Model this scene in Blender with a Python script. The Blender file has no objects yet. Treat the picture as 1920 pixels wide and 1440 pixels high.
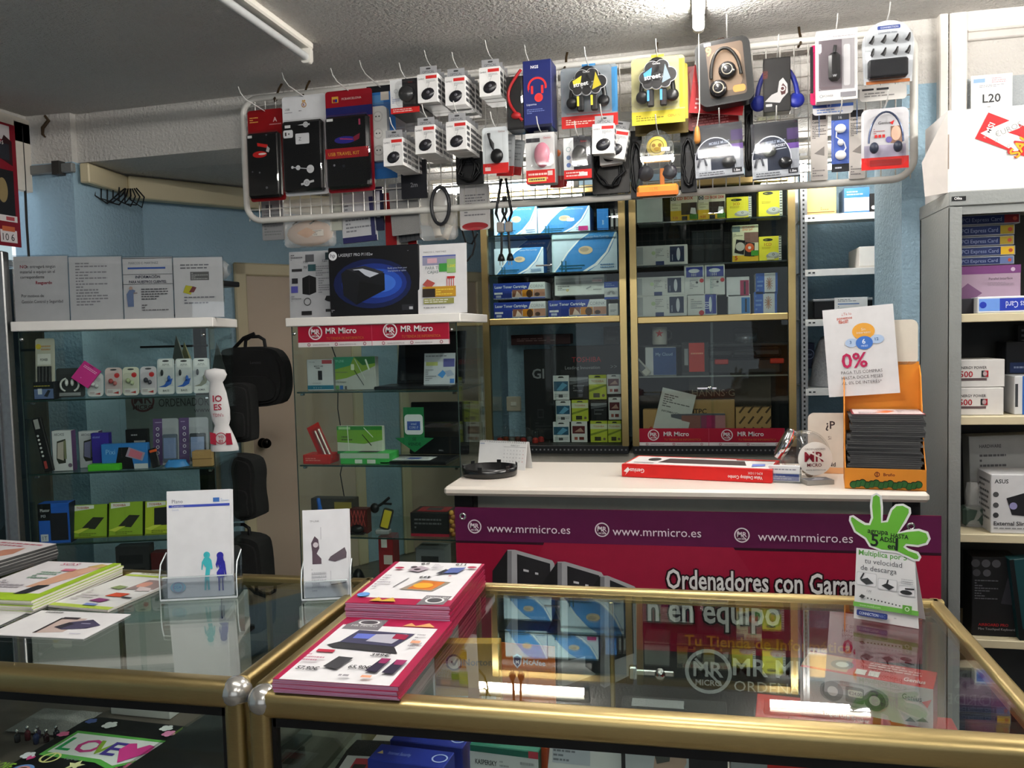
import bpy, math, random
from math import sin, cos, pi, radians, tan, atan2, sqrt
from mathutils import Matrix, Vector
random.seed(7)
scene = bpy.context.scene
COL = scene.collection
# ---------------------------------------------------------------- camera
FPX = 1600.0
YAW, PIT, ROL, CZ = radians(12.1), radians(3.4), radians(1.49), 1.52
_R0 = Vector((cos(YAW), sin(YAW), 0))
FW = Vector((-sin(YAW)*cos(PIT), cos(YAW)*cos(PIT), -sin(PIT)))
_U0 = Vector((-sin(YAW)*sin(PIT), cos(YAW)*sin(PIT), cos(PIT)))
RT = _R0*cos(ROL) - _U0*sin(ROL)
UP = _R0*sin(ROL) + _U0*cos(ROL)
CAM = Vector((0, 0, CZ))
cd = bpy.data.cameras.new('camera')
cd.sensor_fit = 'HORIZONTAL'; cd.sensor_width = 36.0; cd.lens = FPX*36.0/1920.0
cd.clip_start = 0.02
cam = bpy.data.objects.new('camera', cd); COL.objects.link(cam)
mw = Matrix((RT, UP, -FW)).transposed().to_4x4(); mw.translation = CAM
cam.matrix_world = mw
scene.camera = cam
# ---------------------------------------------------------------- world, colour
w = bpy.data.worlds.new('daylight'); scene.world = w; w.use_nodes = True
bg = w.node_tree.nodes['Background']
bg.inputs['Color'].default_value = (0.86, 0.93, 1.0, 1); bg.inputs['Strength'].default_value = 0.5
scene.view_settings.view_transform = 'Standard'
scene.view_settings.look = 'None'
scene.view_settings.gamma = 1.0
scene.view_settings.use_curve_mapping = False
scene.view_settings.exposure = 1.2
scene.cycles.transparent_max_bounces = 32
scene.cycles.max_bounces = 10
scene.cycles.sample_clamp_indirect = 6.0
scene.cycles.caustics_reflective = False
scene.cycles.caustics_refractive = False
TUBE_STRENGTH = 62.0
# ---------------------------------------------------------------- pixel to place
def ray(x, y): return FW + RT*((x-960)/FPX) + UP*((720-y)/FPX)
def onpl(x, y, O, n):
    v = ray(x, y); return CAM + v*((Vector(O)-CAM).dot(n)/v.dot(n))
def onZ(x, y, z): return onpl(x, y, (0, 0, z), Vector((0, 0, 1)))
def onY(x, y, Y): return onpl(x, y, (0, Y, 0), Vector((0, 1, 0)))
class Fr:
    """A vertical reference plane in the room: origin, heading of its u axis."""
    def __init__(s, O, yaw=0.0):
        s.O = Vector((O[0], O[1], 0)); s.yaw = radians(yaw)
        s.u = Vector((cos(s.yaw), sin(s.yaw), 0)); s.n = Vector((sin(s.yaw), -cos(s.yaw), 0))
    def uz(s, x, y, back=0.0):
        P = onpl(x, y, s.O - s.n*back, s.n); return (P - s.O).dot(s.u), P.z
    def at(s, u, z, back=0.0):
        return s.O + s.u*u - s.n*back + Vector((0, 0, z))
    def box(s, x0, x1, y0, y1, back=0.0):
        ym, xm = (y0+y1)/2, (x0+x1)/2
        u0, u1 = s.uz(x0, ym, back)[0], s.uz(x1, ym, back)[0]
        z1, z0 = s.uz(xm, y0, back)[1], s.uz(xm, y1, back)[1]
        return u0, u1, z0, z1
# ---------------------------------------------------------------- materials
_mats = {}
def lin(h):
    c = [int(h[i:i+2], 16)/255 for i in (0, 2, 4)]
    return tuple(x/12.92 if x <= .04045 else ((x+.055)/1.055)**2.4 for x in c) + (1,)
def _new(name):
    m = bpy.data.materials.new(name); m.use_nodes = True
    nt = m.node_tree; return m, nt, nt.nodes['Principled BSDF']
def _noise(nt, scale, detail=3, vec=None, rough=.5):
    n = nt.nodes.new('ShaderNodeTexNoise'); n.inputs['Scale'].default_value = scale
    n.inputs['Detail'].default_value = detail; n.inputs['Roughness'].default_value = rough
    tc = nt.nodes.new('ShaderNodeTexCoord')
    if vec:
        mp = nt.nodes.new('ShaderNodeMapping'); mp.inputs['Scale'].default_value = vec
        nt.links.new(tc.outputs['Object'], mp.inputs['Vector']); nt.links.new(mp.outputs['Vector'], n.inputs['Vector'])
    else: nt.links.new(tc.outputs['Object'], n.inputs['Vector'])
    return n
def _bump(nt, b, src, strength, dist):
    bp = nt.nodes.new('ShaderNodeBump'); bp.inputs['Strength'].default_value = strength; bp.inputs['Distance'].default_value = dist
    nt.links.new(src, bp.inputs['Height']); nt.links.new(bp.outputs['Normal'], b.inputs['Normal'])
def _mix(nt, b, fac, c1, c2, lo=.3, hi=.7):
    r = nt.nodes.new('ShaderNodeValToRGB'); r.color_ramp.elements[0].color = c1; r.color_ramp.elements[1].color = c2
    r.color_ramp.elements[0].position = lo; r.color_ramp.elements[1].position = hi
    nt.links.new(fac, r.inputs['Fac']); nt.links.new(r.outputs['Color'], b.inputs['Base Color'])
def _dark(c, k): return tuple(x*k for x in c[:3]) + (1,)
def M(key, rough=.5, metal=0.0):
    k = (key, rough, metal)
    if k in _mats: return _mats[k]
    if key in SPECIAL: m = SPECIAL[key]()
    else:
        m, nt, b = _new('colour_'+key)
        c = lin(key)
        n = _noise(nt, 25, 2); _mix(nt, b, n.outputs['Fac'], _dark(c, .93), c)
        b.inputs['Roughness'].default_value = rough; b.inputs['Metallic'].default_value = metal; b.inputs['Specular IOR Level'].default_value = .5 if rough < .3 else .25
    _mats[k] = m; return m
def plaster(name, hexc, scale, strength, rough=.85, blotch=.94, bd=.012):
    def f():
        m, nt, b = _new(name); c = lin(hexc)
        n = _noise(nt, scale, 4); n2 = _noise(nt, 1.7, 3)
        _mix(nt, b, n2.outputs['Fac'], _dark(c, blotch), c)
        _bump(nt, b, n.outputs['Fac'], strength, bd); b.inputs['Roughness'].default_value = rough; return m
    return f
def pane(name, tint, gloss=.0, rough=0.0, boost=1.0, f0=.045):
    """clear sheet: see-through with a mirror reflection that grows at grazing angles"""
    def f():
        m = bpy.data.materials.new(name); m.use_nodes = True; nt = m.node_tree; nt.nodes.clear()
        o = nt.nodes.new('ShaderNodeOutputMaterial'); t = nt.nodes.new('ShaderNodeBsdfTransparent'); g = nt.nodes.new('ShaderNodeBsdfGlossy')
        t.inputs['Color'].default_value = tint; g.inputs['Roughness'].default_value = rough
        lw = nt.nodes.new('ShaderNodeLayerWeight'); lw.inputs['Blend'].default_value = .5
        pw = nt.nodes.new('ShaderNodeMath'); pw.operation = 'POWER'; pw.inputs[1].default_value = 5.0
        ml = nt.nodes.new('ShaderNodeMath'); ml.operation = 'MULTIPLY_ADD'; ml.inputs[1].default_value = .95*boost; ml.inputs[2].default_value = f0
        mx = nt.nodes.new('ShaderNodeMixShader')
        nt.links.new(lw.outputs['Facing'], pw.inputs[0]); nt.links.new(pw.outputs[0], ml.inputs[0]); nt.links.new(ml.outputs[0], mx.inputs['Fac'])
        nt.links.new(t.outputs[0], mx.inputs[1]); nt.links.new(g.outputs[0], mx.inputs[2]); nt.links.new(mx.outputs[0], o.inputs['Surface'])
        return m
    return f
def film(name, col, amount):
    """milky plastic film"""
    def f():
        m = bpy.data.materials.new(name); m.use_nodes = True; nt = m.node_tree; nt.nodes.clear()
        o = nt.nodes.new('ShaderNodeOutputMaterial'); t = nt.nodes.new('ShaderNodeBsdfTransparent'); p = nt.nodes.new('ShaderNodeBsdfPrincipled')
        p.inputs['Base Color'].default_value = lin(col); p.inputs['Roughness'].default_value = .18
        n = _noise(nt, 40, 3); _bump(nt, p, n.outputs['Fac'], .5, .01)
        mx = nt.nodes.new('ShaderNodeMixShader'); mx.inputs['Fac'].default_value = amount
        nt.links.new(t.outputs[0], mx.inputs[1]); nt.links.new(p.outputs[0], mx.inputs[2]); nt.links.new(mx.outputs[0], o.inputs['Surface'])
        return m
    return f
def metal(name, hexc, rough, stretch=None):
    def f():
        m, nt, b = _new(name); c = lin(hexc)
        n = _noise(nt, 60, 3, stretch); _mix(nt, b, n.outputs['Fac'], _dark(c, .85), c)
        b.inputs['Metallic'].default_value = 1; b.inputs['Roughness'].default_value = rough; return m
    return f
def fabric(name, hexc, scale=350, rough=.9):
    def f():
        m, nt, b = _new(name); c = lin(hexc); n = _noise(nt, scale, 2)
        _mix(nt, b, n.outputs['Fac'], _dark(c, .7), c); _bump(nt, b, n.outputs['Fac'], .4, .003); b.inputs['Roughness'].default_value = rough; return m
    return f
def emit(name, col, s):
    def f():
        m = bpy.data.materials.new(name); m.use_nodes = True; nt = m.node_tree; nt.nodes.clear()
        o = nt.nodes.new('ShaderNodeOutputMaterial'); e = nt.nodes.new('ShaderNodeEmission')
        e.inputs['Color'].default_value = col; e.inputs['Strength'].default_value = s
        nt.links.new(e.outputs[0], o.inputs['Surface']); return m
    return f
def floor_tiles():
    m, nt, b = _new('terrazzo_tiles')
    br = nt.nodes.new('ShaderNodeTexBrick'); br.offset = 0; br.inputs['Scale'].default_value = 1.0
    br.inputs['Brick Width'].default_value = .4; br.inputs['Row Height'].default_value = .4; br.inputs['Mortar Size'].default_value = .004
    br.inputs['Color1'].default_value = lin('6b665f'); br.inputs['Color2'].default_value = lin('625d57'); br.inputs['Mortar'].default_value = lin('3a3836')
    tc = nt.nodes.new('ShaderNodeTexCoord'); nt.links.new(tc.outputs['Object'], br.inputs['Vector'])
    nt.links.new(br.outputs['Color'], b.inputs['Base Color']); b.inputs['Roughness'].default_value = .35; return m
def stack_edges(name, h1, h2, scale):
    def f():
        m, nt, b = _new(name); n = _noise(nt, 1.0, 2, (3, 3, scale)); _mix(nt, b, n.outputs['Fac'], lin(h1), lin(h2), .35, .65)
        b.inputs['Roughness'].default_value = .6; return m
    return f
SPECIAL = {
    'ceiling': plaster('stippled_ceiling', 'dedbd6', 75, 1.0, bd=.03), 'white_wall': plaster('rough_white_plaster', 'd4d0ca', 70, .8),
    'blue_wall': plaster('blue_plaster', 'a2c0d2', 60, .7), 'floor': floor_tiles,
    'cream': plaster('cream_paint', 'd9cba8', 12, .1, .5), 'door': plaster('beige_door_laminate', 'cdb9a4', 8, .05, .45),
    'glass': pane('clear_glass', (.93, .97, .95, 1), f0=.02, boost=.8), 'topglass': pane('counter_glass', (.90, .94, .92, 1), boost=1.5, f0=.055),
    'dimglass': pane('smoky_glass', (.70, .76, .76, 1), f0=.05),
    'softclear': pane('satin_plastic', (.96, .96, .96, 1), rough=.2, f0=.05, boost=.5),
    'clear': pane('clear_plastic', (.97, .97, .97, 1), rough=.05, f0=.045, boost=.8), 'acrylic': pane('acrylic', (.84, .87, .89, 1), rough=.02, f0=.12),
    'film': film('milky_film', 'e8e6e2', .30), 'bag': film('clear_bag_film', 'dcd4c8', .45),
    'gold': metal('gold_anodised_aluminium', 'bfa974', .32, (1, 1, 60)), 'goldbar': metal('gold_anodised_bar', 'bfa974', .36, (1, 60, 60)),
    'chrome': metal('chrome', 'd8d8d8', .12), 'steel': metal('galvanised_steel', '9a9c9e', .42), 'alu': metal('aluminium', 'a5a5a5', .4),
    'black_fabric': fabric('black_nylon', '0b0b0c'), 'grey_fabric': fabric('grey_cloth', '8d8c8a'), 'silver_fabric': fabric('silver_cover', 'a9aaac', 120, .4),
    'card': plaster('corrugated_cardboard', 'b08a58', 40, .15, .8), 'board': plaster('white_laminate', 'e9e5df', 6, .05, .4),
    'desk': plaster('cream_laminate', 'd9d0c5', 6, .05, .35), 'greysteel': plaster('grey_painted_steel', '7f8281', 90, .12, .5), 'cream_shelf': plaster('cream_shelf_board', 'cbbf9f', 20, .05, .5),
    'dimtube': emit('lit_back_room_tube', (1, .95, .88, 1), TUBE_STRENGTH*.6),
    'righttube': emit('lit_right_tube', (1, .97, .92, 1), TUBE_STRENGTH*1.6),
    'tube': emit('lit_fluorescent_tube', (1, .97, .92, 1), TUBE_STRENGTH), 'frost': plaster('frosted_pane', 'b9bfc2', 160, .6, .25),
    'pagepink': stack_edges('pink_page_edges', 'a0678a', 'd3a6bf', 900), 'pagewhite': stack_edges('white_page_edges', 'b5b0a6', 'e8e4dc', 700),
    'pagedark': stack_edges('dark_page_edges', '17181b', '4c4c4c', 900),
}
# ---------------------------------------------------------------- text outlines (cached)
_txt = {}
def text_mesh(s, bold):
    k = (s, bold)
    if k not in _txt:
        cu = bpy.data.curves.new('lettering', 'FONT'); cu.body = s; cu.size = 1.0; cu.resolution_u = 2
        cu.offset = .018 if bold else 0.0; cu.fill_mode = 'FRONT'
        ob = bpy.data.objects.new('lettering', cu)
        me = bpy.data.meshes.new_from_object(ob)
        vs = [(v.co.x, v.co.y) for v in me.vertices]; fs = [tuple(p.vertices) for p in me.polygons]
        bpy.data.objects.remove(ob); bpy.data.meshes.remove(me); bpy.data.curves.remove(cu)
        if vs:
            x0 = min(v[0] for v in vs); x1 = max(v[0] for v in vs)
        else: x0 = x1 = 0
        _txt[k] = ([(a-x0, b) for a, b in vs], fs, max(x1-x0, 1e-4))
    return _txt[k]
# ---------------------------------------------------------------- mesh builder
class MB:
    def __init__(s): s.v = []; s.f = []; s.m = []; s.sm = []; s.mats = []; s.X = Matrix(); s.F = Matrix(); s.W = s.H = 1.0; s.k = 0; s.eps = .00025
    def mi(s, mat):
        if isinstance(mat, str): mat = M(mat)
        if mat not in s.mats: s.mats.append(mat)
        return s.mats.index(mat)
    def add(s, vs, fs, mat, smooth=False, X=None):
        X = s.X if X is None else s.X @ X
        o = len(s.v); s.v += [X @ Vector(p) for p in vs]; i = s.mi(mat)
        for f in fs: s.f.append([o+j for j in f]); s.m.append(i); s.sm.append(smooth)
    def box(s, x0, y0, z0, x1, y1, z1, mat, c=0.0):
        if c <= 0:
            s.add([(x0, y0, z0), (x1, y0, z0), (x1, y1, z0), (x0, y1, z0), (x0, y0, z1), (x1, y0, z1), (x1, y1, z1), (x0, y1, z1)],
                  [(3, 2, 1, 0), (4, 5, 6, 7), (0, 1, 5, 4), (1, 2, 6, 5), (2, 3, 7, 6), (3, 0, 4, 7)], mat); return
        c = min(c, abs(x1-x0)*.45, abs(y1-y0)*.45, abs(z1-z0)*.45)
        vs = []; ix = {}
        for a, xs in ((0, (x0, x0+c)), (1, (x1, x1-c))):
            for b, ys in ((0, (y0, y0+c)), (1, (y1, y1-c))):
                for d, zs in ((0, (z0, z0+c)), (1, (z1, z1-c))):
                    for ax in range(3):
                        p = [xs[1], ys[1], zs[1]]; p[ax] = (xs, ys, zs)[ax][0]
                        ix[a, b, d, ax] = len(vs); vs.append(tuple(p))
        fs = []
        for a in (0, 1):
            q = [ix[a, 0, 0, 0], ix[a, 1, 0, 0], ix[a, 1, 1, 0], ix[a, 0, 1, 0]]; fs.append(q if a else q[::-1])
            q = [ix[0, a, 0, 1], ix[1, a, 0, 1], ix[1, a, 1, 1], ix[0, a, 1, 1]]; fs.append(q[::-1] if a else q)
            q = [ix[0, 0, a, 2], ix[1, 0, a, 2], ix[1, 1, a, 2], ix[0, 1, a, 2]]; fs.append(q if a else q[::-1])
        for a in (0, 1):
            for b in (0, 1):
                fs.append([ix[a, b, 0, 0], ix[a, b, 1, 0], ix[a, b, 1, 1], ix[a, b, 0, 1]])
                fs.append([ix[a, 0, b, 0], ix[a, 1, b, 0], ix[a, 1, b, 2], ix[a, 0, b, 2]])
                fs.append([ix[0, a, b, 1], ix[1, a, b, 1], ix[1, a, b, 2], ix[0, a, b, 2]])
                for d in (0, 1): fs.append([ix[a, b, d, 0], ix[a, b, d, 1], ix[a, b, d, 2]])
        s.add(vs, fs, mat)
    def prism(s, poly, y0, y1, mat, smooth=False, caps=True):
        n = len(poly); vs = [(x, y0, z) for x, z in poly] + [(x, y1, z) for x, z in poly]
        fs = [[i, (i+1) % n, n+(i+1) % n, n+i] for i in range(n)]
        s.add(vs, fs, mat, smooth)
        if caps: s.add(vs, [list(range(n)), list(range(2*n-1, n-1, -1))], mat)
    def rprism(s, x0, z0, x1, z1, y0, y1, rad, mat, seg=5, caps=True):
        s.prism(rrect(x0, z0, x1, z1, rad, seg), y0, y1, mat, False, caps)
    def tube(s, pts, r, mat, seg=8, closed=False, caps=True):
        pts = [Vector(p) for p in pts]; n = len(pts); rings = []
        rr = r if isinstance(r, (list, tuple)) else [r]*n
        ref = None
        for i, p in enumerate(pts):
            a = pts[i-1] if (i > 0 or closed) else p; b = pts[(i+1) % n] if (i < n-1 or closed) else p
            t = (b-a).normalized() if (b-a).length > 1e-9 else Vector((0, 0, 1))
            if ref is None: ref = Vector((0, 0, 1)) if abs(t.z) < .9 else Vector((1, 0, 0))
            sd = t.cross(ref)
            if sd.length < 1e-6: sd = t.cross(Vector((1, .3, .2)))
            sd.normalize(); up = sd.cross(t).normalized(); ref = up
            rings.append([p + (sd*cos(2*pi*k/seg) + up*sin(2*pi*k/seg))*rr[i] for k in range(seg)])
        vs = [q for R in rings for q in R]; fs = []
        for i in range(n if closed else n-1):
            j = (i+1) % n
            for k in range(seg): fs.append([i*seg+k, i*seg+(k+1) % seg, j*seg+(k+1) % seg, j*seg+k])
        s.add(vs, fs, mat, seg > 4)
        if caps and not closed: s.add(vs, [list(range(seg))[::-1], [(n-1)*seg+k for k in range(seg)]], mat)
    def lathe(s, prof, mat, seg=20, X=None, smooth=True):
        """profile of (radius, height) turned about local z"""
        vs = []; fs = []; n = len(prof)
        for r, z in prof:
            for k in range(seg): vs.append((r*cos(2*pi*k/seg), r*sin(2*pi*k/seg), z))
        for i in range(n-1):
            for k in range(seg): fs.append([i*seg+k, i*seg+(k+1) % seg, (i+1)*seg+(k+1) % seg, (i+1)*seg+k])
        s.add(vs, fs, mat, smooth, X)
    def ell(s, c, r, mat, seg=14, X=None):
        n = seg//2; prof = [(max(sin(pi*i/n), 1e-4), -cos(pi*i/n)) for i in range(n+1)]
        s.lathe(prof, mat, seg, (X or Matrix()) @ Matrix.Translation(c) @ Matrix.Diagonal((r[0], r[1], r[2], 1)))
    # ---- printing on a face: u,v in 0..1 of the face
    def face(s, O, U, V, W, H):
        U = Vector(U).normalized(); V = Vector(V).normalized(); N = U.cross(V)
        s.F = Matrix((U, V, N)).transposed().to_4x4(); s.F.translation = Vector(O); s.W = W; s.H = H; s.k = 0; return s
    def front(s, x0, z0, x1, z1, y=0.0): return s.face((x0, y, z0), (1, 0, 0), (0, 0, 1), x1-x0, z1-z0)
    def pl(s, pts, mat, fs=None):
        s.k += 1; e = s.eps*s.k
        s.add([s.F @ Vector((x, y, e)) for x, y in pts], fs or [list(range(len(pts)))], mat)
    def art(s, L):
        W, H = s.W, s.H
        for t in L:
            c = t[0]
            if c == 'r': _, a, b, d, e, col = t; s.pl([(a*W, b*H), (d*W, b*H), (d*W, e*H), (a*W, e*H)], col)
            elif c == 'p': s.pl([(u*W, v*H) for u, v in t[1]], t[2])
            elif c in 'de':
                u, v, r1, r2 = t[1]*W, t[2]*H, t[3]*(H if c == 'd' else W), (t[3] if c == 'd' else t[4])*H
                s.pl([(u+r1*cos(2*pi*i/24), v+r2*sin(2*pi*i/24)) for i in range(24)], t[4] if c == 'd' else t[5])
            elif c == 'o':
                u, v, r1, r2 = t[1]*W, t[2]*H, t[3]*H, (t[3]-t[4])*H; n = 28
                s.pl([(u+q*cos(2*pi*i/n), v+q*sin(2*pi*i/n)) for q in (r1, r2) for i in range(n)], t[5], [[i, (i+1) % n, n+(i+1) % n, n+i] for i in range(n)])
            elif c == 'l':
                _, a, b, d, e, th, col = t; p, q = Vector((a*W, b*H)), Vector((d*W, e*H)); dr = (q-p).normalized(); nn = Vector((-dr.y, dr.x))*th*H/2
                s.pl([tuple(p-nn), tuple(q-nn), tuple(q+nn), tuple(p+nn)], col)
            elif c in 'tTcC':   # t left aligned, c centred; capital = bold ; (c, text, u, v, height, colour[, maxwidth[, angle]])
                vs, fs, wd = text_mesh(t[1], c in 'TC'); h = t[4]*H/.73; sx = h
                if len(t) > 6 and t[6] and wd*h > t[6]*W: sx = t[6]*W/wd
                an = radians(t[7]) if len(t) > 7 else 0; ox = -wd*sx/2 if c in 'cC' else 0
                ca, sa = cos(an), sin(an); pts = []
                for a, b in vs:
                    x, y = a*sx+ox, b*h; pts.append((t[2]*W + x*ca-y*sa, t[3]*H + x*sa+y*ca))
                if fs: s.pl(pts, t[5], fs)
            elif c == 'w':      # lines of small print
                _, a, b, d, e, n, col = t; rnd = random.Random(n*77+int(a*100)); vs = []; fs = []
                for i in range(n):
                    y = e - (i+.5)*(e-b)/n; hh = (e-b)/n*.22; x = a
                    while x < d:
                        L2 = (d-a)*rnd.uniform(.06, .17); x2 = min(x+L2, d)
                        o = len(vs); vs += [(x*W, (y-hh)*H), (x2*W, (y-hh)*H), (x2*W, (y+hh)*H), (x*W, (y+hh)*H)]; fs.append([o, o+1, o+2, o+3]); x = x2+(d-a)*.025
                        if rnd.random() < .12: break
                s.pl(vs, col, fs)
            elif c == 'logo':
                _, u, v, r, col = t; Wn = r*H/W
                s.art([('o', u, v, r, r*.16, col), ('C', 'MR', u, v-r*.22, r*.68, col, 1.5*Wn), ('l', u-.55*Wn, v+.55*r, u+.55*Wn, v-.6*r, r*.1, col), ('C', 'MICRO', u, v-r*.62, r*.26, col, 1.15*Wn)])
        return s
    def build(s, name, parent=None, loc=None, rz=0.0, rot=None):
        me = bpy.data.meshes.new(name); me.from_pydata([tuple(v) for v in s.v], [], s.f)
        for m in s.mats: me.materials.append(m)
        me.polygons.foreach_set('material_index', s.m); me.polygons.foreach_set('use_smooth', s.sm); me.update()
        o = bpy.data.objects.new(name, me); COL.objects.link(o)
        if parent: o.parent = parent
        if loc is not None: o.location = loc
        if rot is not None: o.rotation_euler = rot
        elif rz: o.rotation_euler = (0, 0, rz)
        return o
def rrect(x0, z0, x1, z1, r, seg=5):
    r = min(r, (x1-x0)*.49, (z1-z0)*.49); P = []
    for cx, cz, a in ((x1-r, z0+r, -90), (x1-r, z1-r, 0), (x0+r, z1-r, 90), (x0+r, z0+r, 180)):
        for i in range(seg+1):
            t = radians(a+90*i/seg); P.append((cx+r*cos(t), cz+r*sin(t)))
    return P
def soften(P, n=2):
    for _ in range(n): P = [(a[0]*k+b[0]*(1-k), a[1]*k+b[1]*(1-k)) for a, b in zip(P, P[1:]+P[:1]) for k in (.75, .25)]
    return P
def tag(o, label, cat, group=None, kind=None):
    o['label'] = label; o['category'] = cat
    if group: o['group'] = group
    if kind: o['kind'] = kind
    return o
def thing(name, label, cat, loc=(0, 0, 0), rz=0.0, group=None, rot=None):
    o = bpy.data.objects.new(name, None); o.empty_display_size = .05; COL.objects.link(o); o.location = loc
    o.rotation_euler = rot if rot else (0, 0, rz)
    return tag(o, label, cat, group)
def struct(name, mb, loc=None, rz=0.0):
    o = mb.build(name, None, loc, rz); o['kind'] = 'structure'; return o
def dup(o, loc, label=None, rot=None, group=None):
    c = o.copy(); COL.objects.link(c); c.location = loc
    if rot is not None: c.rotation_euler = rot
    if label: c['label'] = label
    if group: c['group'] = group
    for ch in o.children:
        k = ch.copy(); COL.objects.link(k); k.parent = c; k.matrix_parent_inverse = ch.matrix_parent_inverse.copy()
        for g in ch.children:
            h = g.copy(); COL.objects.link(h); h.parent = k
    return c
# a printed carton standing with its front face on the frame's plane
def carton(name, label, cat, fr, px, d, col, art=(), back=0.0, group=None, zb=None, side=None, top=None, c=.002, tilt=0.0, lean=0.0, parts=None, topart=None, yawd=0.0, rough=.5, zmax=None):
    u0, u1, z0, z1 = fr.box(*px, back)
    if zb is not None: z0 = zb+.0008
    if zmax: z1 = min(z1, zmax)
    w, h = u1-u0, z1-z0; z0 += d*abs(sin(radians(lean)))+w/2*abs(sin(radians(tilt)))
    mb = MB(); mb.box(-w/2, 0, 0, w/2, d, h, M(col, rough) if isinstance(col, str) and col not in SPECIAL else col, c)
    if art: mb.front(-w/2, 0, w/2, h).art(art)
    if side:
        mb.face((w/2, 0, 0), (0, 1, 0), (0, 0, 1), d, h).art(side)
        mb.face((-w/2, d, 0), (0, -1, 0), (0, 0, 1), d, h).art(side)
    if topart: mb.face((-w/2, 0, h), (1, 0, 0), (0, 1, 0), w, d).art(topart)
    loc = fr.at((u0+u1)/2, z0, back)
    rot = (radians(lean), radians(tilt), fr.yaw+radians(yawd))
    if parts:
        t = thing(name, label, cat, loc, group=group, rot=rot); mb.build('carton', t)
        for n, f in parts: p = MB(); f(p, w, h, d); p.build(n, t)
        return t
    o = mb.build(name, None, loc, rot=rot); return tag(o, label, cat, group)
# ================================================================ THE ROOM
CEIL, SOFF = 2.645, 2.41
def wallquad(name, p, q, z0, z1, mat, th=.08, z1mat=None):
    """wall slab from plan point p to q, its face on the p-q line, thickness behind"""
    p, q = Vector((p[0], p[1], 0)), Vector((q[0], q[1], 0)); L = (q-p).length; a = atan2(q.y-p.y, q.x-p.x)
    mb = MB(); mb.box(0, 0, z0, L, th, z1, mat); return struct(name, mb, p, a)
mb = MB(); mb.box(-3.4, -2.6, -.1, 2.5, 7.2, 0, 'floor'); struct('floor', mb)
mb = MB(); mb.box(-3.4, -2.6, CEIL, 2.5, 3.75, CEIL+.1, 'ceiling'); struct('ceiling', mb)
mb = MB(); mb.box(-3.4, 3.76, SOFF+.003, 2.5, 7.2, SOFF+.1, 'ceiling'); struct('ceiling_back', mb)
wallquad('wall_beam', (-2.98, 3.72), (.86, 3.50), SOFF, CEIL, 'white_wall', .3)
# left side: plain wall, pillar, short return, long slanted wall with the doors
mb = MB(); mb.box(-3.3, -2.6, 0, -3.2, 3.69, 1.9, 'blue_wall'); mb.box(-3.3, 3.2, 2.6, -3.2, 3.69, CEIL, 'white_wall'); mb.box(-3.3, -2.6, 1.9, -3.2, 3.2, CEIL, 'white_wall'); struct('wall_left', mb)
mb = MB(); mb.box(-3.3, 3.68, 0, -2.95, 4.3, SOFF, 'blue_wall'); mb.box(-3.3, 3.68, SOFF, -2.95, 4.3, CEIL, 'white_wall'); struct('wall_pillar_left', mb)
wallquad('wall_recess', (-2.96, 3.9), (-3.0, 4.14), 0, SOFF, 'blue_wall', .1)
WS0, WS1 = Vector((-3.01, 4.12, 0)), Vector((-1.30, 6.62, 0))
wallquad('wall_slanted', WS0, WS1, 0, SOFF, 'blue_wall')
FS = Fr(WS0, math.degrees(atan2((WS1-WS0).y, (WS1-WS0).x)))
wallquad('wall_back', (-1.1, 5.02), (1.4, 5.02), 0, SOFF, 'blue_wall')
wallquad('wall_back_corner', (-1.35, 6.6), (-1.1, 5.06), 0, SOFF, 'blue_wall', .05)
mb = MB(); mb.box(.775, 3.5, 0, 2.4, 4.0, SOFF, 'blue_wall'); mb.box(.845, 3.5, SOFF, 2.4, 4.0, CEIL, 'white_wall'); struct('wall_pillar_right', mb)
mb = MB(); mb.box(1.15, 4.0, 0, 1.25, 5.05, SOFF, 'blue_wall'); struct('wall_alcove', mb)
mb = MB(); mb.box(2.3, -2.6, 0, 2.4, 3.5, 1.9, M('4a4c4e', .8)); mb.box(2.3, -2.6, 1.9, 2.4, 3.5, CEIL, M('77756f', .8)); struct('wall_right', mb)
mb = MB(); mb.box(-3.3, -2.7, 0, -1.6, -2.6, CEIL, M('4a4c4e', .8)); mb.box(1.4, -2.7, 0, 2.4, -2.6, CEIL, M('4a4c4e', .8)); mb.box(-1.6, -2.7, 2.3, 1.4, -2.6, CEIL, M('77756f', .8)); mb.box(-1.6, -2.7, 0, 1.4, -2.6, .5, M('4a4c4e', .8)); struct('wall_front', mb)
# ---- doors on the slanted wall
def door(n, x0, x1, ytop, knob=None):
    u0 = FS.uz(x0, 600)[0]; u1 = FS.uz(x1, 600)[0]; h = 1.98
    t = bpy.data.objects.new('door_%d' % n, None); COL.objects.link(t); t['kind'] = 'structure'
    t.location = FS.at(u0, 0); t.rotation_euler = (0, 0, FS.yaw); W = u1-u0
    mb = MB()
    for a, b, c2, d2 in ((0, 0, .075, h), (W-.075, 0, W, h), (0, h-.075, W, h)): mb.box(a, -.03, b, c2, .0, d2, 'cream', .008)
    mb.build('door_frame', t)
    mb = MB(); mb.box(.075, -.012, 0, W-.075, 0, h-.075, 'door'); mb.build('door_leaf', t)
    if knob:
        mb = MB(); mb.lathe([(.0, .07), (.026, .066), (.031, .05), (.026, .034), (.012, .028), (.012, .008), (.03, .006), (.03, 0)], M('141210', .25, .8), 16, Matrix.Translation((FS.uz(*knob)[0]-u0, -.012, FS.uz(*knob)[1])) @ Matrix.Rotation(pi/2, 4, 'X'))
        mb.build('door_knob', t)
door(1, 440, 672, 495, (490, 830))
door(2, 742, 905, 505)
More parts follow.
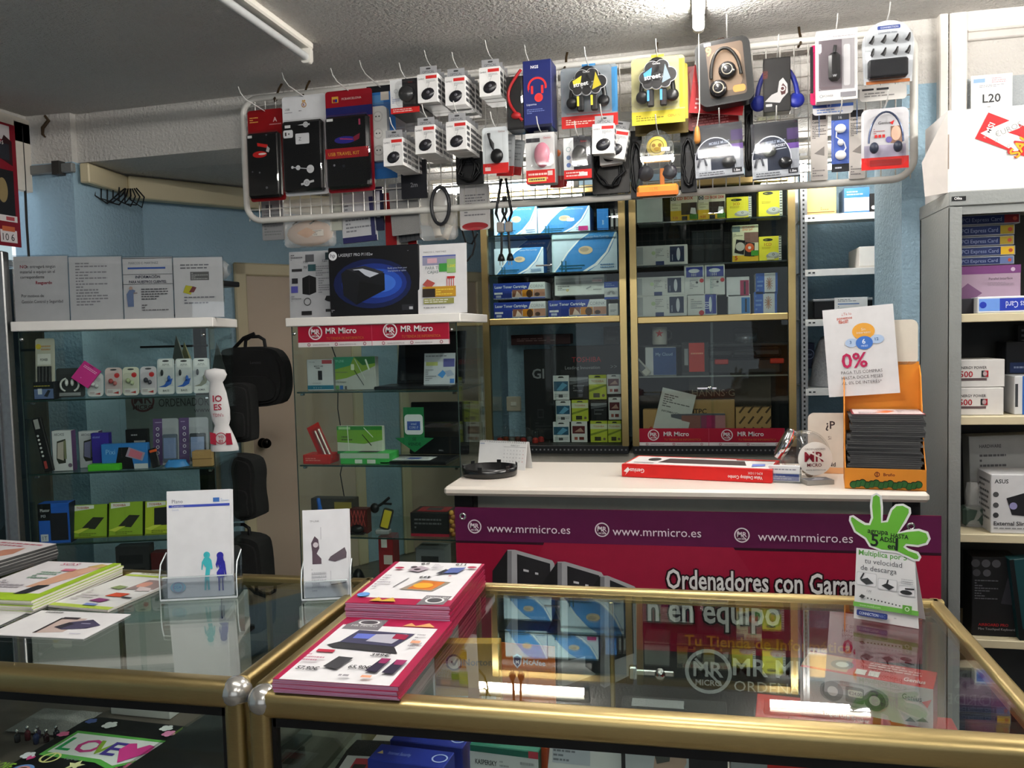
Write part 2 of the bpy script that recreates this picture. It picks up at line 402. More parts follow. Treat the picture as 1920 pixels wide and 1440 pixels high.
# ---- trunking along the recess and the slanted wall
def bar(name, p, q, z0, z1, d, mat, off=.0):
    p, q = Vector(p), Vector(q); L = (q-p).length; a = atan2(q.y-p.y, q.x-p.x)
    mb = MB(); mb.box(0, -d, z0, L, off, z1, mat, .006); return struct(name, mb, (p.x, p.y, 0), a)
bar('trim_1', (-2.985, 4.10), (-1.4, 6.42), 2.29, 2.405, .09, 'cream')
bar('trim_2', (-2.93, 3.70), (-2.98, 4.10), 2.31, 2.405, .05, 'cream')
mb = MB(); mb.box(-3.2, 3.65, 2.355, -2.93, 3.68, 2.40, 'greysteel', .005); mb.box(-3.03, 3.635, 2.345, -2.99, 3.68, 2.41, M('3c3b39')); struct('trim_3', mb)
mb = MB()
for i in range(7):
    x = -2.93+.012*i; mb.tube([(x-.03, 3.85+.03*i, 2.33), (x-.02, 3.83+.03*i, 2.27-.012*(i % 3)), (x+.01, 3.88+.03*i, 2.235+.01*(i % 2)), (x+.02, 3.95+.02*i, 2.29), (x+.01, 4.02, 2.33)], .004, M('15161a'), 5)
tag(mb.build('cable_bundle'), 'tangle of thin black wires hanging under the cream trunking by the left pillar', 'cable')
P = [onY(x, y, 3.672) for x, y in ((84, 217), (91, 226), (80, 240), (80, 252), (85, 257))]
mb = MB(); mb.tube(P, [.006, .009, .009, .007, .004], M('4a3a28'), 7); tag(mb.build('wire_tail'), 'short dark twisted wire end sticking out of the left pillar near ceiling', 'wire')
mb = MB(); mb.tube([onpl(x, y, (-3.17, 0, 0), Vector((1, 0, 0))) for x, y in ((40, 236), (46, 330), (50, 420), (54, 482))], .006, M('101010'), 6); tag(mb.build('cable'), 'single black cable running down the wall beside the left window', 'cable')
# ---- left window with poster
def lw(y0, z0, y1, z1): return (y0, z0, y1, z1)
mb = MB()
t = bpy.data.objects.new('window_1', None); COL.objects.link(t); t['kind'] = 'structure'; t.location = (-3.2, 0, 0)
mb.box(0, 3.56, 2.27, .035, 3.665, 2.60, M('d8d0c4'), .004); mb.box(0, 1.6, 2.50, .035, 3.665, 2.62, M('d8d0c4'), .004); mb.build('window_frame', t)
mb = MB(); mb.box(.0, 3.535, 2.25, .03, 3.565, 2.5, 'alu', .003); mb.box(0, 1.6, 1.9, .03, 3.535, 1.93, 'alu', .003); mb.build('window_rail', t)
mb = MB(); mb.box(.004, 1.6, 1.93, .008, 3.535, 2.5, 'dimglass'); mb.build('window_pane', t)
PX = lambda x, y: onpl(x, y, (-3.155, 0, 0), Vector((1, 0, 0)))
a, b = PX(-60, 232), PX(40, 470)
mb = MB(); y0, y1, z0, z1 = 3.30, b.y, PX(20, 462).z, PX(20, 234).z; W = y1-y0
mb.box(0, y0, z0, .003, y1, z1, M('7a1020', .35))
mb.face((.003, y0, z0), (0, 1, 0), (0, 0, 1), W, z1-z0).art([('r', 0, .25, .9, .62, '141416'), ('r', .55, .86, .86, .98, 'b9b2b4'), ('p', [(.5, .72), (.9, .66), (.9, .86), (.72, .9)], '2a0c12'), ('e', .62, .45, .12, .1, '8d7a52'), ('r', .3, .2, .93, .25, 'd9d2d0'), ('r', .66, .21, .86, .24, 'b04a50'), ('r', .5, .03, .9, .13, 'd8cfcf'), ('r', .55, .12, .85, .16, 'c0603a'), ('t', '10', .55, .045, .06, '1a1a1a'), ('t', '6', .75, .045, .06, '1a1a1a'), ('r', .6, .7, .82, .83, '22242c'), ('t', '15', .62, .82, .03, 'e8e0e0')])
tag(mb.build('poster', None, (-3.155, 0, 0)), 'dark red advertising poster hung in the left window', 'poster')
# ---- right window
t = bpy.data.objects.new('window_2', None); COL.objects.link(t); t['kind'] = 'structure'; t.location = (0, 3.46, 0)
mb = MB(); mb.box(.895, 0, 1.3, .925, .05, 2.66, M('e6e0d8', .35), .004)
for i in range(26): mb.box(.926, .012, 2.62-.012*i, .931, .02, 2.626-.012*i, M('8d8a86'))
mb.box(.93, 0, 1.3, .99, .05, 2.66, M('ece6df', .3), .006); mb.box(.99, 0, 2.575, 2.2, .05, 2.66, M('ece6df', .3), .006); mb.box(.99, .01, 2.545, 2.2, .05, 2.575, M('d4cfca', .3), .004)
mb.build('window_frame', t)
mb = MB(); mb.box(.99, .03, 2.41, 1.6, .04, 2.545, 'white_wall'); mb.build('window_panel', t)
mb = MB(); mb.box(.99, .025, 1.3, 2.2, .04, 2.41, 'frost'); mb.build('window_pane', t)
mb = MB(); u0, z0, u1, z1 = .998, onY(1850, 218, 3.46).z-.06, onY(1896, 180, 3.46).x, onY(1860, 141, 3.46).z
mb.box(u0, -.001, z0, u1, .001, z1, M('f4f2ee')); mb.front(u0, z0, u1, z1, -.001).art([('r', .06, .87, .34, .94, '8fb0dc'), ('w', .5, .85, .85, .95, 3, 'c79aa0'), ('w', .2, .78, .8, .83, 2, '9a9a9a'), ('C', 'L20', .5, .52, .15, '2a2a2c'), ('w', .4, .42, .6, .46, 1, '8a8a8a')])
tag(mb.build('notice_sheet', None, (0, 3.45, 0)), 'white paper notice reading L20 taped on the right window', 'paper notice')
# ================================================================ LIGHTS OF THE ROOM
def fixture(name, label, x, y0, y1, z, lit, along_x=False, glow='tube'):
    L = y1-y0; t = thing(name, label, 'ceiling light', (x, (y0+y1)/2, z), rz=pi/2 if along_x else 0)
    mb = MB(); mb.box(-.022, -L/2, -.028, .022, L/2, 0, M('e4dfd4', .4), .006); hs = mb.build('housing', t)
    for s in (-1, 1):
        mb = MB(); mb.rprism(-.02, -.082, .02, -.02, s*L/2-.03 if s > 0 else -L/2+.005, s*L/2-.005 if s > 0 else -L/2+.03, .015, M('e9e5dc', .35)); mb.build('lamp_holder', hs)
    mb = MB(); mb.tube([(0, -L/2+.03, -.058), (0, L/2-.03, -.058)], .014, glow if lit else M('d6d8d8', .2), 12); mb.build('tube', t)
    return t
fixture('fluorescent_light', 'unlit white fluorescent batten on the left of the ceiling', -1.425, 1.86, 3.10, CEIL, False)
fixture('fluorescent_light', 'lit fluorescent batten over the counter, brightest lamp at top centre', .03, 1.95, 3.17, CEIL, True)
fixture('fluorescent_light', 'lit fluorescent batten on the right of the ceiling outside the frame', 1.5, 1.75, 2.97, CEIL, True, False, 'righttube')
fixture('fluorescent_light', 'lit fluorescent batten on the ceiling above the customers', .03, -1.5, -.28, CEIL, True)
fixture('fluorescent_light', 'lit fluorescent batten near the shop front on the right', 1.5, -1.5, -.28, CEIL, True)
fixture('fluorescent_light', 'lit fluorescent batten across the ceiling above the glass counters', -.45, .2, 1.7, CEIL, True, True)
for lab, a, b in (('lit fluorescent batten hung before the right gold cabinet behind the grid', .32, .92), ('lit fluorescent batten hung before the left gold cabinet behind the grid', -1.36, -.56)):
    t = fixture('fluorescent_light', lab, (a+b)/2, 4.38-(b-a)/2, 4.38+(b-a)/2, 2.335, True, True, 'dimtube')
    for s in (-1, 1): mb = MB(); mb.tube([(0, s*.18, -.002), (0, s*.18, SOFF-2.335+.004)], .004, M('d0cdc6'), 6); mb.build('drop_rod', t)
mb = MB(); P = onY(1307, 70, 3.12)
mb.tube([(.03, 3.165, 2.59), (.03, 3.17, 2.3), onY(1307, 236, 3.17)], .0018, M('d8d2c4'), 4); e = onY(1307, 236, 3.17)
mb.lathe([(.002, .0), (.007, -.006), (.011, -.03), (.012, -.052), (.007, -.062), (.001, -.063)], M('b5793a', .4), 12, Matrix.Translation(e))
tag(mb.build('pull_cord'), 'thin beaded pull cord with a wooden end hanging from the lit lamp', 'pull cord')
# ================================================================ COUNTERS
CT = .95
def roundbar(mb, p, q, w, h, r, mat):
    """counter edge bar from p to q, top at z, rounded section"""
    p, q = Vector(p), Vector(q); L = (q-p).length; a = atan2(q.y-p.y, q.x-p.x)
    X = Matrix.Translation(p) @ Matrix.Rotation(a, 4, 'Z') @ Matrix.Rotation(pi/2, 4, 'Z')
    sv = mb.X; mb.X = sv @ X; mb.prism(rrect(-w/2, -h, w/2, 0, r, 6), -L, 0, mat, True); mb.X = sv
def counter(name, label, x0, x1, y0, y1):
    t = thing(name, label, 'display counter', ((x0+x1)/2, (y0+y1)/2, 0)); ox, oy = -(x0+x1)/2, -(y0+y1)/2
    def L(f):
        mb = MB(); mb.X = Matrix.Translation((ox, oy, 0)); f(mb); return mb
    bw, bh = .046, .046
    f = L(lambda m: None)
    roundbar(f, (x0+.02, y0+bw/2, CT+.004), (x1-.02, y0+bw/2, CT+.004), bw, bh, .016, 'goldbar'); rail = f.build('front_rail', t)
    f = L(lambda m: None); roundbar(f, (x0, y1-.012, CT+.008), (x1, y1-.012, CT+.008), .024, .03, .006, 'goldbar'); f.build('rear_rail', t)
    for x in (x0+.014, x1-.014):
        f = L(lambda m: None); roundbar(f, (x, y0+.03, CT+.008), (x, y1, CT+.008), .028, .034, .01, 'goldbar'); f.build('side_rail', t)
    for x in (x0+.019, x1-.019):
        for y in (y0+.021, y1-.019):
            g = L(lambda m: None); g.X = g.X @ Matrix.Translation((x, y, .02)) @ Matrix.Rotation(-pi/2, 4, 'X')
            g.prism(rrect(-.019, -.02, .019, .02, .012, 4), -(CT-.05), 0, 'gold', True); g.build('post', t)
    for x in (x0+.021, x1-.021):
        f = L(lambda m: m.ell((x, y0+.021, CT-.017), (.0265, .0265, .0265), M('b9b6b0', .22, .75), 16)); f.build('corner_cap', rail)
    L(lambda m: m.box(x0+.02, y0+.03, CT-.004, x1-.02, y1-.02, CT+.0005, 'topglass')).build('glass_top', t)
    f = L(lambda m: m.box(x0+.04, y0+.012, CT-.056, x1-.04, y0+.026, CT-.036, M('0d0d0d'))); [f.box(x, y0+.012, .05, x+.008, y0+.026, CT-.04, M('0d0d0d')) for x in (x0+.037, x1-.045)]; f.build('gasket', t)
    L(lambda m: m.box(x0+.04, y0+.017, .05, x1-.04, y0+.021, CT-.05, 'glass')).build('front_glass', t)
    for x in (x0+.012, x1-.016): L(lambda m: m.box(x, y0+.04, .05, x+.004, y1-.03, CT-.03, 'glass')).build('side_glass', t)
    xm = x0+(x1-x0)*.5
    L(lambda m: (m.box(x0+.03, y1-.028, .05, xm, y1-.024, CT-.02, 'glass'))).build('rear_door', t)
    L(lambda m: (m.box(xm-.02, y1-.02, .05, x1-.03, y1-.016, CT-.02, 'glass'))).build('rear_door', t)
    for x in (x0+.33*(x1-x0)-.17, xm-.075, x1-.27):
        L(lambda m: m.box(x, y1-.026, .06, x+.010, y1-.012, CT-.02, 'gold', .002)).build('slide_rail', t)
    L(lambda m: m.box(x0+.02, y0+.03, .63, x1-.02, y1-.04, .645, M('b0aca6' if x1 > 0 else '5e554e', .4))).build('shelf', t)
    L(lambda m: m.box(x0+.01, y0+.02, .02, x1-.01, y1-.02, .06, M('b9b4aa', .4))).build('base', t)
    return t
CR = counter('display_counter', 'glass-topped gold framed display counter on the right with the leaflet piles', -.715, .486, 1.222, 1.852)
CL = counter('display_counter', 'glass-topped gold framed display counter on the left with the brochure holders', -1.93, -.735, 1.245, 1.852)
# cam lock on the rear glass door of the right counter
Lp = onY(1190, 1255, 1.84); t = thing('showcase_lock', 'chrome sliding door lock bar on the rear glass of the right counter', 'lock', Lp)
mb = MB(); mb.box(-.0, -.012, -.008, .085, -.006, .004, 'chrome', .002); mb.build('bar', t)
mb = MB(); mb.lathe([(.0001, .016), (.011, .015), (.012, 0)], 'chrome', 14, Matrix.Translation((.055, -.006, -.004)) @ Matrix.Rotation(pi/2, 4, 'X')); mb.build('cylinder', t)
mb = MB(); mb.box(-.012, -.014, -.018, .006, .004, .01, 'chrome', .003); mb.build('bracket', t)
# ================================================================ DESK
DT = 1.03
t = thing('desk', 'white reception desk with black legs behind the glass counters', 'desk', (-.07, 2.9, 0))
mb = MB(); mb.X = Matrix.Translation((.07, -2.9, 0)); mb.box(-.80, 2.63, DT-.03, .66, 3.17, DT, 'desk', .009); mb.build('desktop', t)
for x in (-.785, .585):
    mb = MB(); mb.X = Matrix.Translation((.07, -2.9, 0)); mb.box(x, 2.70, 0, x+.065, 3.12, DT-.03, M('141416', .45), .003); mb.build('leg', t)
mb = MB(); mb.X = Matrix.Translation((.07, -2.9, 0)); mb.box(-.72, 2.76, .25, .585, 2.78, DT-.03, M('c2c5ba', .5)); mb.build('modesty_panel', t)
# banner hung on the desk front
t = thing('banner', 'purple and red printed computer shop banner hung along the desk front', 'banner', (0, 2.67, 0))
x0, x1, z0, z1 = -.775, .70, .16, .955
mb = MB(); mb.box(x0, 0, z0, x1, .004, z1, M('8a1230', .4)); mb.front(x0, z0, x1, z1); H = z1-z0; W = x1-x0
def bu(x, y):
    p = onY(x, y, 2.67); return (p.x-x0)/W, (p.z-z0)/H
def bp(L, c): return ('p', [bu(*q) for q in L], c)
A = [('r', 0, .86, 1, 1, '561440'), ('r', 0, .852, 1, .862, '2a0a1c'), ('r', 0, 0, 1, .44, '3a393c'), ('p', [(.2, .862), (.6, .862), (.75, .44), (0.1, .44)], '8e1836')]
for k, (px, py) in enumerate(((890, 987), (1129, 993), (1391, 1003))):
    u, v = bu(px, py); A.append(('logo', u, v, .029, 'e6d8e0'))
for px, py in ((914, 997), (1149, 1003), (1421, 1013)):
    u, v = bu(px, py); A.append(('t', 'www.mrmicro.es', u, v, .036, 'e9dce4', .258))
for j, (px, pt, pw, ph) in enumerate(((952, 1030, 88, 185), (1046, 1052, 86, 175), (1126, 1078, 68, 150))):
    A += [bp([(px-28, pt+40), (px, pt), (px, pt+ph+40), (px-28, pt+ph+20)], '19181b'), bp([(px, pt), (px+14, pt), (px+pw-4, pt+20), (px+pw, pt+26), (px+pw, pt+ph+30), (px+8, pt+ph+60), (px, pt+ph+55)], 'a4a4a8'),
          bp([(px+18, pt+8), (px+pw-8, pt+26), (px+pw-5, pt+ph-5), (px+20, pt+ph+10)], '232226'), bp([(px, pt+2), (px+8, pt+2), (px+8, pt+ph+56), (px, pt+ph+52)], '77777c'),
          bp([(px+30, pt+36), (px+40, pt+38), (px+40, pt+42), (px+30, pt+40)], 'c9c9cc'), bp([(px+52, pt+42), (px+58, pt+43), (px+58, pt+47), (px+52, pt+46)], 'c9c9cc')]
for (px, py), tx, wd, th in (((1250, 1101), 'Ordenadores con Garantía', .42, .08), ((1215, 1160), 'n en equipo', .27, .105)):
    u, v = bu(px, py)
    for dx, dy in ((-.003, -.006), (.003, -.006), (0, .006), (-.003, .004), (.003, .004)): A.append(('T', tx, u+dx, v+dy, th, '1a060c', wd))
    A.append(('T', tx, u, v, th, 'd8d6d6', wd))
u, v = bu(1284, 1207); A.append(('T', 'Tu Tienda de Informática', u, v, .044, 'c27a2a', .36))
u, v = bu(1328, 1256); A.append(('logo', u, v, .09, 'c6c7ca'))
u, v = bu(1374, 1262); A.append(('T', 'MR Micro'.upper(), u, v, .07, 'c6c7ca', .3))
u, v = bu(1376, 1292); A.append(('t', 'ORDENADORES', u, v, .044, 'c6c7ca', .3))
mb.art(A); mb.build('printed_sheet', t)
for px, py in ((868, 968), (1708, 987)):
    p = onY(px, py, 2.67); mb = MB(); mb.lathe([(.006, -.002), (.006, .004), (.011, .004), (.013, .0)], 'chrome', 14, Matrix.Translation((p.x, 0, p.z)) @ Matrix.Rotation(pi/2, 4, 'X')); mb.build('eyelet', t)
# ================================================================ GLASS DISPLAY TOWERS
def tower(name, label, fr, u0, u1, d, ztop, shelves, zbot=.1, board=.036, split=True, side='e9e5df'):
    t = thing(name, label, 'display cabinet', fr.at((u0+u1)/2, 0), fr.yaw); w = u1-u0; h = w/2
    m = MB(); m.box(-h-.02, -.015, ztop-board, h+.02, d+.015, ztop, 'board', .003); m.build('top_board', t)
    m = MB(); m.box(-h-.02, 0, 0, h+.02, d, zbot, 'board', .003); m.build('plinth', t)
    for x in (-h, h-.005): m = MB(); m.box(x, .006, zbot, x+.005, d, ztop-board, 'glass'); m.build('side_glass', t)
    if split:
        for a, b, y in ((-h, .004, 0), (.0, h, .0)): m = MB(); m.box(a+.002, y, zbot+.005, b-.002, y+.004, ztop-board-.005, 'glass'); doors = (doors if a > -h else [])+[m.build('glass_door', t)]
    m = MB(); m.box(-h+.006, d-.005, zbot, h-.006, d, ztop-board, 'glass'); m.build('rear_glass', t)
    for x in (-h-.001, h-.003): m = MB(); m.box(x, -.001, zbot, x+.004, .001, ztop-board, M('2c3a36', .2)); m.build('edge_strip', t)
    for z in shelves:
        m = MB(); m.box(-h+.007, .012, z-.006, h-.007, d-.008, z, 'glass'); m.box(-h+.007, .010, z-.006, h-.007, .012, z, M('1f3531', .2)); m.build('glass_shelf', t)
        for x in (-h+.02, h-.03): m = MB(); m.box(x, .012, z-.016, x+.014, .03, z-.007, 'chrome', .002); m.build('shelf_clip', t)
    for x in (-h+.012, h-.022):
        m = MB(); m.lathe([(.0001, .008), (.007, .007), (.007, 0)], 'chrome', 10, Matrix.Translation((x, 0, ztop-board-.03)) @ Matrix.Rotation(pi/2, 4, 'X')); m.build('hinge', doors[x > 0])
    return t
F2 = Fr((0, 3.30)); S2 = (1.297, .988, .685); U2 = (-1.642, -.928)
tower('display_tower', 'glass display tower with white top board under the black printer box', F2, U2[0], U2[1], .43, 1.607, S2, zbot=.38)
F1 = Fr((-2.13, 2.82), 17.6); S1 = (1.316, 1.038, .768); U1 = (-.335, .352)
tower('display_tower', 'dark glass display tower on the left under the four taped notices', F1, U1[0], U1[1], .38, 1.61, S1, zbot=.45)
# aluminium framed cabinet at far left
t = thing('aluminium_cabinet', 'grey aluminium framed glass cabinet cut by the left edge of the photo', 'cabinet', F1.at(-.6, 0), F1.yaw)
m = MB(); m.box(.185, -.02, 0, .235, .03, 1.87, 'alu', .004); m.box(-.6, -.015, 1.83, .235, .03, 1.87, 'alu', .004); m.box(.195, -.024, 0, .20, -.019, 1.83, M('55565a')); m.build('frame', t)
m = MB(); m.box(-.6, 0, .05, .185, .004, 1.83, 'dimglass'); m.build('glass_door', t)
m = MB(); m.box(-.6, .3, .0, .22, .32, 1.83, M('2e3a42', .5)); m.build('back_panel', t)
m = MB(); m.lathe([(.0001, .02), (.011, .018), (.013, 0)], M('2a2624', .3, .7), 12, Matrix.Translation((.215, -.02, 1.855)) @ Matrix.Rotation(pi/2, 4, 'X')); m.build('screw_cap', t)
for k, z in enumerate((.62, 1.0, 1.4)):
    m = MB(); m.box(-.55, .02, z-.006, .18, .29, z, 'glass'); m.build('shelf', t)
# ================================================================ GOLD BACK CABINETS
FB = Fr((0, 4.53))
def goldcab(label, u0, u1, top, shelves, low, mid=(1.565, 1.60)):
    t = thing('gold_cabinet', label, 'display cabinet', FB.at((u0+u1)/2, 0)); h = (u1-u0)/2; d = .40
    for x in (-h, h-.035): m = MB(); m.rprism(x, .905, x+.035, top, 0, .035, .006, 'gold'); m.build('frame_post', t)
    m = MB(); m.box(-h+.035, .003, mid[0], h-.035, .033, mid[1], 'goldbar', .004); m.build('middle_rail', t)
    m = MB(); m.box(-h+.035, .003, top-.04, h-.035, .033, top, 'goldbar', .004); m.build('top_rail', t)
    m = MB(); m.box(-h+.002, .0, .865, h-.002, .04, .908, M('1b1d20', .45), .002)
    n = int((u1-u0)/.022)
    for i in range(n): m.box(-h+.012+i*.022, -.0012, .882, -h+.020+i*.022, .0, .89, M('74767a', .4))
    m.build('perforated_rail', t)
    for z0, z1 in ((mid[1], top-.04), (.908, mid[0])):
        for a, b, y in ((-h+.035, .006, .012), (-.006, h-.035, .02)): m = MB(); m.box(a, y, z0, b, y+.004, z1, 'glass'); m.build('glass_door', t)
    for z in shelves: m = MB(); m.box(-h+.01, .05, z-.008, h-.01, d, z, 'glass'); m.box(-h+.01, .048, z-.008, h-.01, .05, z, M('14201f', .2)); m.build('glass_shelf', t)
    m = MB(); m.box(-h+.003, .04, mid[0], h-.003, d, mid[0]+.03, M('3a3a38', .5)); m.build('middle_board', t)
    m = MB(); m.box(-h+.003, .04, .885, h-.003, d, .908, M('2e2e2e', .5)); m.build('bottom_board', t)
    m = MB(); m.box(-h, .04, top-.02, h, d, top, M('4a4a48', .5)); m.build('top_board', t)
    m = MB(); m.box(-h+.002, d-.02, mid[0], h-.002, d-.012, top, M('23282a', .6))
    if not low: m.box(-h+.002, d-.02, .9, h-.002, d-.012, mid[0], M('191c1e', .6))
    m.build('back_panel', t)
    for x in (-h, h-.006): m = MB(); m.box(x, .05, .9, x+.006, d, top, 'glass'); m.build('side_glass', t)
    return t
GL = (-1.125, -.345); GR = (-.325, .505)
goldcab('gold framed glass cabinet of blue toner boxes behind the desk', *GL, 2.29, (1.842, 2.055), True)
goldcab('gold framed glass cabinet of white toner and yellow disc boxes behind the desk', *GR, 2.29, (1.858, 2.083), False, (1.552, 1.588))
# low drawer front below the cabinets
t = thing('drawer_bank', 'row of pale grey plastic drawers under the gold cabinets', 'drawers', FB.at(-.35, 0))
m = MB(); m.box(-.8, .05, .2, .85, .4, .86, M('b7b3a8', .5)); m.build('body', t)
for k in range(5):
    m = MB(); x = -.62+k*.27; m.box(x, .03, .62, x+.22, .05, .80, M('9a9c9e', .4), .004); m.box(x+.005, .02, .785, x+.215, .032, .80, M('d9d9d9', .3)); m.build('drawer', t)
    m = MB(); m.prism([(x+.225, .6), (x+.26, .6), (x+.255, .8), (x+.228, .8)], .026, .05, M('3a3b3d')); m.build('divider', t)
# locks on the cabinet doors
for (px, py), lab in (((1318, 728), 'chrome lock bar on the lower doors of the right gold cabinet'),):
    p = onY(px, py, 4.5415); t = thing('cabinet_lock', lab, 'lock', p)
    m = MB(); m.box(-.03, -.006, -.006, .07, .0, .006, 'chrome', .002); m.build('bar', t)
    m = MB(); m.lathe([(.0001, .014), (.012, .013), (.013, 0)], 'chrome', 12, Matrix.Translation((.035, -.004, 0)) @ Matrix.Rotation(pi/2, 4, 'X')); m.build('cylinder', t)
p = onY(1015, 498, 4.5415); t = thing('cabinet_lock', 'slim steel lock bar on the upper doors of the left gold cabinet', 'lock', p)
m = MB(); m.box(-.03, -.006, -.004, .06, .0, .004, 'chrome', .001); m.build('bar', t)
m = MB(); m.ell((.055, -.006, 0), (.007, .004, .007), 'chrome', 10); m.build('cylinder', t)
# ================================================================ WHITE STEEL SHELVING
t = thing('shelving_unit', 'open white steel shelving with perforated grey uprights beside the gold cabinet', 'shelving', FB.at(.79, 0))
SW = (2.072, 1.80, 1.55, 1.2, .9)
for x in (-.262, .225):
    for y in (0, .38):
        m = MB(); m.box(x, y, 0, x+.034, y+.002, 2.38, 'steel'); m.box(x, y, 0, x+.002, y+.03, 2.38, 'steel')
        if y == 0:
            for i in range(64): m.box(x+.012, -.0008, .9+i*.023, x+.021, .0, .911+i*.023, M('1e1f20'))
        m.build('upright', t)
for z in SW:
    m = MB(); m.box(-.24, .0, z-.003, .26, .4, z, M('e3e1de', .4)); m.box(-.24, -.003, z-.034, .26, 0, z, M('ecebe8', .35), .001)
    for x in (-.225, -.205): m.box(x, -.0045, z-.02, x+.012, -.003, z-.013, M('3a3a3a'))
    m.build('shelf', t)
m = MB(); m.tube([(-.19, .39, .9), (-.19, .39, 2.3)], .012, 'steel', 6); m.build('rear_brace', t)
# ================================================================ GREY METAL CABINET (right)
FC = Fr((0, 3.05))
SC = (1.545, 1.206, .812, .455)
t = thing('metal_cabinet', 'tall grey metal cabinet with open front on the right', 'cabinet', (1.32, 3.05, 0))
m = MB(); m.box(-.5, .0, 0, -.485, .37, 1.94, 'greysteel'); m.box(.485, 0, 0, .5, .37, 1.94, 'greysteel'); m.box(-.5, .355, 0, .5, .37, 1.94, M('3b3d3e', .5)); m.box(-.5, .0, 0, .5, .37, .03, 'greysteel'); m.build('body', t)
m = MB(); m.box(-.502, -.004, 1.895, .502, .372, 1.943, 'greysteel', .003); m.build('top_cap', t)
for x in (-.5, .462): m = MB(); m.box(x, -.003, .03, x+.038, .012, 1.893, 'greysteel', .002); m.build('stile', t)
m = MB(); m.box(-.462, .002, 1.868, .462, .012, 1.895, 'greysteel'); m.build('header', t)
for z in SC: m = MB(); m.box(-.484, .012, z-.028, .484, .35, z, 'cream_shelf', .002); m.build('shelf', t)
m = MB(); m.box(-.494, -.006, 1.912, -.452, -.003, 1.926, M('1c1c1e', .3)); m.front(-.494, 1.912, -.452, 1.926, -.006).art([('T', 'Ofita', .16, .25, .6, 'd8d8d8', .75)]); m.build('badge', t)
# ================================================================ HANGING WIRE GRID
FG = Fr((-1.93, 3.5), -2.53)
t = thing('wire_grid', 'big white wire display grid hung from the ceiling and full of packaged goods', 'display grid', FG.at(1.36, 2.045), FG.yaw)
gw, gh = 1.362, .53
mb = MB(); P = [(x, 0, z) for x, z in rrect(-gw, 0, gw, gh, .075, 6)]; mb.tube(P, .0135, M('d9d6cf', .35), 10, closed=True); mb.build('frame', t)
mb = MB(); wm = M('cfccc6', .35, .3)
for i in range(55): x = -gw+.05*i+.012; mb.tube([(x, 0, .0), (x, 0, gh)], .0023, wm, 4, caps=False)
for i in range(1, 11): mb.tube([(-gw, .003, .05*i), (gw, .003, .05*i)], .0023, wm, 4, caps=False)
mb.build('wire_mesh', t)
for k, (px, py) in enumerate(((517, 175), (570, 168), (1059, 110), (1230, 95), (1500, 70))):
    u, z = FG.uz(px, py); mb = MB(); X = u-1.36
    mb.tube([(X, .06, CEIL-2.045+.004), (X, .03, .572), (X+.004, 0, .535), (X, -.016, .515), (X-.006, 0, .51), (X, .02, .53)], .005, M('3a2c18'), 6); mb.build('ceiling_tie', t)
_hk = None
def hook(u, z, what, back=0.0):
    global _hk
    if _hk is None:
        mb = MB(); mb.tube([(0, .004, -.035), (0, -.004, -.03), (0, -.006, 0), (0, -.03, .004), (0, -.20, .018), (0, -.235, .034), (0, -.25, .056)], .0022, M('e4e2de', .3, .2), 6)
        _hk = mb.build('display_hook', None, FG.at(u, z, back), FG.yaw); tag(_hk, '', 'hook', 'white wire hooks on the hanging grid'); o = _hk
    else: o = dup(_hk, FG.at(u, z, back))
    o['label'] = 'white wire hook holding ' + what; return o
def hung(name, label, cat, px, dist, f, group=None, hookfor=None, tilt=0.0, hz=None):
    """thing hung on the grid: f(thing, w, h) builds its parts in a frame with x centred, z up from the lower edge, y=0 on the front"""
    u0, u1, z0, z1 = FG.box(*px, -dist); w, h = u1-u0, z1-z0
    t = thing(name, label, cat, FG.at((u0+u1)/2, z0, -dist), rot=(0, radians(tilt), FG.yaw), group=group); f(t, w, h)
    if hookfor: hook((u0+u1)/2, (z1-.012 if hz is None else hz), hookfor)
    return t
def part(t, name, f, *a):
    m = MB(); f(m); return m.build(name, t)
def pack(card, art, shell, prod=None, d=.035, rad=.012, th=.004, backart=None):
    """blister pack: printed card, clear bubble, product pieces"""
    def f(t, w, h):
        m = MB(); m.rprism(-w/2, 0, w/2, h, 0, th, rad, M(card, .35)); m.front(-w/2, 0, w/2, h).art(art); m.build('card', t)
        if prod:
            for n, g in prod:
                m = MB(); g(m, w, h); m.build(n, t)
        if shell:
            a, b, c, e = shell; m = MB(); x0, x1, z0, z1 = (a-.5)*w, (c-.5)*w, b*h, e*h
            r1 = min(.02, (x1-x0)*.2); P = rrect(x0, z0, x1, z1, r1, 4); k = .9
            Q = [(x0+(x1-x0)/2+(x-(x0+x1)/2)*k, (z0+z1)/2+(z-(z0+z1)/2)*k) for x, z in P]; n = len(P)
            m.add([(x, -.001, z) for x, z in P]+[(x, -d, z) for x, z in Q], [[i, (i+1) % n, n+(i+1) % n, n+i] for i in range(n)]+[list(range(n, 2*n))], 'clear'); m.build('blister', t)
    return f
def dome(c, r, col, rough=.3): return lambda m, w, h: m.ell((c[0]*w, c[1], c[2]*h), (r[0]*w, r[1], r[2]*h), M(col, rough), 14)
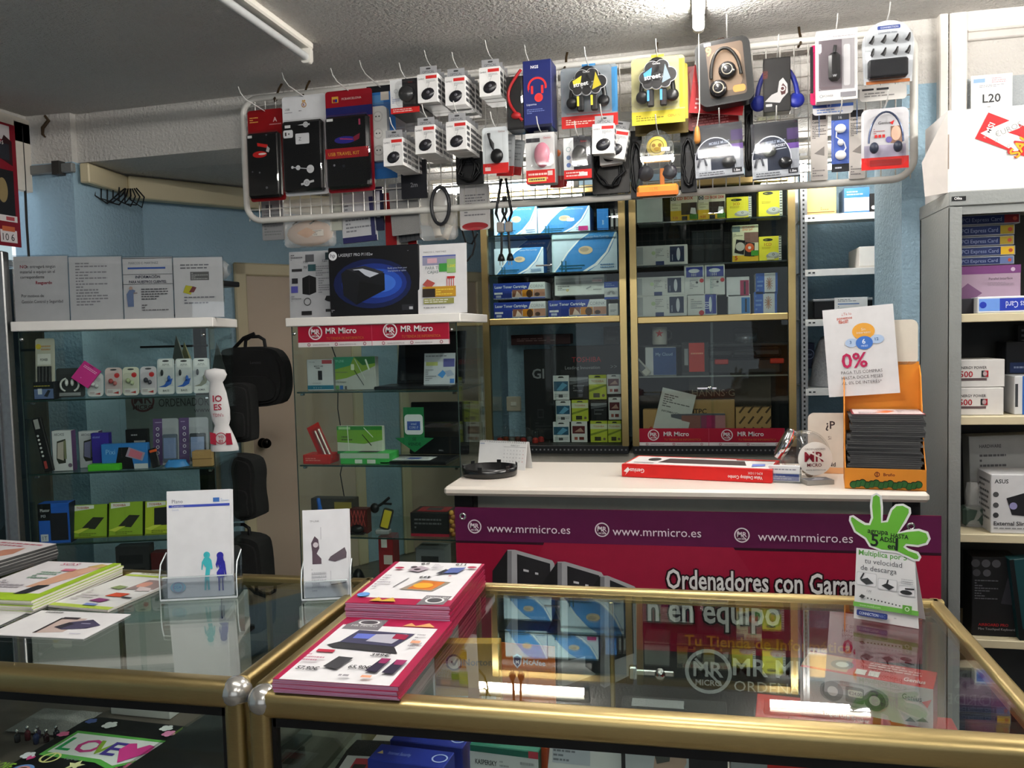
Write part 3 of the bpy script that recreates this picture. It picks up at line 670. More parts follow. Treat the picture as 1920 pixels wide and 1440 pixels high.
# ---- three travel kits at the left
def kit(top, tart, bart, mid=None):
    def f(t, w, h):
        m = MB(); m.rprism(-w/2, 0, w/2, h, 0, .004, .012, M(top[0], .35)); m.front(-w/2, 0, w/2, h).art(tart); m.build('card', t)
        m = MB(); m.box(-w*.46, -.034, h*.03, w*.46, -.001, h*.735, M('101012', .35), .01); m.front(-w*.46, h*.03, w*.46, h*.735, -.034).art(bart); m.build('case', t)
        m = MB(); m.box(-w*.48, -.039, h*.015, w*.48, -.0005, h*.75, 'clear', .012); m.build('blister', t)
    return f
hung('travel_kit', 'black travel kit pack with dark red top, first on the upper row of the grid', 'accessory pack', (467, 533, 205, 377), .05, kit(('8a1418',),
     [('w', .06, .86, .3, .93, 3, 'e0a050'), ('C', 'A', .78, .86, .05, 'd8b8b8'), ('w', .62, .82, .95, .845, 1, 'c08080')],
     [('r', .06, .92, .2, .96, 'd8d8d6'), ('e', .42, .66, .22, .05, 'c21c1c'), ('e', .5, .665, .12, .015, 'e8d8d0'), ('p', [(.35, .84), (.68, .8), (.66, .75), (.36, .79)], 'c8201c'), ('p', [(.66, .78), (.74, .74), (.7, .68), (.62, .7)], 'b9b9b9'), ('d', .18, .4, .012, '6a6a70'), ('d', .4, .38, .014, '77777c'), ('d', .6, .14, .02, '66666c'), ('d', .65, .95, .016, '55555c')]), None, 'the dark red topped travel kit')
hung('travel_kit', 'black travel kit pack with white top and white cable reels on the upper row', 'accessory pack', (532, 614, 178, 366), .075, kit(('d8d8da',),
     [('o', .5, .905, .028, .008, 'b07a2a'), ('C', 'R', .5, .89, .03, '7a3a5a'), ('p', [(.46, .935), (.54, .935), (.53, .955), (.5, .945), (.47, .955)], 'c29030'), ('c', 'USB', .12, .86, .022, '44444c'), ('w', .05, .83, .25, .845, 1, '8a8a90'), ('w', .38, .84, .62, .855, 1, '55555a')],
     [('r', .1, .9, .24, .94, 'd9d9d8'), ('d', .62, .93, .04, 'd0d0d2'), ('o', .62, .93, .025, .006, '8a8a90'), ('p', [(.42, .93), (.55, .94), (.72, .915), (.72, .945), (.55, .92)], 'c8c8ca'), ('p', rrect(.06, .76, .3, .87, .03), 'dededf'), ('r', .1, .79, .14, .84, '3a3a3c'), ('d', .2, .815, .012, '5a5a5c'), ('p', rrect(.36, .66, .7, .81, .02), 'd8d8da'), ('C', 'Z', .47, .71, .05, '88888c'), ('d', .7, .3, .058, 'd2d2d4'), ('d', .4, .33, .035, 'cfcfd2'), ('d', .26, .34, .02, 'c8c8ca'), ('l', .26, .34, .7, .3, .012, 'c0c0c4'), ('d', .6, .11, .05, 'd0d0d2'), ('l', .46, .09, .78, .13, .03, 'c8c8ca'), ('o', .6, .11, .026, .006, '8a8a90')]), None, 'the white topped travel kit')
hung('travel_kit', 'black travel kit pack with red and blue top and red band on the upper row', 'accessory pack', (613, 700, 168, 360), .095, kit(('8e1522',),
     [('r', 0, .74, 1, .84, '1c1f5a'), ('r', .14, .885, .28, .945, 'c89a3a'), ('r', .16, .89, .21, .92, '8a1530'), ('r', .21, .89, .26, .92, '24307a'), ('t', 'FCBARCELONA', .36, .905, .022, 'd9b8b4', .55)],
     [('r', .05, .93, .2, .965, 'd8d8d6'), ('e', .47, .66, .25, .05, '24207a'), ('l', .35, .68, .65, .66, .012, 'b02a4a'), ('p', [(.66, .69), (.82, .74), (.8, .66), (.68, .63)], '7a1830'), ('r', 0, .41, 1, .55, '9c1820'), ('t', 'USB TRAVEL KIT', .07, .45, .048, 'e0b23a', .86), ('d', .2, .32, .016, '8a8a92'), ('d', .42, .3, .02, '3a3a44'), ('r', .8, .85, .84, .93, 'a83a5a')]), None, 'the red and blue travel kit')
# ---- power strip pack
def strip(t, w, h):
    m = MB(); m.box(-w/2, 0, 0, w/2, .004, h, M('2f6fb4', .4)); m.front(-w/2, 0, w/2, h).art([('r', 0, .93, 1, 1, '15171c'), ('r', .1, .8, .6, .9, '5d97cf'), ('r', .5, .84, .8, .93, 'd9cfc2'), ('r', 0, .35, 1, .5, '1f5a9c')]); m.build('card', t)
    m = MB(); m.rprism(-w*.35, h*.18, w*.3, h*.76, -.03, -.001, .02, M('dcdad5', .35)); m.build('power_strip', t)
    for k in range(3):
        m = MB(); m.lathe([(.0001, -.002), (.016, -.002), (.02, .002), (.022, .0)], M('c9c7c2', .4), 16, Matrix.Translation((-.003, -.031, h*(.29+.18*k))) @ Matrix.Rotation(pi/2, 4, 'X'))
        for dx in (-.007, .007): m.ell((-.003+dx, -.033, h*(.29+.18*k)), (.003, .002, .003), M('2a2a2a'), 8)
        m.build('socket', t)
    m = MB(); m.box(-w*.45, -.036, h*.1, w*.42, -.0005, h*.8, 'clear', .01); m.build('blister', t)
hung('power_strip_pack', 'white socket strip in a blue card pack behind the mouse boxes', 'power strip', (690, 742, 160, 335), .05, strip, None, 'the socket strip pack')
# ---- mouse boxes: one white carton with hang tab, then copies
def mousebox(t, w, h, d=.042):
    hb = h*.77
    m = MB(); m.box(-w/2, 0, 0, w/2, d, hb, M('dedcda', .45), .0012)
    m.front(-w/2, 0, w/2, hb).art([('p', [(0, .95), (.34, .72), (.62, .25), (.55, 0), (0, 0)], 'e6e4e2'), ('r', .42, .82, .96, .93, 'c22a28'), ('w', .45, .66, .95, .78, 3, '8a8a8c'), ('l', .62, .72, .42, .34, .012, '9a9a9c'), ('t', 'Gembird', .04, .80, .07, '5a5a5e', .3)])
    m.face((w/2, 0, 0), (0, 1, 0), (0, 0, 1), d, hb).art([('r', .06, .12+.2*i, .94, .24+.2*i, '4a4a4e') for i in range(4)]); m.build('carton', t)
    m = MB(); m.front(-w/2, 0, w/2, hb); X = Matrix.Translation((w*.0, -.0, hb*.3)) @ Matrix.Rotation(radians(-25), 4, 'Y')
    m.ell((0, 0, 0), (w*.34, .006, hb*.2), M('1c1b20', .25), 16, X); m.ell((w*.05, -.004, .003), (w*.1, .0035, hb*.06), M('55545a', .3), 10, X); m.build('mouse_window', t)
    m = MB(); m.box(-w*.42, d*.35, hb, w*.42, d*.35+.0015, h, M('98989a', .4)); m.front(-w*.42, hb, w*.42, h, d*.35).art([('c', 'OPTICAL', .5, .2, .3, '44464a', .7), ('p', rrect(.36, .62, .64, .82, .08), '3a3a3c')]); m.build('hang_tab', t)
MBROW = [('upper row, left column', (781, 822, 121, 192), .225, 5), ('upper row, middle column', (834, 873, 126, 197), .22, 5), ('upper row, right column', (897, 939, 107, 180), .20, 4),
         ('lower row, left column', (717, 757, 246, 311), .225, 5), ('lower row, middle column', (776, 818, 222, 288), .225, 5), ('lower row, right column', (836, 875, 216, 281), .225, 5)]
_mp = None
for nm, px, dist, n in MBROW:
    u0, u1, z0, z1 = FG.box(*px, -dist); uc = (u0+u1)/2
    for k in range(n):
        loc = FG.at(uc+random.uniform(-.003, .003)*(k > 0), z0+random.uniform(-.002, .002)*(k > 0), -dist+.0435*k)
        lab = ('white mouse carton at the front of its hook, %s of mouse cartons' if k == 0 else 'white mouse carton behind the front one, %s of mouse cartons') % nm
        gr = 'mouse cartons, '+nm
        if _mp is None:
            _mp = thing('mouse_carton', lab, 'mouse box', loc, FG.yaw, gr); mousebox(_mp, .083, .142)
        else: dup(_mp, loc, lab, group=gr)
    hook(uc, z1-.008, 'the mouse cartons of the '+nm)
u0, u1, z0, z1 = FG.box(1108, 1152, 226, 288, -.2); uc = (u0+u1)/2
for k, (dx, tl, dy, lab) in enumerate(((0, 2, 0, 'frontmost of the loose mouse cartons right of the black mouse pack'), (.032, 12, .05, 'tilted mouse carton second in the loose group beside the black mouse pack'), (.015, -3, .1, 'mouse carton hidden behind the tilted one beside the black mouse pack'))):
    o = dup(_mp, FG.at(uc+dx, z0-.01*(k > 0)-.012*(k == 2), -.2+dy), lab, group='loose mouse cartons'); o.rotation_euler = (0, radians(tl), FG.yaw)
hook(uc, z1-.008, 'the loose mouse cartons')
# ---- boxed and blistered mice
def mousepack(body, bodycol, redh=.2, art=(), side='2a2a2c', d=.05):
    def f(t, w, h):
        m = MB(); m.box(-w/2, .0, 0, w/2, d, h*.97, M(side, .35), .003); m.front(-w/2, 0, w/2, h*.97).art([('r', 0, 0, 1, 1, body), ('r', 0, 0, 1, redh, 'c0211e'), ('t', 'Genius', .62, .88, .04, 'b02220', .3), ('w', .08, redh*.2, .75, redh*.85, 2, 'e8c0b8')]+list(art)); m.build('carton', t)
        m = MB(); m.ell((w*.08, -.006, h*.54), (w*.28, .018, h*.24), M(bodycol, .25), 18); m.build('mouse', t)
        m = MB(); m.box(-w*.28, -.028, h*redh, w*.48, -.0006, h*.9, 'clear', .012); m.build('blister', t)
        m = MB(); m.box(-w*.25, d*.4, h*.96, w*.25, d*.4+.001, h*1.04, M('3a3a3e', .3)); m.build('hang_tab', t)
    return f
hung('mouse_pack', 'wireless mouse box with black mouse and red foot on the upper row', 'mouse box', (732, 786, 146, 212), .2, mousepack('1d1d20', '2a2a2c', .17, [('r', 0, .17, .42, 1, 'dcdcdc'), ('o', .2, .66, .06, .012, '9aa0a4'), ('w', .06, .3, .36, .5, 4, '7a8ab0')], '2a2426', .16), None, 'the black mouse box with a red foot')
hung('mouse_pack', 'clear pack with black retractable mouse on red and white card, lower row', 'mouse box', (905, 953, 238, 325), .19, pack('cdd2d4', [('r', 0, 0, 1, .22, 'c0211e'), ('p', [(.08, .06), (.3, .06), (.3, .14), (.08, .14)], 'e3c8c4'), ('t', 'Genius', .62, .88, .04, '8a3a3a', .3)], (.12, .1, .9, .92), [('mouse', dome((.08, -.012, .36), (.25, .014, .16), '121214')), ('cable_reel', lambda m, w, h: m.tube([(-.05*w, -.01, .5*h), (-.1*w, -.01, .62*h), (-.2*w, -.01, .75*h), (-.22*w, -.01, .86*h)], [.003, .009, .004, .007], M('161618'), 8))], .03), None, 'the black retractable mouse pack')
for k, (px, ds, tl) in enumerate((((930, 962, 252, 330), .12, 4), ((948, 976, 262, 328), .06, 9))):
    hung('mouse_pack', 'thin mouse pack with red foot hung %s the retractable mouse pack' % ('right behind' if k == 0 else 'furthest behind'), 'mouse box', px, ds, pack('b9bdbf', [('r', 0, 0, 1, .24, 'b0201e'), ('w', .2, .4, .8, .9, 6, '8d9092')], (.1, .1, .9, .9), None, .02), tilt=tl)
hung('mouse_pack', 'clear mouse pack with pink and white mouse over a red foot, lower row', 'mouse box', (986, 1040, 246, 344), .2, mousepack('c9c9c8', 'c47a8c', .27, [('r', .02, .82, .5, .9, '2c2c30'), ('r', .06, .04, .7, .12, 'd8c46a'), ('w', .1, .05, .66, .11, 1, '4a3a3a'), ('r', .75, .15, .92, .24, 'd8c0b8')], 'a8a8a8', .06), None, 'the pink mouse pack')
for k, (px, ds, tl) in enumerate((((1030, 1056, 262, 352), .1, 3), ((1040, 1062, 268, 350), .05, 5))):
    hung('mouse_pack', 'clear mouse pack %s the pink mouse pack' % ('next behind' if k == 0 else 'second behind'), 'mouse box', px, ds, pack('a9a6a2', [('r', 0, 0, 1, .25, 'a82a2a'), ('d', .5, .72, .07, 'c8642a')], (.1, .1, .9, .9), None, .03), tilt=tl)
hung('mouse_pack', 'clear mouse pack with matte black mouse and three round icons, lower row', 'mouse box', (1057, 1109, 255, 335), .2, mousepack('26262a', '131315', .22, [('r', 0, .22, .36, 1, 'd6d8d8'), ('o', .18, .72, .06, .015, '8aa0a0'), ('d', .18, .52, .055, '6a7c98'), ('d', .18, .34, .055, '5a6fa0'), ('r', .55, .06, .85, .15, 'd8cfcf')], '2a2a2c', .05), None, 'the matte black mouse pack')
# ---- headphones
def headset(m_, w, cup, band, cz, bz, y, cupr, sep, bandr=.004, col='1a1a1c', ccol='222226', half=1.0):
    """parts for headphones: arched band and two ear cups"""
    t = m_; m = MB(); P = [(sep*cos(a)*half, y, cz+(bz-cz)*sin(a)) for a in [pi*i/14 for i in range(15)]]
    m.tube(P, bandr, M(band, .3), 8); m.build('headband', t)
    for sx in (-1, 1):
        m = MB(); m.lathe([(.0001, .014), (cupr*.6, .013), (cupr*.95, .008), (cupr, 0), (cupr*.9, -.008), (.0001, -.01)], M(ccol, .3), 18, Matrix.Translation((sx*sep*.92, y, cz)) @ Matrix.Rotation(radians(90-sx*12), 4, 'X')); m.build('ear_cup', t)
def ngs(t, w, h):
    x0 = -w/2; sp = x0+w*.38
    m = MB(); m.box(sp, 0, 0, w/2, .10, h, M('18225e', .4), .002); m.front(sp, 0, w/2, h).art([('C', 'NGS', .42, .88, .045, 'e8e8ee', .45), ('o', .5, .6, .15, .03, 'd02a26'), ('r', .2, .45, .85, .57, '18225e'), ('r', .28, .5, .36, .62, 'd02a26'), ('r', .64, .5, .72, .62, 'd02a26'), ('d', .55, .44, .065, 'e03430'), ('d', .55, .44, .04, 'c42a28'), ('t', 'Liquorice', .12, .33, .03, 'd0d4e4', .5), ('w', .12, .2, .75, .28, 3, '6a78b0'), ('r', 0, 0, 1, .04, '10122a')]); m.build('carton', t)
    m = MB(); m.box(x0, .004, 0, sp, .10, h*.8, M('121214', .3), .002); m.build('window_side', t)
    m = MB(); P = [(sp-.006-(w*.3)*sin(pi*i/12), -.002, h*(.12+.76*i/12)) for i in range(13)]; m.tube(P, .006, M('a01c20', .3), 8); m.ell((sp-.03, -.002, h*.2), (.02, .012, .014), M('a01c20', .3), 12); m.build('headphones', t)
    m = MB(); m.box(x0, -.014, .0, sp, .0, h*.97, 'clear', .006); m.build('blister', t)
hung('headphone_box', 'dark blue headphone box showing red headphones on the upper row', 'headphone box', (949, 1034, 114, 240), .2, ngs, None, 'the blue headphone box')
def street(foot, fcol, ac, lc):
    def f(t, w, h):
        m = MB(); m.rprism(-w/2, 0, w/2, h, 0, .004, .012, M('8a9298' if foot == 'c0211e' else 'c2bd8a', .35)); m.front(-w/2, 0, w/2, h).art([('r', 0, 0, 1, .2, foot), ('w', .08, .05, .6, .15, 3, 'f0d8c8' if foot == 'c0211e' else '8a7a20'), ('t', 'GENIUS' if foot != 'c0211e' else '', .68, .09, .04, 'b04a20', .25), ('r', .9, .22, 1, .95, fcol)]); m.build('card', t)
        headset(t, w, 0, '141416', h*.38, h*.93, -.03, h*.10, w*.3, .009, ccol='18181a')
        m = MB(); y = -.058; P = [(.0, .0)]; pts = []
        for cx, cz, r in ((-.2, .64, .12), (-.08, .76, .14), (.1, .78, .13), (.24, .66, .13), (.16, .56, .1), (0, .54, .1), (-.16, .55, .1)): m.front(-w/2, 0, w/2, h, y+.002); m.k = 0; m.art([('d', .5+cx, cz, r*.86, 'd8d8da')])
        for cx, cz, r in ((-.2, .64, .11), (-.08, .76, .13), (.1, .78, .12), (.24, .66, .12), (.16, .56, .09), (0, .54, .09), (-.16, .55, .09), (0, .66, .1)): m.front(-w/2, 0, w/2, h, y); m.k = 2; m.art([('d', .5+cx, cz, r*.86, '1a1a1c')])
        m.front(-w/2, 0, w/2, h, y); m.k = 6; m.art([('p', [(.26, .7), (.42, .78), (.4, .66), (.28, .62)], ac), ('p', [(.6, .54), (.66, .82), (.76, .6)], lc), ('T', 'street', .28, .6, .075, 'e6e6e6', .38, 6), ('c', 'Genius', .5, .82, .03, 'e0e0e0', .2)]); m.build('label', t)
        for sx in (-1, 1): m = MB(); m.box(sx*w*.12-.012, -.05, h*.22, sx*w*.12+.012, -.03, h*.48, M('1a1a1c'), .004); m.box(sx*w*.12-.012, -.052, h*.3, sx*w*.12-.004, -.05, h*.46, M(ac)); m.build('ear_pad', t)
        m = MB(); m.box(-w*.47, -.064, h*.2, w*.47, -.0006, h*.96, 'clear', .02); m.build('blister', t)
        m = MB(); m.box(-w*.12, .0, h, w*.12, .003, h*1.04, M(fcol, .4)); m.build('hang_tab', t)
    return f
hung('headphone_pack', 'clear headphone pack with red foot and black cloud label with yellow print', 'headphone pack', (1052, 1158, 124, 238), .16, street('c0211e', '3a80b4', 'd8c93a', 'b8a82a'), None, 'the red footed headphone pack')
hung('headphone_pack', 'yellow framed headphone pack with black cloud label with blue print', 'headphone pack', (1184, 1284, 107, 232), .18, street('e3d23a', 'e3d23a', '4a94cf', '7a8a94'), None, 'the yellow headphone pack')
hung('headphone_pack', 'second yellow headphone pack hanging just behind the front yellow one', 'headphone pack', (1190, 1290, 122, 252), .09, pack('d9c93c', [('r', .1, .25, .9, .9, '8a8a60'), ('r', 0, 0, 1, .2, '5a4a18')], None))
# black boxed gaming headset and the packs behind it
def gamer(t, w, h):
    m = MB(); m.rprism(-w/2, 0, w/2, h, 0, .07, .03, M('080808', .4), 6); m.front(-w/2, 0, w/2, h).art([('p', rrect(.03, .03, .97, .97, .07), '060606'), ('p', rrect(.2, .11, .87, .93, .06), '4a3c30'), ('p', rrect(.25, .2, .82, .85, .2), '6a5644'), ('C', '9', .25, .78, .14, 'b08a4a'), ('r', .18, .93, .3, .975, 'dedede'), ('p', rrect(.62, .15, .85, .26, .05), 'a87a3c')]); m.build('carton', t)
    m = MB(); m.tube([(w*.02-w*.27*cos(pi*i/14), -.016, h*(.4+.44*sin(pi*i/14))) for i in range(15)], .006, M('1a1816', .4), 8); m.build('headband', t)
    for cx, cz in ((.05, .5), (-.14, .24)):
        m = MB(); m.lathe([(.0001, .02), (.012, .018), (.024, .014), (.03, .006), (.03, -.004), (.0001, -.006)], M('1f1e20', .2), 18, Matrix.Translation((cx*w, -.008, cz*h)) @ Matrix.Rotation(pi/2, 4, 'X')); m.lathe([(.016, .0185), (.018, .0195), (.02, .017)], M('8a8274', .3, .5), 18, Matrix.Translation((cx*w, -.008, cz*h)) @ Matrix.Rotation(pi/2, 4, 'X')); m.build('ear_cup', t)
    m = MB(); m.rprism(-w*.31, h*.1, w*.38, h*.94, -.012, -.001, .02, 'softclear', 4, False); m.build('window', t)
    m = MB(); m.tube([(-.02, .03, h), (-.008, .03, h+.014), (.008, .03, h+.014), (.02, .03, h)], .002, M('2a1a14'), 6); m.build('handle', t)
hung('headset_box', 'rounded black gaming headset box tilted on its hook at top right', 'headset box', (1312, 1416, 72, 194), .24, gamer, None, 'the black gaming headset box', tilt=-5, hz=2.56)
hung('headphone_pack', 'red and white pack sticking out left behind the black gaming headset box', 'headphone pack', (1290, 1392, 92, 214), .14, pack('d4d0cc', [('r', 0, 0, 1, .48, 'a8161c'), ('p', [(0, .48), (.35, .48), (0, .75)], 'b81c20'), ('w', .1, .05, .7, .25, 3, 'd8a8a8')], (.08, .15, .92, .95), None, .03), tilt=8)
hung('headphone_pack', 'dark red pack showing its printed foot under the black gaming headset box', 'headphone pack', (1290, 1385, 118, 240), .08, pack('7a1216', [('w', .08, .05, .8, .22, 4, 'b86a6a')], (.06, .1, .94, .95), None, .03), tilt=-3)
def hood(t, w, h):
    m = MB(); m.box(-w*.30, -.002, h*.06, w*.28, .06, h*.98, M('131214', .35), .002); m.front(-w*.30, h*.06, w*.28, h*.98, -.002).art([('p', [(.05, .2), (.3, .32), (.52, .36), (.58, .56), (.72, .62), (.88, .5), (.9, .34), (.7, .24), (.6, .16)], 'c9c6c6'), ('p', [(.6, .42), (.72, .52), (.84, .44), (.8, .32), (.66, .3)], '4a2020'), ('o', .7, .42, .05, .02, 'd8d0d0'), ('T', 'VARONOS', .16, .62, .1, '8a3a36', .3, 90), ('p', rrect(.08, .1, .32, .15, .03), 'd0d0d0')]); m.build('carton', t)
    headset(t, w, 0, '1c2890', h*.25, h*.88, .02, h*.14, w*.44, .009, ccol='1c2a94')
    m = MB(); m.box(-w*.5, -.012, 0, w*.5, .07, h*.98, 'clear', .008); m.build('blister', t)
hung('headphone_pack', 'dark boxed headphones with blue cups and white hooded figure print', 'headphone pack', (1414, 1502, 106, 216), .14, hood, None, 'the blue hooded figure headphones')
# ---- chargers at top right
def ewent(t, w, h):
    m = MB(); m.box(-w/2, 0, 0, w/2, .05, h, M('e2dfdd', .4), .0015); m.front(-w/2, 0, w/2, h).art([('r', .05, .15, .93, .86, '6d6268'), ('r', .62, .15, .93, .86, 'a9a5a8'), ('p', rrect(.66, .2, .82, .78, .04), 'c4c2c4'), ('t', 'ewent', .06, .9, .045, 'b08a90', .28), ('w', .4, .89, .95, .94, 2, 'a8a0a4'), ('t', 'POWER', .16, .055, .035, '4a4a4c', .25), ('o', .11, .07, .022, .006, '4a4a4c'), ('r', .58, .04, .96, .11, '77757a')]); m.build('carton', t)
    m = MB(); m.box(-w*.22, -.026, h*.26, w*.07, -.001, h*.66, M('141416', .25), .01); m.front(-w*.22, h*.26, w*.07, h*.66, -.026).art([('C', 'W', .5, .12, .09, 'b8b8bc', .4)]); m.build('adapter', t)
    m = MB(); m.tube([(-w*.07, -.014, h*.66), (-w*.06, -.014, h*.72), (-w*.05, -.014, h*.76)], .006, M('1c1c1e'), 8); m.build('cable', t)
    m = MB(); m.box(-w*.46, -.03, h*.14, w*.44, -.0006, h*.88, 'clear', .008); m.build('window', t)
hung('adapter_box', 'white laptop power adapter box with black adapter in its window', 'adapter box', (1531, 1608, 55, 188), .22, ewent, None, 'the white adapter box')
hung('adapter_box', 'pink edged pack half hidden behind the white adapter box', 'adapter box', (1519, 1560, 84, 196), .12, pack('c21a5a', [('r', .0, .2, .14, .98, '1a1a1c'), ('r', .3, .3, .9, .9, 'd8d8da')], (.1, .1, .9, .9), None, .03))
def tips(t, w, h):
    P = [(w*.5*cos(a), h*.62+h*.38*sin(a)) for a in [pi*i/16 for i in range(17)]]; P = [(w*.5, .01), (w*.5, h*.62)][1:]+P[1:-1]+[(-w*.5, h*.62), (-w*.46, 0), (w*.46, 0)]
    m = MB(); m.prism(P, 0, .004, M('cfd3d8', .35)); m.front(-w/2, 0, w/2, h).art([('p', rrect(.3, .86, .74, .92, .02), '3a4a86'), ('t', 'CONNECTION', .36, .875, .03, 'd8dce8', .34), ('c', 'DPOWER-90W', .5, .79, .032, '7a8290', .36), ('r', .08, .0, .92, .05, 'b06a3c')]); m.build('card', t)
    m = MB(); m.box(-w*.4, -.034, h*.06, w*.36, -.001, h*.36, M('1b1c20', .3), .006); m.build('adapter', t)
    for r in range(2):
        for c in range(4):
            x, z = (-.34+.23*c)*w, (.47+.2*r)*h; m = MB(); m.tube([(x, -.008, z-.006), (x+.006, -.01, z+.004), (x+.01, -.012, z+.018)], [.008, .006, .0025], M('1a1a1c', .3), 8); m.build('connector_tip', t)
    m = MB(); m.box(-w*.45, -.042, h*.03, w*.45, -.0006, h*.82, 'clear', .014); m.build('blister', t)
hung('adapter_pack', 'rounded charger pack with eight connector tips at the top right corner', 'adapter pack', (1616, 1714, 38, 156), .2, tips, None, 'the charger pack with eight tips')
hung('adapter_box', 'white carton end seen under the rounded charger pack', 'adapter box', (1612, 1700, 160, 188), .1, pack('d6d2cd', [('r', .05, .72, .3, .85, '2a2a2c'), ('r', .36, .7, .62, .85, '3a3a3c'), ('w', .1, .25, .9, .6, 2, '8a8684')], None, d=.03))
hung('adapter_box', 'blue edged white carton under the white adapter box', 'adapter box', (1524, 1600, 192, 214), .1, pack('d2d2d4', [('r', 0, .6, 1, 1, '3a5aa4'), ('o', .4, .75, .18, .06, 'b0c0e0'), ('w', .1, .1, .9, .5, 2, '6a86c0')], None))
# ---- lower row at right
def monkey(t, w, h):
    P = [(w*.40*cos(a), h*.66+h*.33*sin(a)) for a in [radians(-40)+radians(260)*i/20 for i in range(21)]]+[(-w*.48, h*.2), (-w*.5, h*.06), (-w*.42, 0), (w*.42, 0), (w*.5, h*.06), (w*.48, h*.2)]
    m = MB(); m.prism(P, -.045, .0, 'acrylic'); m.build('blister', t)
    headset(t, w, 0, '3a3430', h*.36, h*.92, -.02, h*.12, w*.3, .006, ccol='26242a')
    m = MB(); m.lathe([(.0001, .004), (w*.23, .004), (w*.24, 0), (.0001, 0)], M('e6c640', .4), 24, Matrix.Translation((-.0, -.04, h*.74)) @ Matrix.Rotation(pi/2, 4, 'X')); m.front(-w*.25, h*.6, w*.25, h*.88, -.045).art([('o', .5, .5, .38, .03, '4a3a10'), ('d', .36, .56, .1, '7a5a14'), ('d', .64, .56, .1, '7a5a14'), ('e', .5, .36, .14, .1, '8a6a1a')]); m.build('badge', t)
    m = MB(); m.box(-w*.32, -.044, h*.5, w*.3, -.04, h*.6, M('e0a040', .4), .003); m.front(-w*.32, h*.5, w*.3, h*.6, -.044).art([('w', .1, .15, .9, .85, 2, '7a4a10')]); m.build('name_tag', t)
    m = MB(); m.box(-w*.48, -.05, .0, w*.48, -.002, h*.17, M('d8862c', .4), .008); m.front(-w*.48, 0, w*.48, h*.17, -.05).art([('r', 0, 0, 1, .35, 'b8601c'), ('c', '11.9€', .42, .5, .25, 'b06a20', .3)]); m.build('foot', t)
    m = MB(); m.box(w*.1, -.047, h*.66, w*.3, -.0455, h*.72, M('e4e4e0')); m.build('price_sticker', t)
    m = MB(); m.box(-.004+w*.08, -.03, h*.17, w*.16, -.02, h*.42, M('d8782a'), .002); m.build('strut', t)
hung('headphone_pack', 'bulbous clear headphone pack with orange foot and round yellow badge', 'headphone pack', (1194, 1274, 247, 370), .17, monkey, None, 'the orange footed headphone pack')
def mobset(t, w, h):
    m = MB(); m.box(-w/2, 0, 0, w/2, .012, h, M('0e121c', .3)); m.front(-w/2, 0, w/2, h).art([('r', 0, .02, 1, .3, '9599a2'), ('r', .74, .3, 1, .52, 'a2a6ae'), ('r', .74, .5, 1, .6, '5a3a86'), ('r', .76, .66, 1, .86, '3a2a56'), ('p', [(.42+.42*cos(pi*i/16), .34+.42*sin(pi*i/16)) for i in range(17)]+[(0, .14), (.84, .14)], 'c9ccd4'), ('p', [(.42+.4*cos(pi*i/16), .34+.4*sin(pi*i/16)) for i in range(17)]+[(.02, .14), (.82, .14)], '0e1a30'), ('r', 0, .02, 1, .14, 'a9adb4'), ('r', 0, .14, .33, .36, 'b9bcc2'), ('C', 'MOBILE MUSIC', .52, .62, .055, '9aa4b8', .42, 3), ('C', 'HEADSET', .58, .55, .05, 'd0d4dc', .3, 3), ('r', .76, .06, .96, .15, '1a1a22'), ('C', '1.0m', .86, .08, .045, 'e0e0e4', .16), ('w', .08, .04, .6, .12, 2, '55585e'), ('l', .0, .48, .74, .52, .012, 'c4c8d0')]); m.build('card', t)
    m = MB(); m.tube([(-w*.44, -.006, h*.22), (-w*.4, -.006, h*.36), (-w*.3, -.006, h*.38), (-w*.26, -.006, h*.24)], .004, M('3a3c44'), 6); m.build('headband', t)
    for cx, cz in ((-.12, .48), (.2, .26)): m = MB(); m.ell((cx*w, -.008, cz*h), (w*.15, .012, h*.1), M('0c0d12', .2), 16, ); m.build('ear_cup', t)
    m = MB(); m.box(-w*.49, -.024, h*.02, w*.49, -.0006, h*.98, 'clear', .012); m.build('blister', t)
hung('headset_pack', 'square dark blue mobile headset pack under the black gaming headset box', 'headset pack', (1304, 1395, 232, 332), .2, mobset, None, 'the dark blue headset pack at left', tilt=-2)
hung('headset_pack', 'square dark blue mobile headset pack under the hooded figure headphones', 'headset pack', (1411, 1500, 228, 334), .2, mobset, None, 'the dark blue headset pack at right', tilt=-2)
hung('cable_pack', 'narrow blue pack with two white retractable cable reels', 'cable pack', (1559, 1592, 214, 322), .19, pack('4a63b0', [('r', 0, .0, 1, .14, '15161c'), ('r', 0, .9, 1, 1, '24262c'), ('c', '16', .5, .92, .05, 'b0b0b4'), ('w', .2, .04, .9, .1, 1, 'b8bcc8')], (.03, .13, .97, .9), [('reel', dome((0, -.01, .74), (.32, .01, .08), 'e6e4e4')), ('reel', dome((0, -.01, .28), (.32, .01, .085), 'e6e4e4')), ('plug', dome((0, -.01, .5), (.18, .008, .06), 'd8d8dc')), ('cord', lambda m, w, h: m.tube([(-.2*w, -.008, .72*h), (-.25*w, -.008, .6*h), (.2*w, -.008, .5*h), (.3*w, -.008, .4*h), (.1*w, -.008, .3*h)], .0025, M('dcdce0'), 6))], .03), None, 'the blue cable reel pack')
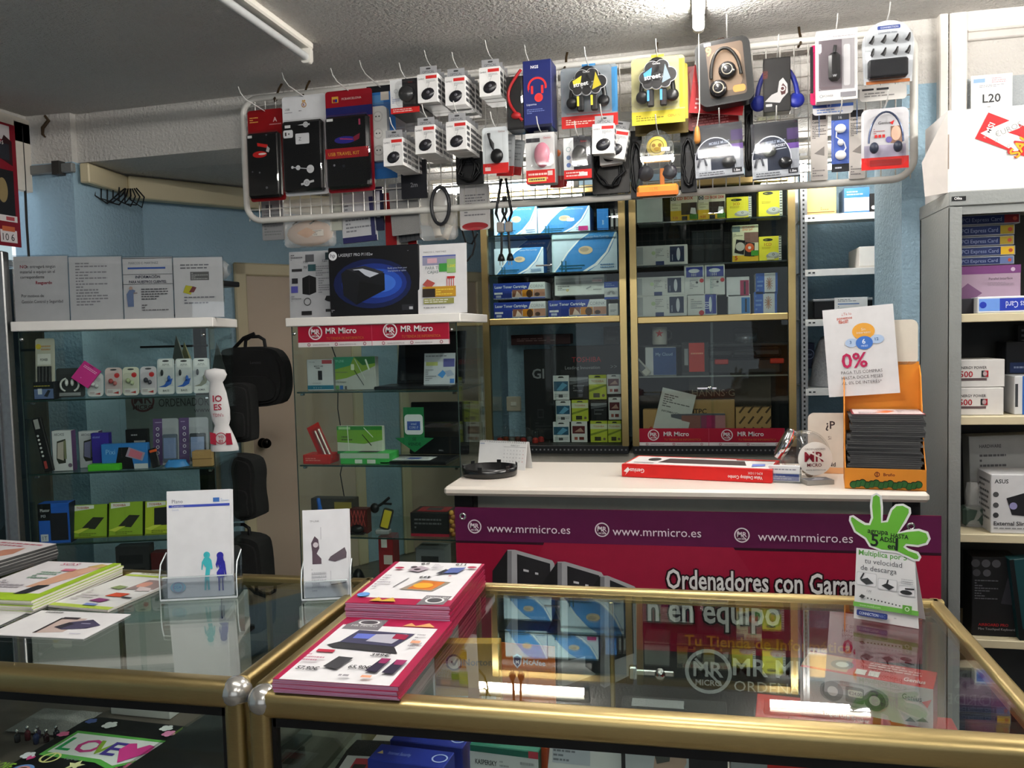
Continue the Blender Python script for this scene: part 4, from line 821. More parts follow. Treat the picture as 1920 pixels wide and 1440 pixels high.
def genius(t, w, h):
    m = MB(); m.rprism(-w/2, 0, w/2, h, 0, .004, .02, M('d2d0d4', .35)); m.front(-w/2, 0, w/2, h).art([('r', 0, 0, 1, .2, 'd0231f'), ('p', rrect(.18, .05, .85, .16, .02), '9c1a18'), ('r', .06, .2, .94, .4, 'a9a2b6'), ('t', 'Genius', .36, .74, .05, '2c2a2c', .26), ('p', [(.6, .76), (.7, .8), (.66, .72)], 'd02a26'), ('w', .26, .58, .5, .68, 3, 'b06a6a'), ('p', [(.62, .42), (.86, .42), (.84, .7), (.62, .7)], '8a6a5a'), ('e', .73, .58, .1, .12, 'd8b49c'), ('d', .58, .48, .05, '6a62a0'), ('r', .28, .52, .34, .57, 'c02a28'), ('r', .36, .52, .42, .57, 'c02a28'), ('r', .44, .52, .5, .57, 'c02a28')]); m.build('card', t)
    m = MB(); m.tube([(w*.36*cos(a), -.02, h*(.42+.5*sin(a))) for a in [pi*i/16 for i in range(17)]], .0035, M('4a5470', .2, .6), 8); m.build('headband', t)
    for s in (-1, 1): m = MB(); m.ell((s*w*.25, -.022, h*.34), (w*.1, .014, h*.095), M('2a3040', .35), 14, Matrix()); m.build('ear_cup', t)
    m = MB(); m.box(-w*.46, -.036, h*.04, w*.46, -.0006, h*.97, 'clear', .02); m.build('blister', t)
hung('headset_pack', 'headset pack with red foot and woman portrait at lower right of the grid', 'headset pack', (1615, 1704, 203, 317), .18, genius, None, 'the red footed headset pack')
# ---- goods hung on the rear of the grid and below the bar
def sheet(name, label, cat, px, dist, mat, art=(), tilt=0.0, d=.012, extra=None, rad=.004):
    def f(t, w, h):
        m = MB(); m.rprism(-w/2, 0, w/2, h, 0, d, rad, mat if isinstance(mat, str) and mat in SPECIAL else M(mat, .4)); m.front(-w/2, 0, w/2, h).art(art); m.build('pack', t)
        if extra: extra(t, w, h)
    return hung(name, label, cat, px, dist, f, tilt=tilt)
for nm, px in (('left of', (1520, 1552, 212, 338)), ('right of', (1592, 1622, 206, 335))):
    sheet('cable_pack', 'clear pack with white info card hanging just %s the blue cable reels' % nm, 'cable pack', px, .02, 'd0c9c2', [('r', .1, .9, .9, 1, '2c2c30'), ('e', .5, .93, .04, .3, '8aa0c8'), ('T', 'Cable', .1, .85, .03, '3a3a3c', .8), ('w', .1, .62, .9, .82, 8, '5a5654'), ('p', [(.2, .4), (.8, .5), (.8, .36)], '8a8480'), ('w', .1, .05, .9, .2, 4, '8a8482')])
def coil(r0, col, n=4, rad=.004):
    def f(t, w, h):
        for k in range(n):
            m = MB(); m.tube([(w*.1*random.uniform(-1, 1)+r0*w*cos(a), -.008-.006*k, h*.45+h*.36*sin(a)) for a in [2*pi*i/16 for i in range(16)]], rad, M(col, .35), 6, True); m.build('cable_coil', t)
    return f
sheet('cable_pack', 'pale grey card in a clear sleeve under the grid at far left', 'cable pack', (491, 531, 372, 450), -.03, '8e8f90', [('w', .1, .1, .9, .7, 9, '6c6d70'), ('r', .2, .75, .5, .85, '55565a')])
def tanbag(t, w, h):
    m = MB(); m.ell((0, .02, h*.28), (w*.49, .035, h*.27), M('c3a590', .6), 16); m.build('cable_roll', t)
    m = MB(); m.box(-w*.5, -.012, .0, w*.5, .05, h, 'film', .012); m.front(-w*.5, 0, w*.5, h, -.012).art([('r', .62, .2, .85, .33, 'd8d2c8'), ('w', .64, .21, .83, .32, 5, '6a6460')]); m.build('bag', t)
    for s in (-.2, .16): m = MB(); m.tube([(w*(s-.1), -.006, h*.46), (w*s, -.01, h*.52), (w*(s+.1), -.006, h*.6)], .003, M('2e2a28'), 6); m.build('twist_tie', t)
hung('cable_bag', 'clear bag of pale pink rolled cable hanging under the grid bar', 'cable bag', (532, 622, 372, 462), -.03, tanbag)
sheet('cable_pack', 'white instruction sheet in a clear bag with navy lower edge below the bar', 'cable pack', (642, 706, 362, 454), -.03, 'b9babc', [('r', .0, 0, 1, .12, '2c2c58'), ('w', .12, .2, .85, .8, 8, '77787c'), ('r', .85, .1, .97, .9, '33345a')], -3)
sheet('cable_pack', 'pale clear sleeve hanging under the third travel kit', 'cable pack', (618, 642, 362, 432), -.03, 'b3b5a8', [('w', .2, .2, .8, .8, 5, '9a9c94')])
sheet('cable_pack', 'slim navy pack hanging edge-on left of the red card', 'cable pack', (700, 718, 350, 432), -.03, '20223a', [('r', .3, .3, .7, .9, 'd8d8dc')])
sheet('cartridge_pack', 'red and white striped card hanging behind the grey pouches', 'cartridge pack', (722, 780, 360, 462), -.08, 'd0cabd', [('r', 0, 0, .36, 1, '9c1418'), ('r', .72, 0, 1, .6, '9c1418'), ('r', .36, .6, .72, 1, 'c9c09a')])
sheet('pouch', 'grey cloth pouch hanging below the bar in front of the red card', 'pouch', (734, 787, 342, 440), -.02, 'grey_fabric', [], -3)
sheet('pouch', 'darker grey ribbed pouch lowest behind the grey cloth pouch', 'pouch', (748, 790, 400, 452), -.05, '4a4b4e', [('r', .1+.2*i, .05, .14+.2*i, .95, '36373a') for i in range(5)], -6)
sheet('cable_pack', 'dark cable pack under the lower left mouse cartons', 'cable pack', (752, 800, 300, 372), .02, '1c1d22', [('C', '2m', .5, .3, .12, '77787c', .3)])
def whitecab(t, w, h):
    m = MB(); m.tube([(-w*.1, 0, h*.95), (-w*.12, .0, h*.4), (-w*.02, 0, h*.1), (w*.18, 0, h*.06), (w*.3, 0, h*.3)], .016, M('d8cfc0', .4), 10); m.build('cable', t)
    m = MB(); m.box(-w*.5, -.03, h*.02, w*.5, .03, h, 'film', .015); m.build('bag', t)
hung('cable_bag', 'thick cream cable folded in a clear bag below the bar', 'cable bag', (788, 856, 355, 452), -.03, whitecab)
def roundpk(t, w, h):
    m = MB(); m.tube([(w*.34*cos(a), -.012, h*.5+h*.42*sin(a)) for a in [2*pi*i/24 for i in range(24)]], .008, M('2a2a2e', .3), 8, True); m.build('headband', t)
    m = MB(); m.ell((0, .004, h*.52), (w*.3, .008, h*.38), M('c4c0ba', .2), 18); m.build('tray', t)
    m = MB(); m.box(-w*.5, -.03, 0, w*.5, .016, h, 'clear', .02); m.build('blister', t)
hung('headset_pack', 'clear pack with round black headband over a pale tray below the bar', 'headset pack', (803, 852, 345, 428), .0, roundpk)
sheet('headset_pack', 'rear of a white headset card with dark red curved foot below the bar', 'headset pack', (862, 918, 346, 431), .0, 'c9c6c4', [('e', .5, .08, .44, .09, 'a01a22'), ('w', .15, .3, .85, .8, 8, '77757a')], 0, .006, lambda t, w, h: part(t, 'blister', lambda m: m.box(-w*.5, -.02, 0, w*.5, -.001, h, 'clear', .02)), .012)
def cords(t, w, h):
    for s in (-1, 1):
        m = MB(); m.tube([(s*w*.12, 0, h), (s*w*.3, -.01, h*.75), (s*w*.42, -.012, h*.6), (s*w*.2, -.01, h*.47), (-s*w*.1, 0, h*.62), (-s*w*.05, .008, h*.8)], .006, M('0e0e10', .35), 8); m.tube([(s*w*.18, 0, h*.5), (s*w*.2, 0, h*.2), (s*w*.24, 0, h*.12)], .005, M('0e0e10', .35), 8); m.build('cord', t)
        m = MB(); m.lathe([(.0001, .03), (.008, .028), (.014, .012), (.016, 0), (.0001, -.002)], M('121214', .35), 12, Matrix.Translation((s*w*.24, 0, h*.05))); [m.tube([(s*w*.24+d, 0, h*.05), (s*w*.24+d, 0, h*.05-.018)], .002, 'chrome', 6) for d in (-.006, .006)]; m.build('plug', t)
        m = MB(); m.box(s*w*.22-.014, -.016, h*.38, s*w*.22+.014, .012, h*.5, M('9a938c', .2), .004); m.build('clear_cover', t)
hung('power_cord_pair', 'pair of black power cords with plugs hanging in front of the blue boxes', 'power cord', (929, 964, 335, 497), .0, cords)
for k, (px, lab) in enumerate((((985, 1030, 175, 345), 'behind the blue headphone box'), ((1110, 1180, 240, 362), 'between the loose mouse cartons and the bar'), ((1182, 1204, 245, 372), 'left of the orange footed pack'), ((1276, 1306, 240, 360), 'right of the orange footed pack'), ((1396, 1412, 190, 330), 'between the two square headset packs'), ((855, 905, 285, 345), 'under the lower right mouse cartons'))):
    sheet('cable_pack', 'dark coiled cable pack hung on the grid '+lab, 'cable pack', px, .045, '131315' if k != 1 else '2a2826', [('w', .2, .6, .8, .9, 4, '3c3c40')], 0, .02, coil(.34, '0c0c0e', 3, .005))
def loosecord(t, w, h):
    m = MB(); m.tube([(-w*.4, 0, h), (-w*.2, 0, h*.55), (w*.1, 0, h*.5), (w*.4, 0, h*.8)], .004, M('141416'), 6); m.tube([(w*.1, .005, h), (w*.25, .005, h*.5), (w*.1, .005, h*.2), (-w*.2, .005, 0)], .004, M('141416'), 6); m.build('cord', t)
hung('cable', 'loose black cable loops under the red footed card by the gold cabinet', 'cable', (862, 900, 425, 490), -.03, loosecord)
# ================================================================ GOODS IN THE GOLD CABINETS
def X(label, cat, px, d, col, art=(), back=.12, **k):
    zb = k.get('zb')
    if zb: k['zmax'] = min([q for q in ((1.563, 1.834, 2.047, 2.25) if px[1] < 1170 else (1.55, 1.85, 2.075, 2.25) if px[1] < 1500 else (1.51, 1.764, 2.036, 2.36)) if q > zb+.03])-.002
    return carton(k.pop('name', 'carton'), label, cat, FB, px, d, col, art, back, **k)
def toner(v=0): return [('p', [(0, 0), (.04, 0), (.12, .22), (.24, .52), (.42, .85), (.56, 1), (0, 1)], 'bcd3e6'), ('p', [(.56, 0), (.72, .18), (.88, .5), (.97, .85), (1, 1), (1, 0)], 'c3d6e8'), ('p', [(.04, 0), (.14, .22), (.26, .52), (.44, .85), (.58, 1), (.55, 1), (.4, .83), (.22, .5), (.11, .2), (.01, 0)], 'e4eef6'), ('p', [(.52, 0), (.7, .16), (.86, .48), (.96, .84), (1, 1), (.97, 1), (.93, .84), (.83, .5), (.66, .2), (.46, 0)], 'e4eef6'),
    ('e', .52, .56, .11, .11, 'cdb99a'), ('e', .5, .58, .07, .06, 'a89a88'), ('r', .12, .15, .5, .18, '14566e'), ('r', .1, .08, .46, .11, '14566e'), ('r', .14, .0, .16, .3, '14566e'), ('r', .2, 0, .22, .3, '14566e'), ('t', 'LaserJet Print Cartridge', .52, .88, .06, 'c4dcf0', .36), ('w', .74, .06, .95, .2, 2, '5a82b0')]
BL = '3f86cc'
TOP1, MID1, LOW1 = 2.055, 1.842, 1.60
X('light blue toner carton left of the pair on the top shelf', 'toner box', (926, 1007, 388, 437), .2, BL, toner(), .1, zb=TOP1, group='blue toner cartons')
X('light blue toner carton with a pink tab, right of the pair on the top shelf', 'toner box', (1008, 1106, 388, 433), .2, BL, toner()+[('r', .78, .05, .96, .22, 'b02a78')], .08, zb=TOP1, group='blue toner cartons')
X('small bright blue carton standing right of the blue toner cartons on the top shelf', 'carton', (1119, 1141, 391, 428), .1, '2f7fd0', [('T', 'toner', .6, .3, .12, 'b8d4f0', .4, 90), ('r', 0, .1, 1, .14, '1a4a86')], .12, zb=TOP1)
for k, (a, b) in enumerate(((1144, 1151), (1153, 1160))):
    X('small dark cartridge box, %s of two at the right end of the top shelf' % ('left' if k == 0 else 'right'), 'carton', (a, b, 392, 425), .1, '2a2c30', [('r', .2, .2, .8, .8, 'a9aaac')], .12, zb=TOP1)
X('long pale blue toner carton at the rear of the middle shelf', 'toner box', (929, 1036, 447, 512), .1, BL, toner(), .27, zb=MID1, group='blue toner cartons')
X('small blue toner carton at front left of the middle shelf', 'toner box', (927, 1019, 465, 513), .12, BL, toner(), .08, zb=MID1, group='blue toner cartons')
X('biggest blue toner carton, at the right of the middle shelf in the left gold cabinet', 'toner box', (1035, 1157, 434, 507), .14, BL, toner(), .08, zb=MID1, group='blue toner cartons')
def ltc(): return [('r', 0, .46, .72, 1, '27409c'), ('p', [(.66, .46), (.72, 1), (1, 1), (1, .46)], 'd9dce0'), ('T', 'Laser Toner Cartridge', .03, .68, .17, 'dfe4f0', .62), ('c', 'CORINK', .85, .66, .2, '8a8f9a', .26), ('r', 0, .06, .36, .5, '24388e'), ('r', .02, .3, .18, .42, 'd8dae0'), ('r', .05, .1, .15, .24, 'b8c0d8'), ('r', .37, .12, .55, .56, '8a5a48'), ('p', [(.42, .12), (.46, .5), (.52, .3), (.55, .12)], 'e0c8b8'), ('r', .56, .12, .77, .56, 'c8801e'), ('e', .7, .3, .06, .24, '4a2c10'), ('r', .78, .12, 1, .56, 'b0806a'), ('e', .85, .24, .05, .12, '3c2418'), ('r', .5, 0, 1, .06, '27409c'), ('w', .02, .0, .5, .07, 1, '6a7ab0')]
X('laser toner carton with three food photos, upper of the two stacked at left', 'toner box', (925, 1022, 530, 566), .2, 'd5d8de', ltc(), .1, zb=LOW1+.108, group='blue and white toner cartons')
X('laser toner carton with three food photos, lower of the two stacked at left', 'toner box', (926, 1023, 566, 601), .2, 'd5d8de', ltc(), .1, zb=LOW1, group='blue and white toner cartons')
X('laser toner carton with three food photos, under the grey and white carton', 'toner box', (1028, 1137, 562, 598), .2, 'd5d8de', ltc(), .1, zb=LOW1, group='blue and white toner cartons')
X('grey and white toner carton lying on a blue toner carton', 'toner box', (1040, 1133, 516, 563), .18, 'd6d7d8', [('r', .02, .55, 1, .86, '8a8c90'), ('p', [(.02, .86), (.78, .86), (.76, .72), (.02, .66)], 'a9abaf'), ('r', .76, .62, .96, .76, 'c9bcc0'), ('T', 'KYOCERA', .77, .66, .08, 'a03a48', .18), ('w', .06, .25, .3, .5, 3, '7a7c80'), ('o', .26, .26, .06, .03, 'd0b040'), ('w', .78, .22, .95, .3, 1, '6a6c70'), ('l', .64, .3, .74, .42, .06, '9a9ca0')], .12, zb=LOW1+.118)
def hpbox(): return [('r', 0, .66, 1, 1, '2448a0'), ('w', .1, .74, .9, .92, 2, '7a94cc'), ('r', 0, 0, 1, .14, '2448a0')]+[('l', .5+.1*cos(a), .3+.1*sin(a), .5+.3*cos(a), .3+.2*sin(a), .03, '6a6c74') for a in [pi*i/8 for i in range(9)]]
X('blue and white ink carton at the right end above the small white box', 'ink box', (1133, 1159, 528, 569), .12, 'd6d8dc', hpbox(), .1, zb=LOW1+.088)
X('small white carton in the lower right corner of the left gold cabinet upper half', 'carton', (1141, 1159, 569, 596), .12, 'c9cacc', [('w', .2, .3, .8, .5, 2, '55565a')], .1, zb=LOW1)
# ---- right cabinet, upper half
T2, M2, L2 = 2.083, 1.858, 1.588
X('plain white carton at the left of the top shelf in the right gold cabinet', 'carton', (1194, 1242, 372, 416), .2, 'c9cdc8', [], .1, zb=T2)
def cdbox(n): return [('r', 0, 0, 1, .45, 'd9b02a'), ('r', 0, .42, 1, .7, 'd4cfa8'), ('r', .02, .82, .2, .97, '2a2a2c'), ('o', .11, .895, .06, .02, 'd0d0d0'), ('T', n, .24, .84, .12, 'b82a2a', .7), ('w', .05, .5, .38, .72, 4, '8a866c'), ('r', .4, .25, .98, .72, '3a322c'), ('p', [(.72, .3), (.95, .24), (.92, .5), (.76, .52)], 'd8d8d4'), ('r', .7, .06, 1, .26, '4a7a2c'), ('T', '7.25' if n[-1] == 'X' else '9.50', .08, .1, .09, 'c05a1c', .34), ('r', .42, .04, .62, .2, '1a1a1c')]
X('printed carton marked CD box in red letters, on the top shelf', 'disc box', (1257, 1308, 367, 413), .16, 'cfc9b0', cdbox('CD BOX'), .09, zb=T2, group='red lettered disc boxes')
X('printed carton marked CD box 2x4 in red letters, on the top shelf', 'disc box', (1309, 1360, 365, 411), .16, 'cfc9b0', cdbox('CD BOX 2X4'), .09, zb=T2, group='red lettered disc boxes')
def ycd(n): return [('e', .4, .86, .22, .06, '1c2016'), ('w', .26, .84, .54, .88, 1, 'c8c85a'), ('C', n, .4, .62, .12, 'b86a1c', .55), ('w', .14, .48, .6, .58, 2, 'a8902a'), ('e', .62, .2, .3, .12, '9a9a94'), ('e', .64, .26, .24, .1, 'bcbcb8'), ('o', .64, .26, .05, .02, '5a5a58'), ('r', .88, 0, 1, 1, 'd9d9d4')]+[('r', .89, .05+.1*i, .99, .09+.1*i, '6a6c5a') for i in range(10)]
YL = 'e2d838'
X('yellow disc envelope box marked 2CD on the top shelf', 'disc box', (1362, 1409, 369, 409), .14, YL, ycd('2CD'), .09, zb=T2, group='yellow disc boxes')
X('yellow disc box at the far right of the top shelf under the grid bar', 'disc box', (1422, 1467, 355, 406), .14, YL, ycd(''), .09, zb=T2, group='yellow disc boxes')
X('yellow disc envelope box marked 1CD at the right of the middle shelf', 'disc box', (1423, 1465, 443, 486), .14, YL, ycd('1CD')+[('r', .35, .05, .68, .13, 'd8d4b0')], .09, zb=M2, group='yellow disc boxes')
X('tall disc case carton showing two discs, left of the yellow 1CD box', 'disc box', (1373, 1422, 422, 489), .14, 'd2cfae', [('r', 0, 0, 1, .18, 'd9b02a'), ('r', 0, .82, .3, .98, '6a7a7a'), ('T', 'ESTUCHES', .4, .92, .05, 'c8602a', .56), ('T', 'DVD 2x9', .4, .85, .05, 'c8602a', .54), ('r', .46, .52, 1, .8, '7a5a50'), ('p', [(.08, .26), (.44, .2), (.5, .58), (.16, .62)], '141214'), ('d', .3, .42, .12, 'b8b4a8'), ('p', [(.46, .16), (.84, .14), (.86, .5), (.5, .54)], '1c1214'), ('d', .66, .38, .12, 'c8582c'), ('d', .66, .38, .04, 'e0d8d0'), ('r', .72, .16, 1, .3, '3f8a2c'), ('T', '5', .1, .06, .12, 'c0381c'), ('w', .05, .66, .4, .78, 3, '7a7a6c')], .09, zb=M2)
for k, (a, b, t_) in enumerate(((1297, 1322, 432), (1321, 1356, 430), (1357, 1372, 434))):
    X('dark disc storage box in the middle of the middle shelf, %s of three' % ('left', 'centre', 'right')[k], 'disc box', (a, b, t_, 492), .14, '17191b', [('r', .1, .1, .9, .92, '24272a'), ('w', .2, .4, .8, .6, 3, '33373a')], .16, zb=M2, group='dark disc storage boxes')
def sams(): return [('r', .0, .06, .16, .94, 'a5a7a8'), ('w', .4, .35, .58, .85, 6, '8a8c8e'), ('d', .36, .62, .1, 'b4c49a'), ('r', .67, .14, .94, .92, '1f2c4c'), ('p', [(.83+.035*cos(a), .52+.33*sin(a)) for a in [2*pi*i/16 for i in range(16)]], 'c9ccd4'), ('T', 'SAMSUNG', .725, .2, .05, 'b8c0d0', 0, 90), ('r', .4, .0, .56, .2, '2c3a6c'), ('w', .62, .35, .65, .85, 6, '7a7c7e')]
X('long white toner carton with navy end alone on the middle shelf', 'toner box', (1190, 1289, 460, 500), .2, 'cfcfcc', sams(), .07, zb=M2, group='long white toner cartons')
X('long white toner carton with navy end, upper of the two on the lowest shelf', 'toner box', (1189, 1283, 519, 556), .2, 'cfcfcc', sams(), .07, zb=L2+.11, group='long white toner cartons')
X('long white toner carton with navy end, lower of the two on the lowest shelf', 'toner box', (1190, 1288, 554, 590), .2, 'cfcfcc', sams(), .07, zb=L2, group='long white toner cartons')
def b101(): return [('r', .1, .62, .94, .96, '2c3a94'), ('e', .5, .83, .28, .07, 'd5d9e4'), ('T', '101', .38, .655, .09, 'd0d4e8', .3), ('d', .88, .5, .07, 'c02a30'), ('w', .28, .22, .7, .55, 6, '8a8c90'), ('d', .64, .44, .04, '3a3c40')]
X('white toner carton marked 101, left of the upright pair', 'toner box', (1283, 1320, 497, 551), .15, 'd3d3d1', b101(), .08, zb=L2+.104, group='white 101 toner cartons')
X('white toner carton marked 101, right of the upright pair', 'toner box', (1321, 1359, 496, 550), .15, 'd3d3d1', b101(), .08, zb=L2+.104, group='white 101 toner cartons')
X('white toner carton marked 101 lying on its side under the upright pair', 'toner box', (1289, 1344, 551, 586), .15, 'd3d3d1', [('r', .6, .06, .98, .96, '2c3a94'), ('e', .78, .5, .05, .36, 'd5d9e4'), ('T', '101', .72, .3, .2, 'd0d4e8', 0, 90), ('d', .48, .12, .12, 'c02a30'), ('w', .12, .3, .5, .8, 5, '8a8c90')], .08, zb=L2, group='white 101 toner cartons')
X('white ink carton with a magenta label on top of the one with a blue label', 'ink box', (1362, 1405, 519, 553), .14, 'd0d0d2', [('r', .6, .04, .98, .82, '9a1f4a'), ('r', .76, .1, .84, .76, '1c1418')], .08, zb=L2+.092)
X('white ink carton with a blue label under the one with a magenta label', 'ink box', (1365, 1407, 552, 584), .14, 'd0d0d2', [('r', .6, .04, .98, .84, '2a72b4'), ('r', .76, .1, .84, .78, '141a24')], .08, zb=L2)
def hp2(): return [('r', 0, 0, .4, 1, '2a5cb4'), ('r', .9, 0, 1, 1, '2a5cb4')]+[('l', .62, .5, .62+.16*cos(a), .5+.3*sin(a), .03, 'b07a5a') for a in [pi*i/6 for i in range(12)]]+[('w', .06, .1, .34, .9, 4, '6a92d0')]
X('blue and white ink carton, upper of the two at the right end', 'ink box', (1417, 1458, 512, 548), .14, 'd4d4d6', hp2(), .08, zb=L2+.1, group='stacked blue and white ink cartons')
X('blue and white ink carton, lower of the two at the right end', 'ink box', (1414, 1457, 547, 583), .14, 'd4d4d6', hp2(), .08, zb=L2, group='stacked blue and white ink cartons')
# ---- left cabinet, lower half
B0 = .908
X('tall black carton with grey letters GI behind the memory cards', 'carton', (984, 1046, 655, 838), .08, '1a1b1e', [('T', 'GI', .24, .68, .11, '8a8c90', .5), ('r', .38, .24, .56, .34, '303236'), ('r', .4, .255, .54, .325, '1a1b1e'), ('w', .3, .1, .8, .2, 3, '2e3033')], .25, zb=B0)
X('black display carton with red brand lettering above the rows of memory cards', 'carton', (1036, 1167, 648, 838), .06, '0f1012', [('c', 'TOSHIBA', .5, .83, .055, 'b02428', .62), ('t', 'Leading Innovation', .19, .755, .036, '9a9c9e', .6), ('t', '>>', .84, .755, .045, '8a8c8e')], .2, zb=B0)
X('dark red flat carton lying across the rear of the left gold cabinet', 'carton', (958, 1070, 627, 646), .1, '3a1418', [('w', .1, .3, .9, .7, 2, '7a5a5a'), ('r', .6, .2, .66, .8, '5a2a2a')], .28)
X('dark carton at the upper right rear of the left gold cabinet lower half', 'carton', (1132, 1162, 612, 646), .1, '17181b', [('w', .2, .2, .9, .8, 3, '3a3c40')], .28)
def mcard(kind):
    if kind == 'g': return 'b4c03a', [('r', 0, .62, 1, .86, 'c9cfae'), ('c', 'TOSHIBA', .5, .7, .09, 'a83a2c', .8), ('p', [(0, .3), (.5, .42), (1, .55), (1, .62), (0, .4)], '7a8a2a'), ('r', .25, .08, .62, .26, '3a3a22'), ('d', .82, .16, .06, '6a5a4a')]
    if kind == 'b': return 'cfd1d2', [('r', .04, .36, .94, .76, '24506a'), ('p', [(.2, .4), (.6, .72), (.9, .6), (.5, .38)], '5a94b4'), ('w', .1, .06, .9, .26, 3, '8a8c8e'), ('r', .34, .1, .6, .22, '4a4a4c')]
    if kind == 'k': return '17181b', [('r', 0, .74, 1, .9, '8a8c90'), ('p', [(0, .7), (1, .84), (1, .72), (0, .6)], '5a5c60'), ('w', .2, .3, .8, .6, 3, '77797c')]
    return 'd1d1cf', [('r', .08, .42, .86, .78, '5a1c22'), ('p', [(.2, .5), (.6, .7), (.8, .5)], 'b08a7a'), ('r', .2, .12, .4, .26, 'a0564a'), ('r', .5, .12, .8, .26, '6a2a22')]
GRID = [((1037, 1067, 704, 750), 'b', 'top row'), ((1068, 1103, 703, 748), 'k', 'top row'), ((1104, 1137, 703, 749), 'g', 'top row'), ((1138, 1164, 702, 739), 'w', 'top row'), ((1042, 1070, 751, 791), 'b', 'middle row'), ((1072, 1103, 750, 790), 'g', 'middle row'), ((1108, 1138, 752, 789), 'k', 'middle row'), ((1141, 1165, 745, 787), 'w', 'middle row'), ((1037, 1068, 791, 836), 'b', 'bottom row'), ((1071, 1101, 790, 833), 'w', 'bottom row'), ((1107, 1139, 789, 835), 'g', 'bottom row'), ((1140, 1165, 789, 835), 'g', 'bottom row')]
cn = {'b': 'white and blue', 'k': 'black', 'g': 'lime green', 'w': 'white and maroon'}
od = ('first', 'second', 'third', 'fourth')
for i, (px, kd, row) in enumerate(GRID):
    col, art = mcard(kd)
    X('%s memory card pack, %s from the left in the %s' % (cn[kd], od[i % 4], row), 'memory card pack', px, .012, col, art+[('p', [(.3, .9), (.7, .9), (.62, .96), (.38, .96)], '1a1a1a')], .13, name='memory_card_pack', group='memory card packs in the left gold cabinet', zb=(B0 if i > 7 else None))
for i in range(8):
    a = 932+i*11; h = (818, 800, 806, 812, 815, 803, 808, 806)[i]; u0, u1, z0, z1 = FB.box(a, a+11, h, 836, .1+.05*(i % 2))
    mb = MB(); c = ('8a2a20', '7a3a22', '6a6a66', '5a3226', '8a2620', '55585a', 'a02a22', '9a2a26')[i]
    t = thing('sweet_jar', 'small clear tub of coloured bits, number %s in the row behind the desk calendar' % ('one', 'two', 'three', 'four', 'five', 'six', 'seven', 'eight')[i], 'jar', FB.at((u0+u1)/2, B0, .1+.05*(i % 2)), group='small clear tubs')
    mb.lathe([(.018, .002), (.018, .02+.004*(i % 3))], M(c, .5), 10); mb.ell((0, 0, .02), (.017, .017, .012), M(c, .5), 10); mb.build('contents', t)
    mb = MB(); mb.lathe([(.0001, .0005), (.019, .0005), (.019, z1-B0), (.016, z1-B0+.004), (.0001, z1-B0+.004)], 'clear', 12); mb.build('tub', t)
mb = MB(); u0, u1, z0, z1 = FB.box(952, 974, 745, 770, .47); t = thing('wall_socket', 'cream wall socket behind the left gold cabinet glass', 'socket', FB.at((u0+u1)/2, (z0+z1)/2, .485))
mb.box(-.045, -.012, -.045, .045, 0, .045, M('cfc4b2', .4), .006); mb.build('plate', t)
mb = MB(); mb.box(-.018, -.022, -.012, .018, -.01, .012, M('e8e2d6', .3), .003); mb.build('switch', t)
mb = MB(); u0, u1, z0, z1 = FB.box(962, 977, 784, 806, .3)
# ---- right cabinet, lower half
SH = onY(1300, 704, 4.6).z
t = thing('inner_shelf', 'dark glass shelf in the lower half of the right gold cabinet', 'shelf', FB.at(.09, SH-.008, .06)); mb = MB(); mb.box(-.40, 0, 0, .40, .3, .008, 'dimglass'); mb.build('glass', t); mb = MB(); mb.box(-.40, -.002, 0, .40, 0, .008, M('6a6c66', .2)); mb.build('edge', t)
X('blue and white network drive carton at left of the inner shelf', 'drive box', (1210, 1268, 651, 704), .1, 'c9cacc', [('r', .26, .02, 1, .98, '2c4a80'), ('t', 'My Cloud', .34, .7, .11, 'a9c0dc', .6)], .1, zb=SH)
t = thing('desk_phone', 'pale grey handheld device leaning on the blue network drive carton', 'phone', FB.at(FB.uz(1214, 690, .06)[0], SH+.012, .06), rot=(0, radians(-42), 0))
mb = MB(); mb.box(-.022, 0, -.01, .022, .024, .11, M('b9b6ac', .35), .008); mb.build('body', t); mb = MB(); mb.box(-.014, -.002, .03, .014, 0, .085, M('25262a', .2)); mb.build('screen', t)
X('black and red drive pack in a clear box on the inner shelf', 'drive box', (1278, 1329, 641, 698), .06, '1a1a1c', [('r', .27, .1, .84, .97, 'c4301e'), ('r', .1, .3, .24, .8, '8a8c8e'), ('w', .34, .6, .8, .7, 1, 'e08a6a'), ('r', 0, 0, 1, .08, '2a2a2c')], .09, zb=SH)
t = thing('tool_case', 'black tool case with two red latches on the inner shelf', 'tool case', FB.at(FB.uz(1395, 670, .1)[0], SH, .1))
mb = MB(); mb.box(-.19, 0, 0, .19, .16, .085, M('131315', .4), .012); mb.box(-.19, 0, .088, .19, .16, .14, M('151517', .4), .016); mb.build('shell', t)
for x in (-.15, .13): mb = MB(); mb.box(x, -.012, .055, x+.07, .0, .082, M('b8281c', .35), .004); mb.build('latch', t)
mb = MB(); mb.tube([(-.06, -.004, .1), (-.05, -.02, .125), (.05, -.02, .125), (.06, -.004, .1)], .008, M('1a1a1c'), 8); mb.build('handle', t)
def star(m, c, r, col, y): m.front(c[0]-r, c[1]-r, c[0]+r, c[1]+r, y).art([('p', [(.5+(.5 if i % 2 == 0 else .2)*sin(pi*i/5), .5+(.5 if i % 2 == 0 else .2)*cos(pi*i/5)) for i in range(10)], col)])
t = thing('mug', 'white mug with a red star on top of the goods behind the upper rail', 'mug', FB.at(FB.uz(1237, 630, .16)[0], onY(1237, 646, 4.69).z, .16))
mb = MB(); mb.lathe([(.0001, 0), (.038, 0), (.04, .004), (.04, .095), (.037, .095), (.036, .008), (.0001, .006)], M('bdb8b0', .3), 20); mb.build('cup', t)
mb = MB(); star(mb, (0, .06), .022, 'b8241c', -.041); mb.build('star_print', t)
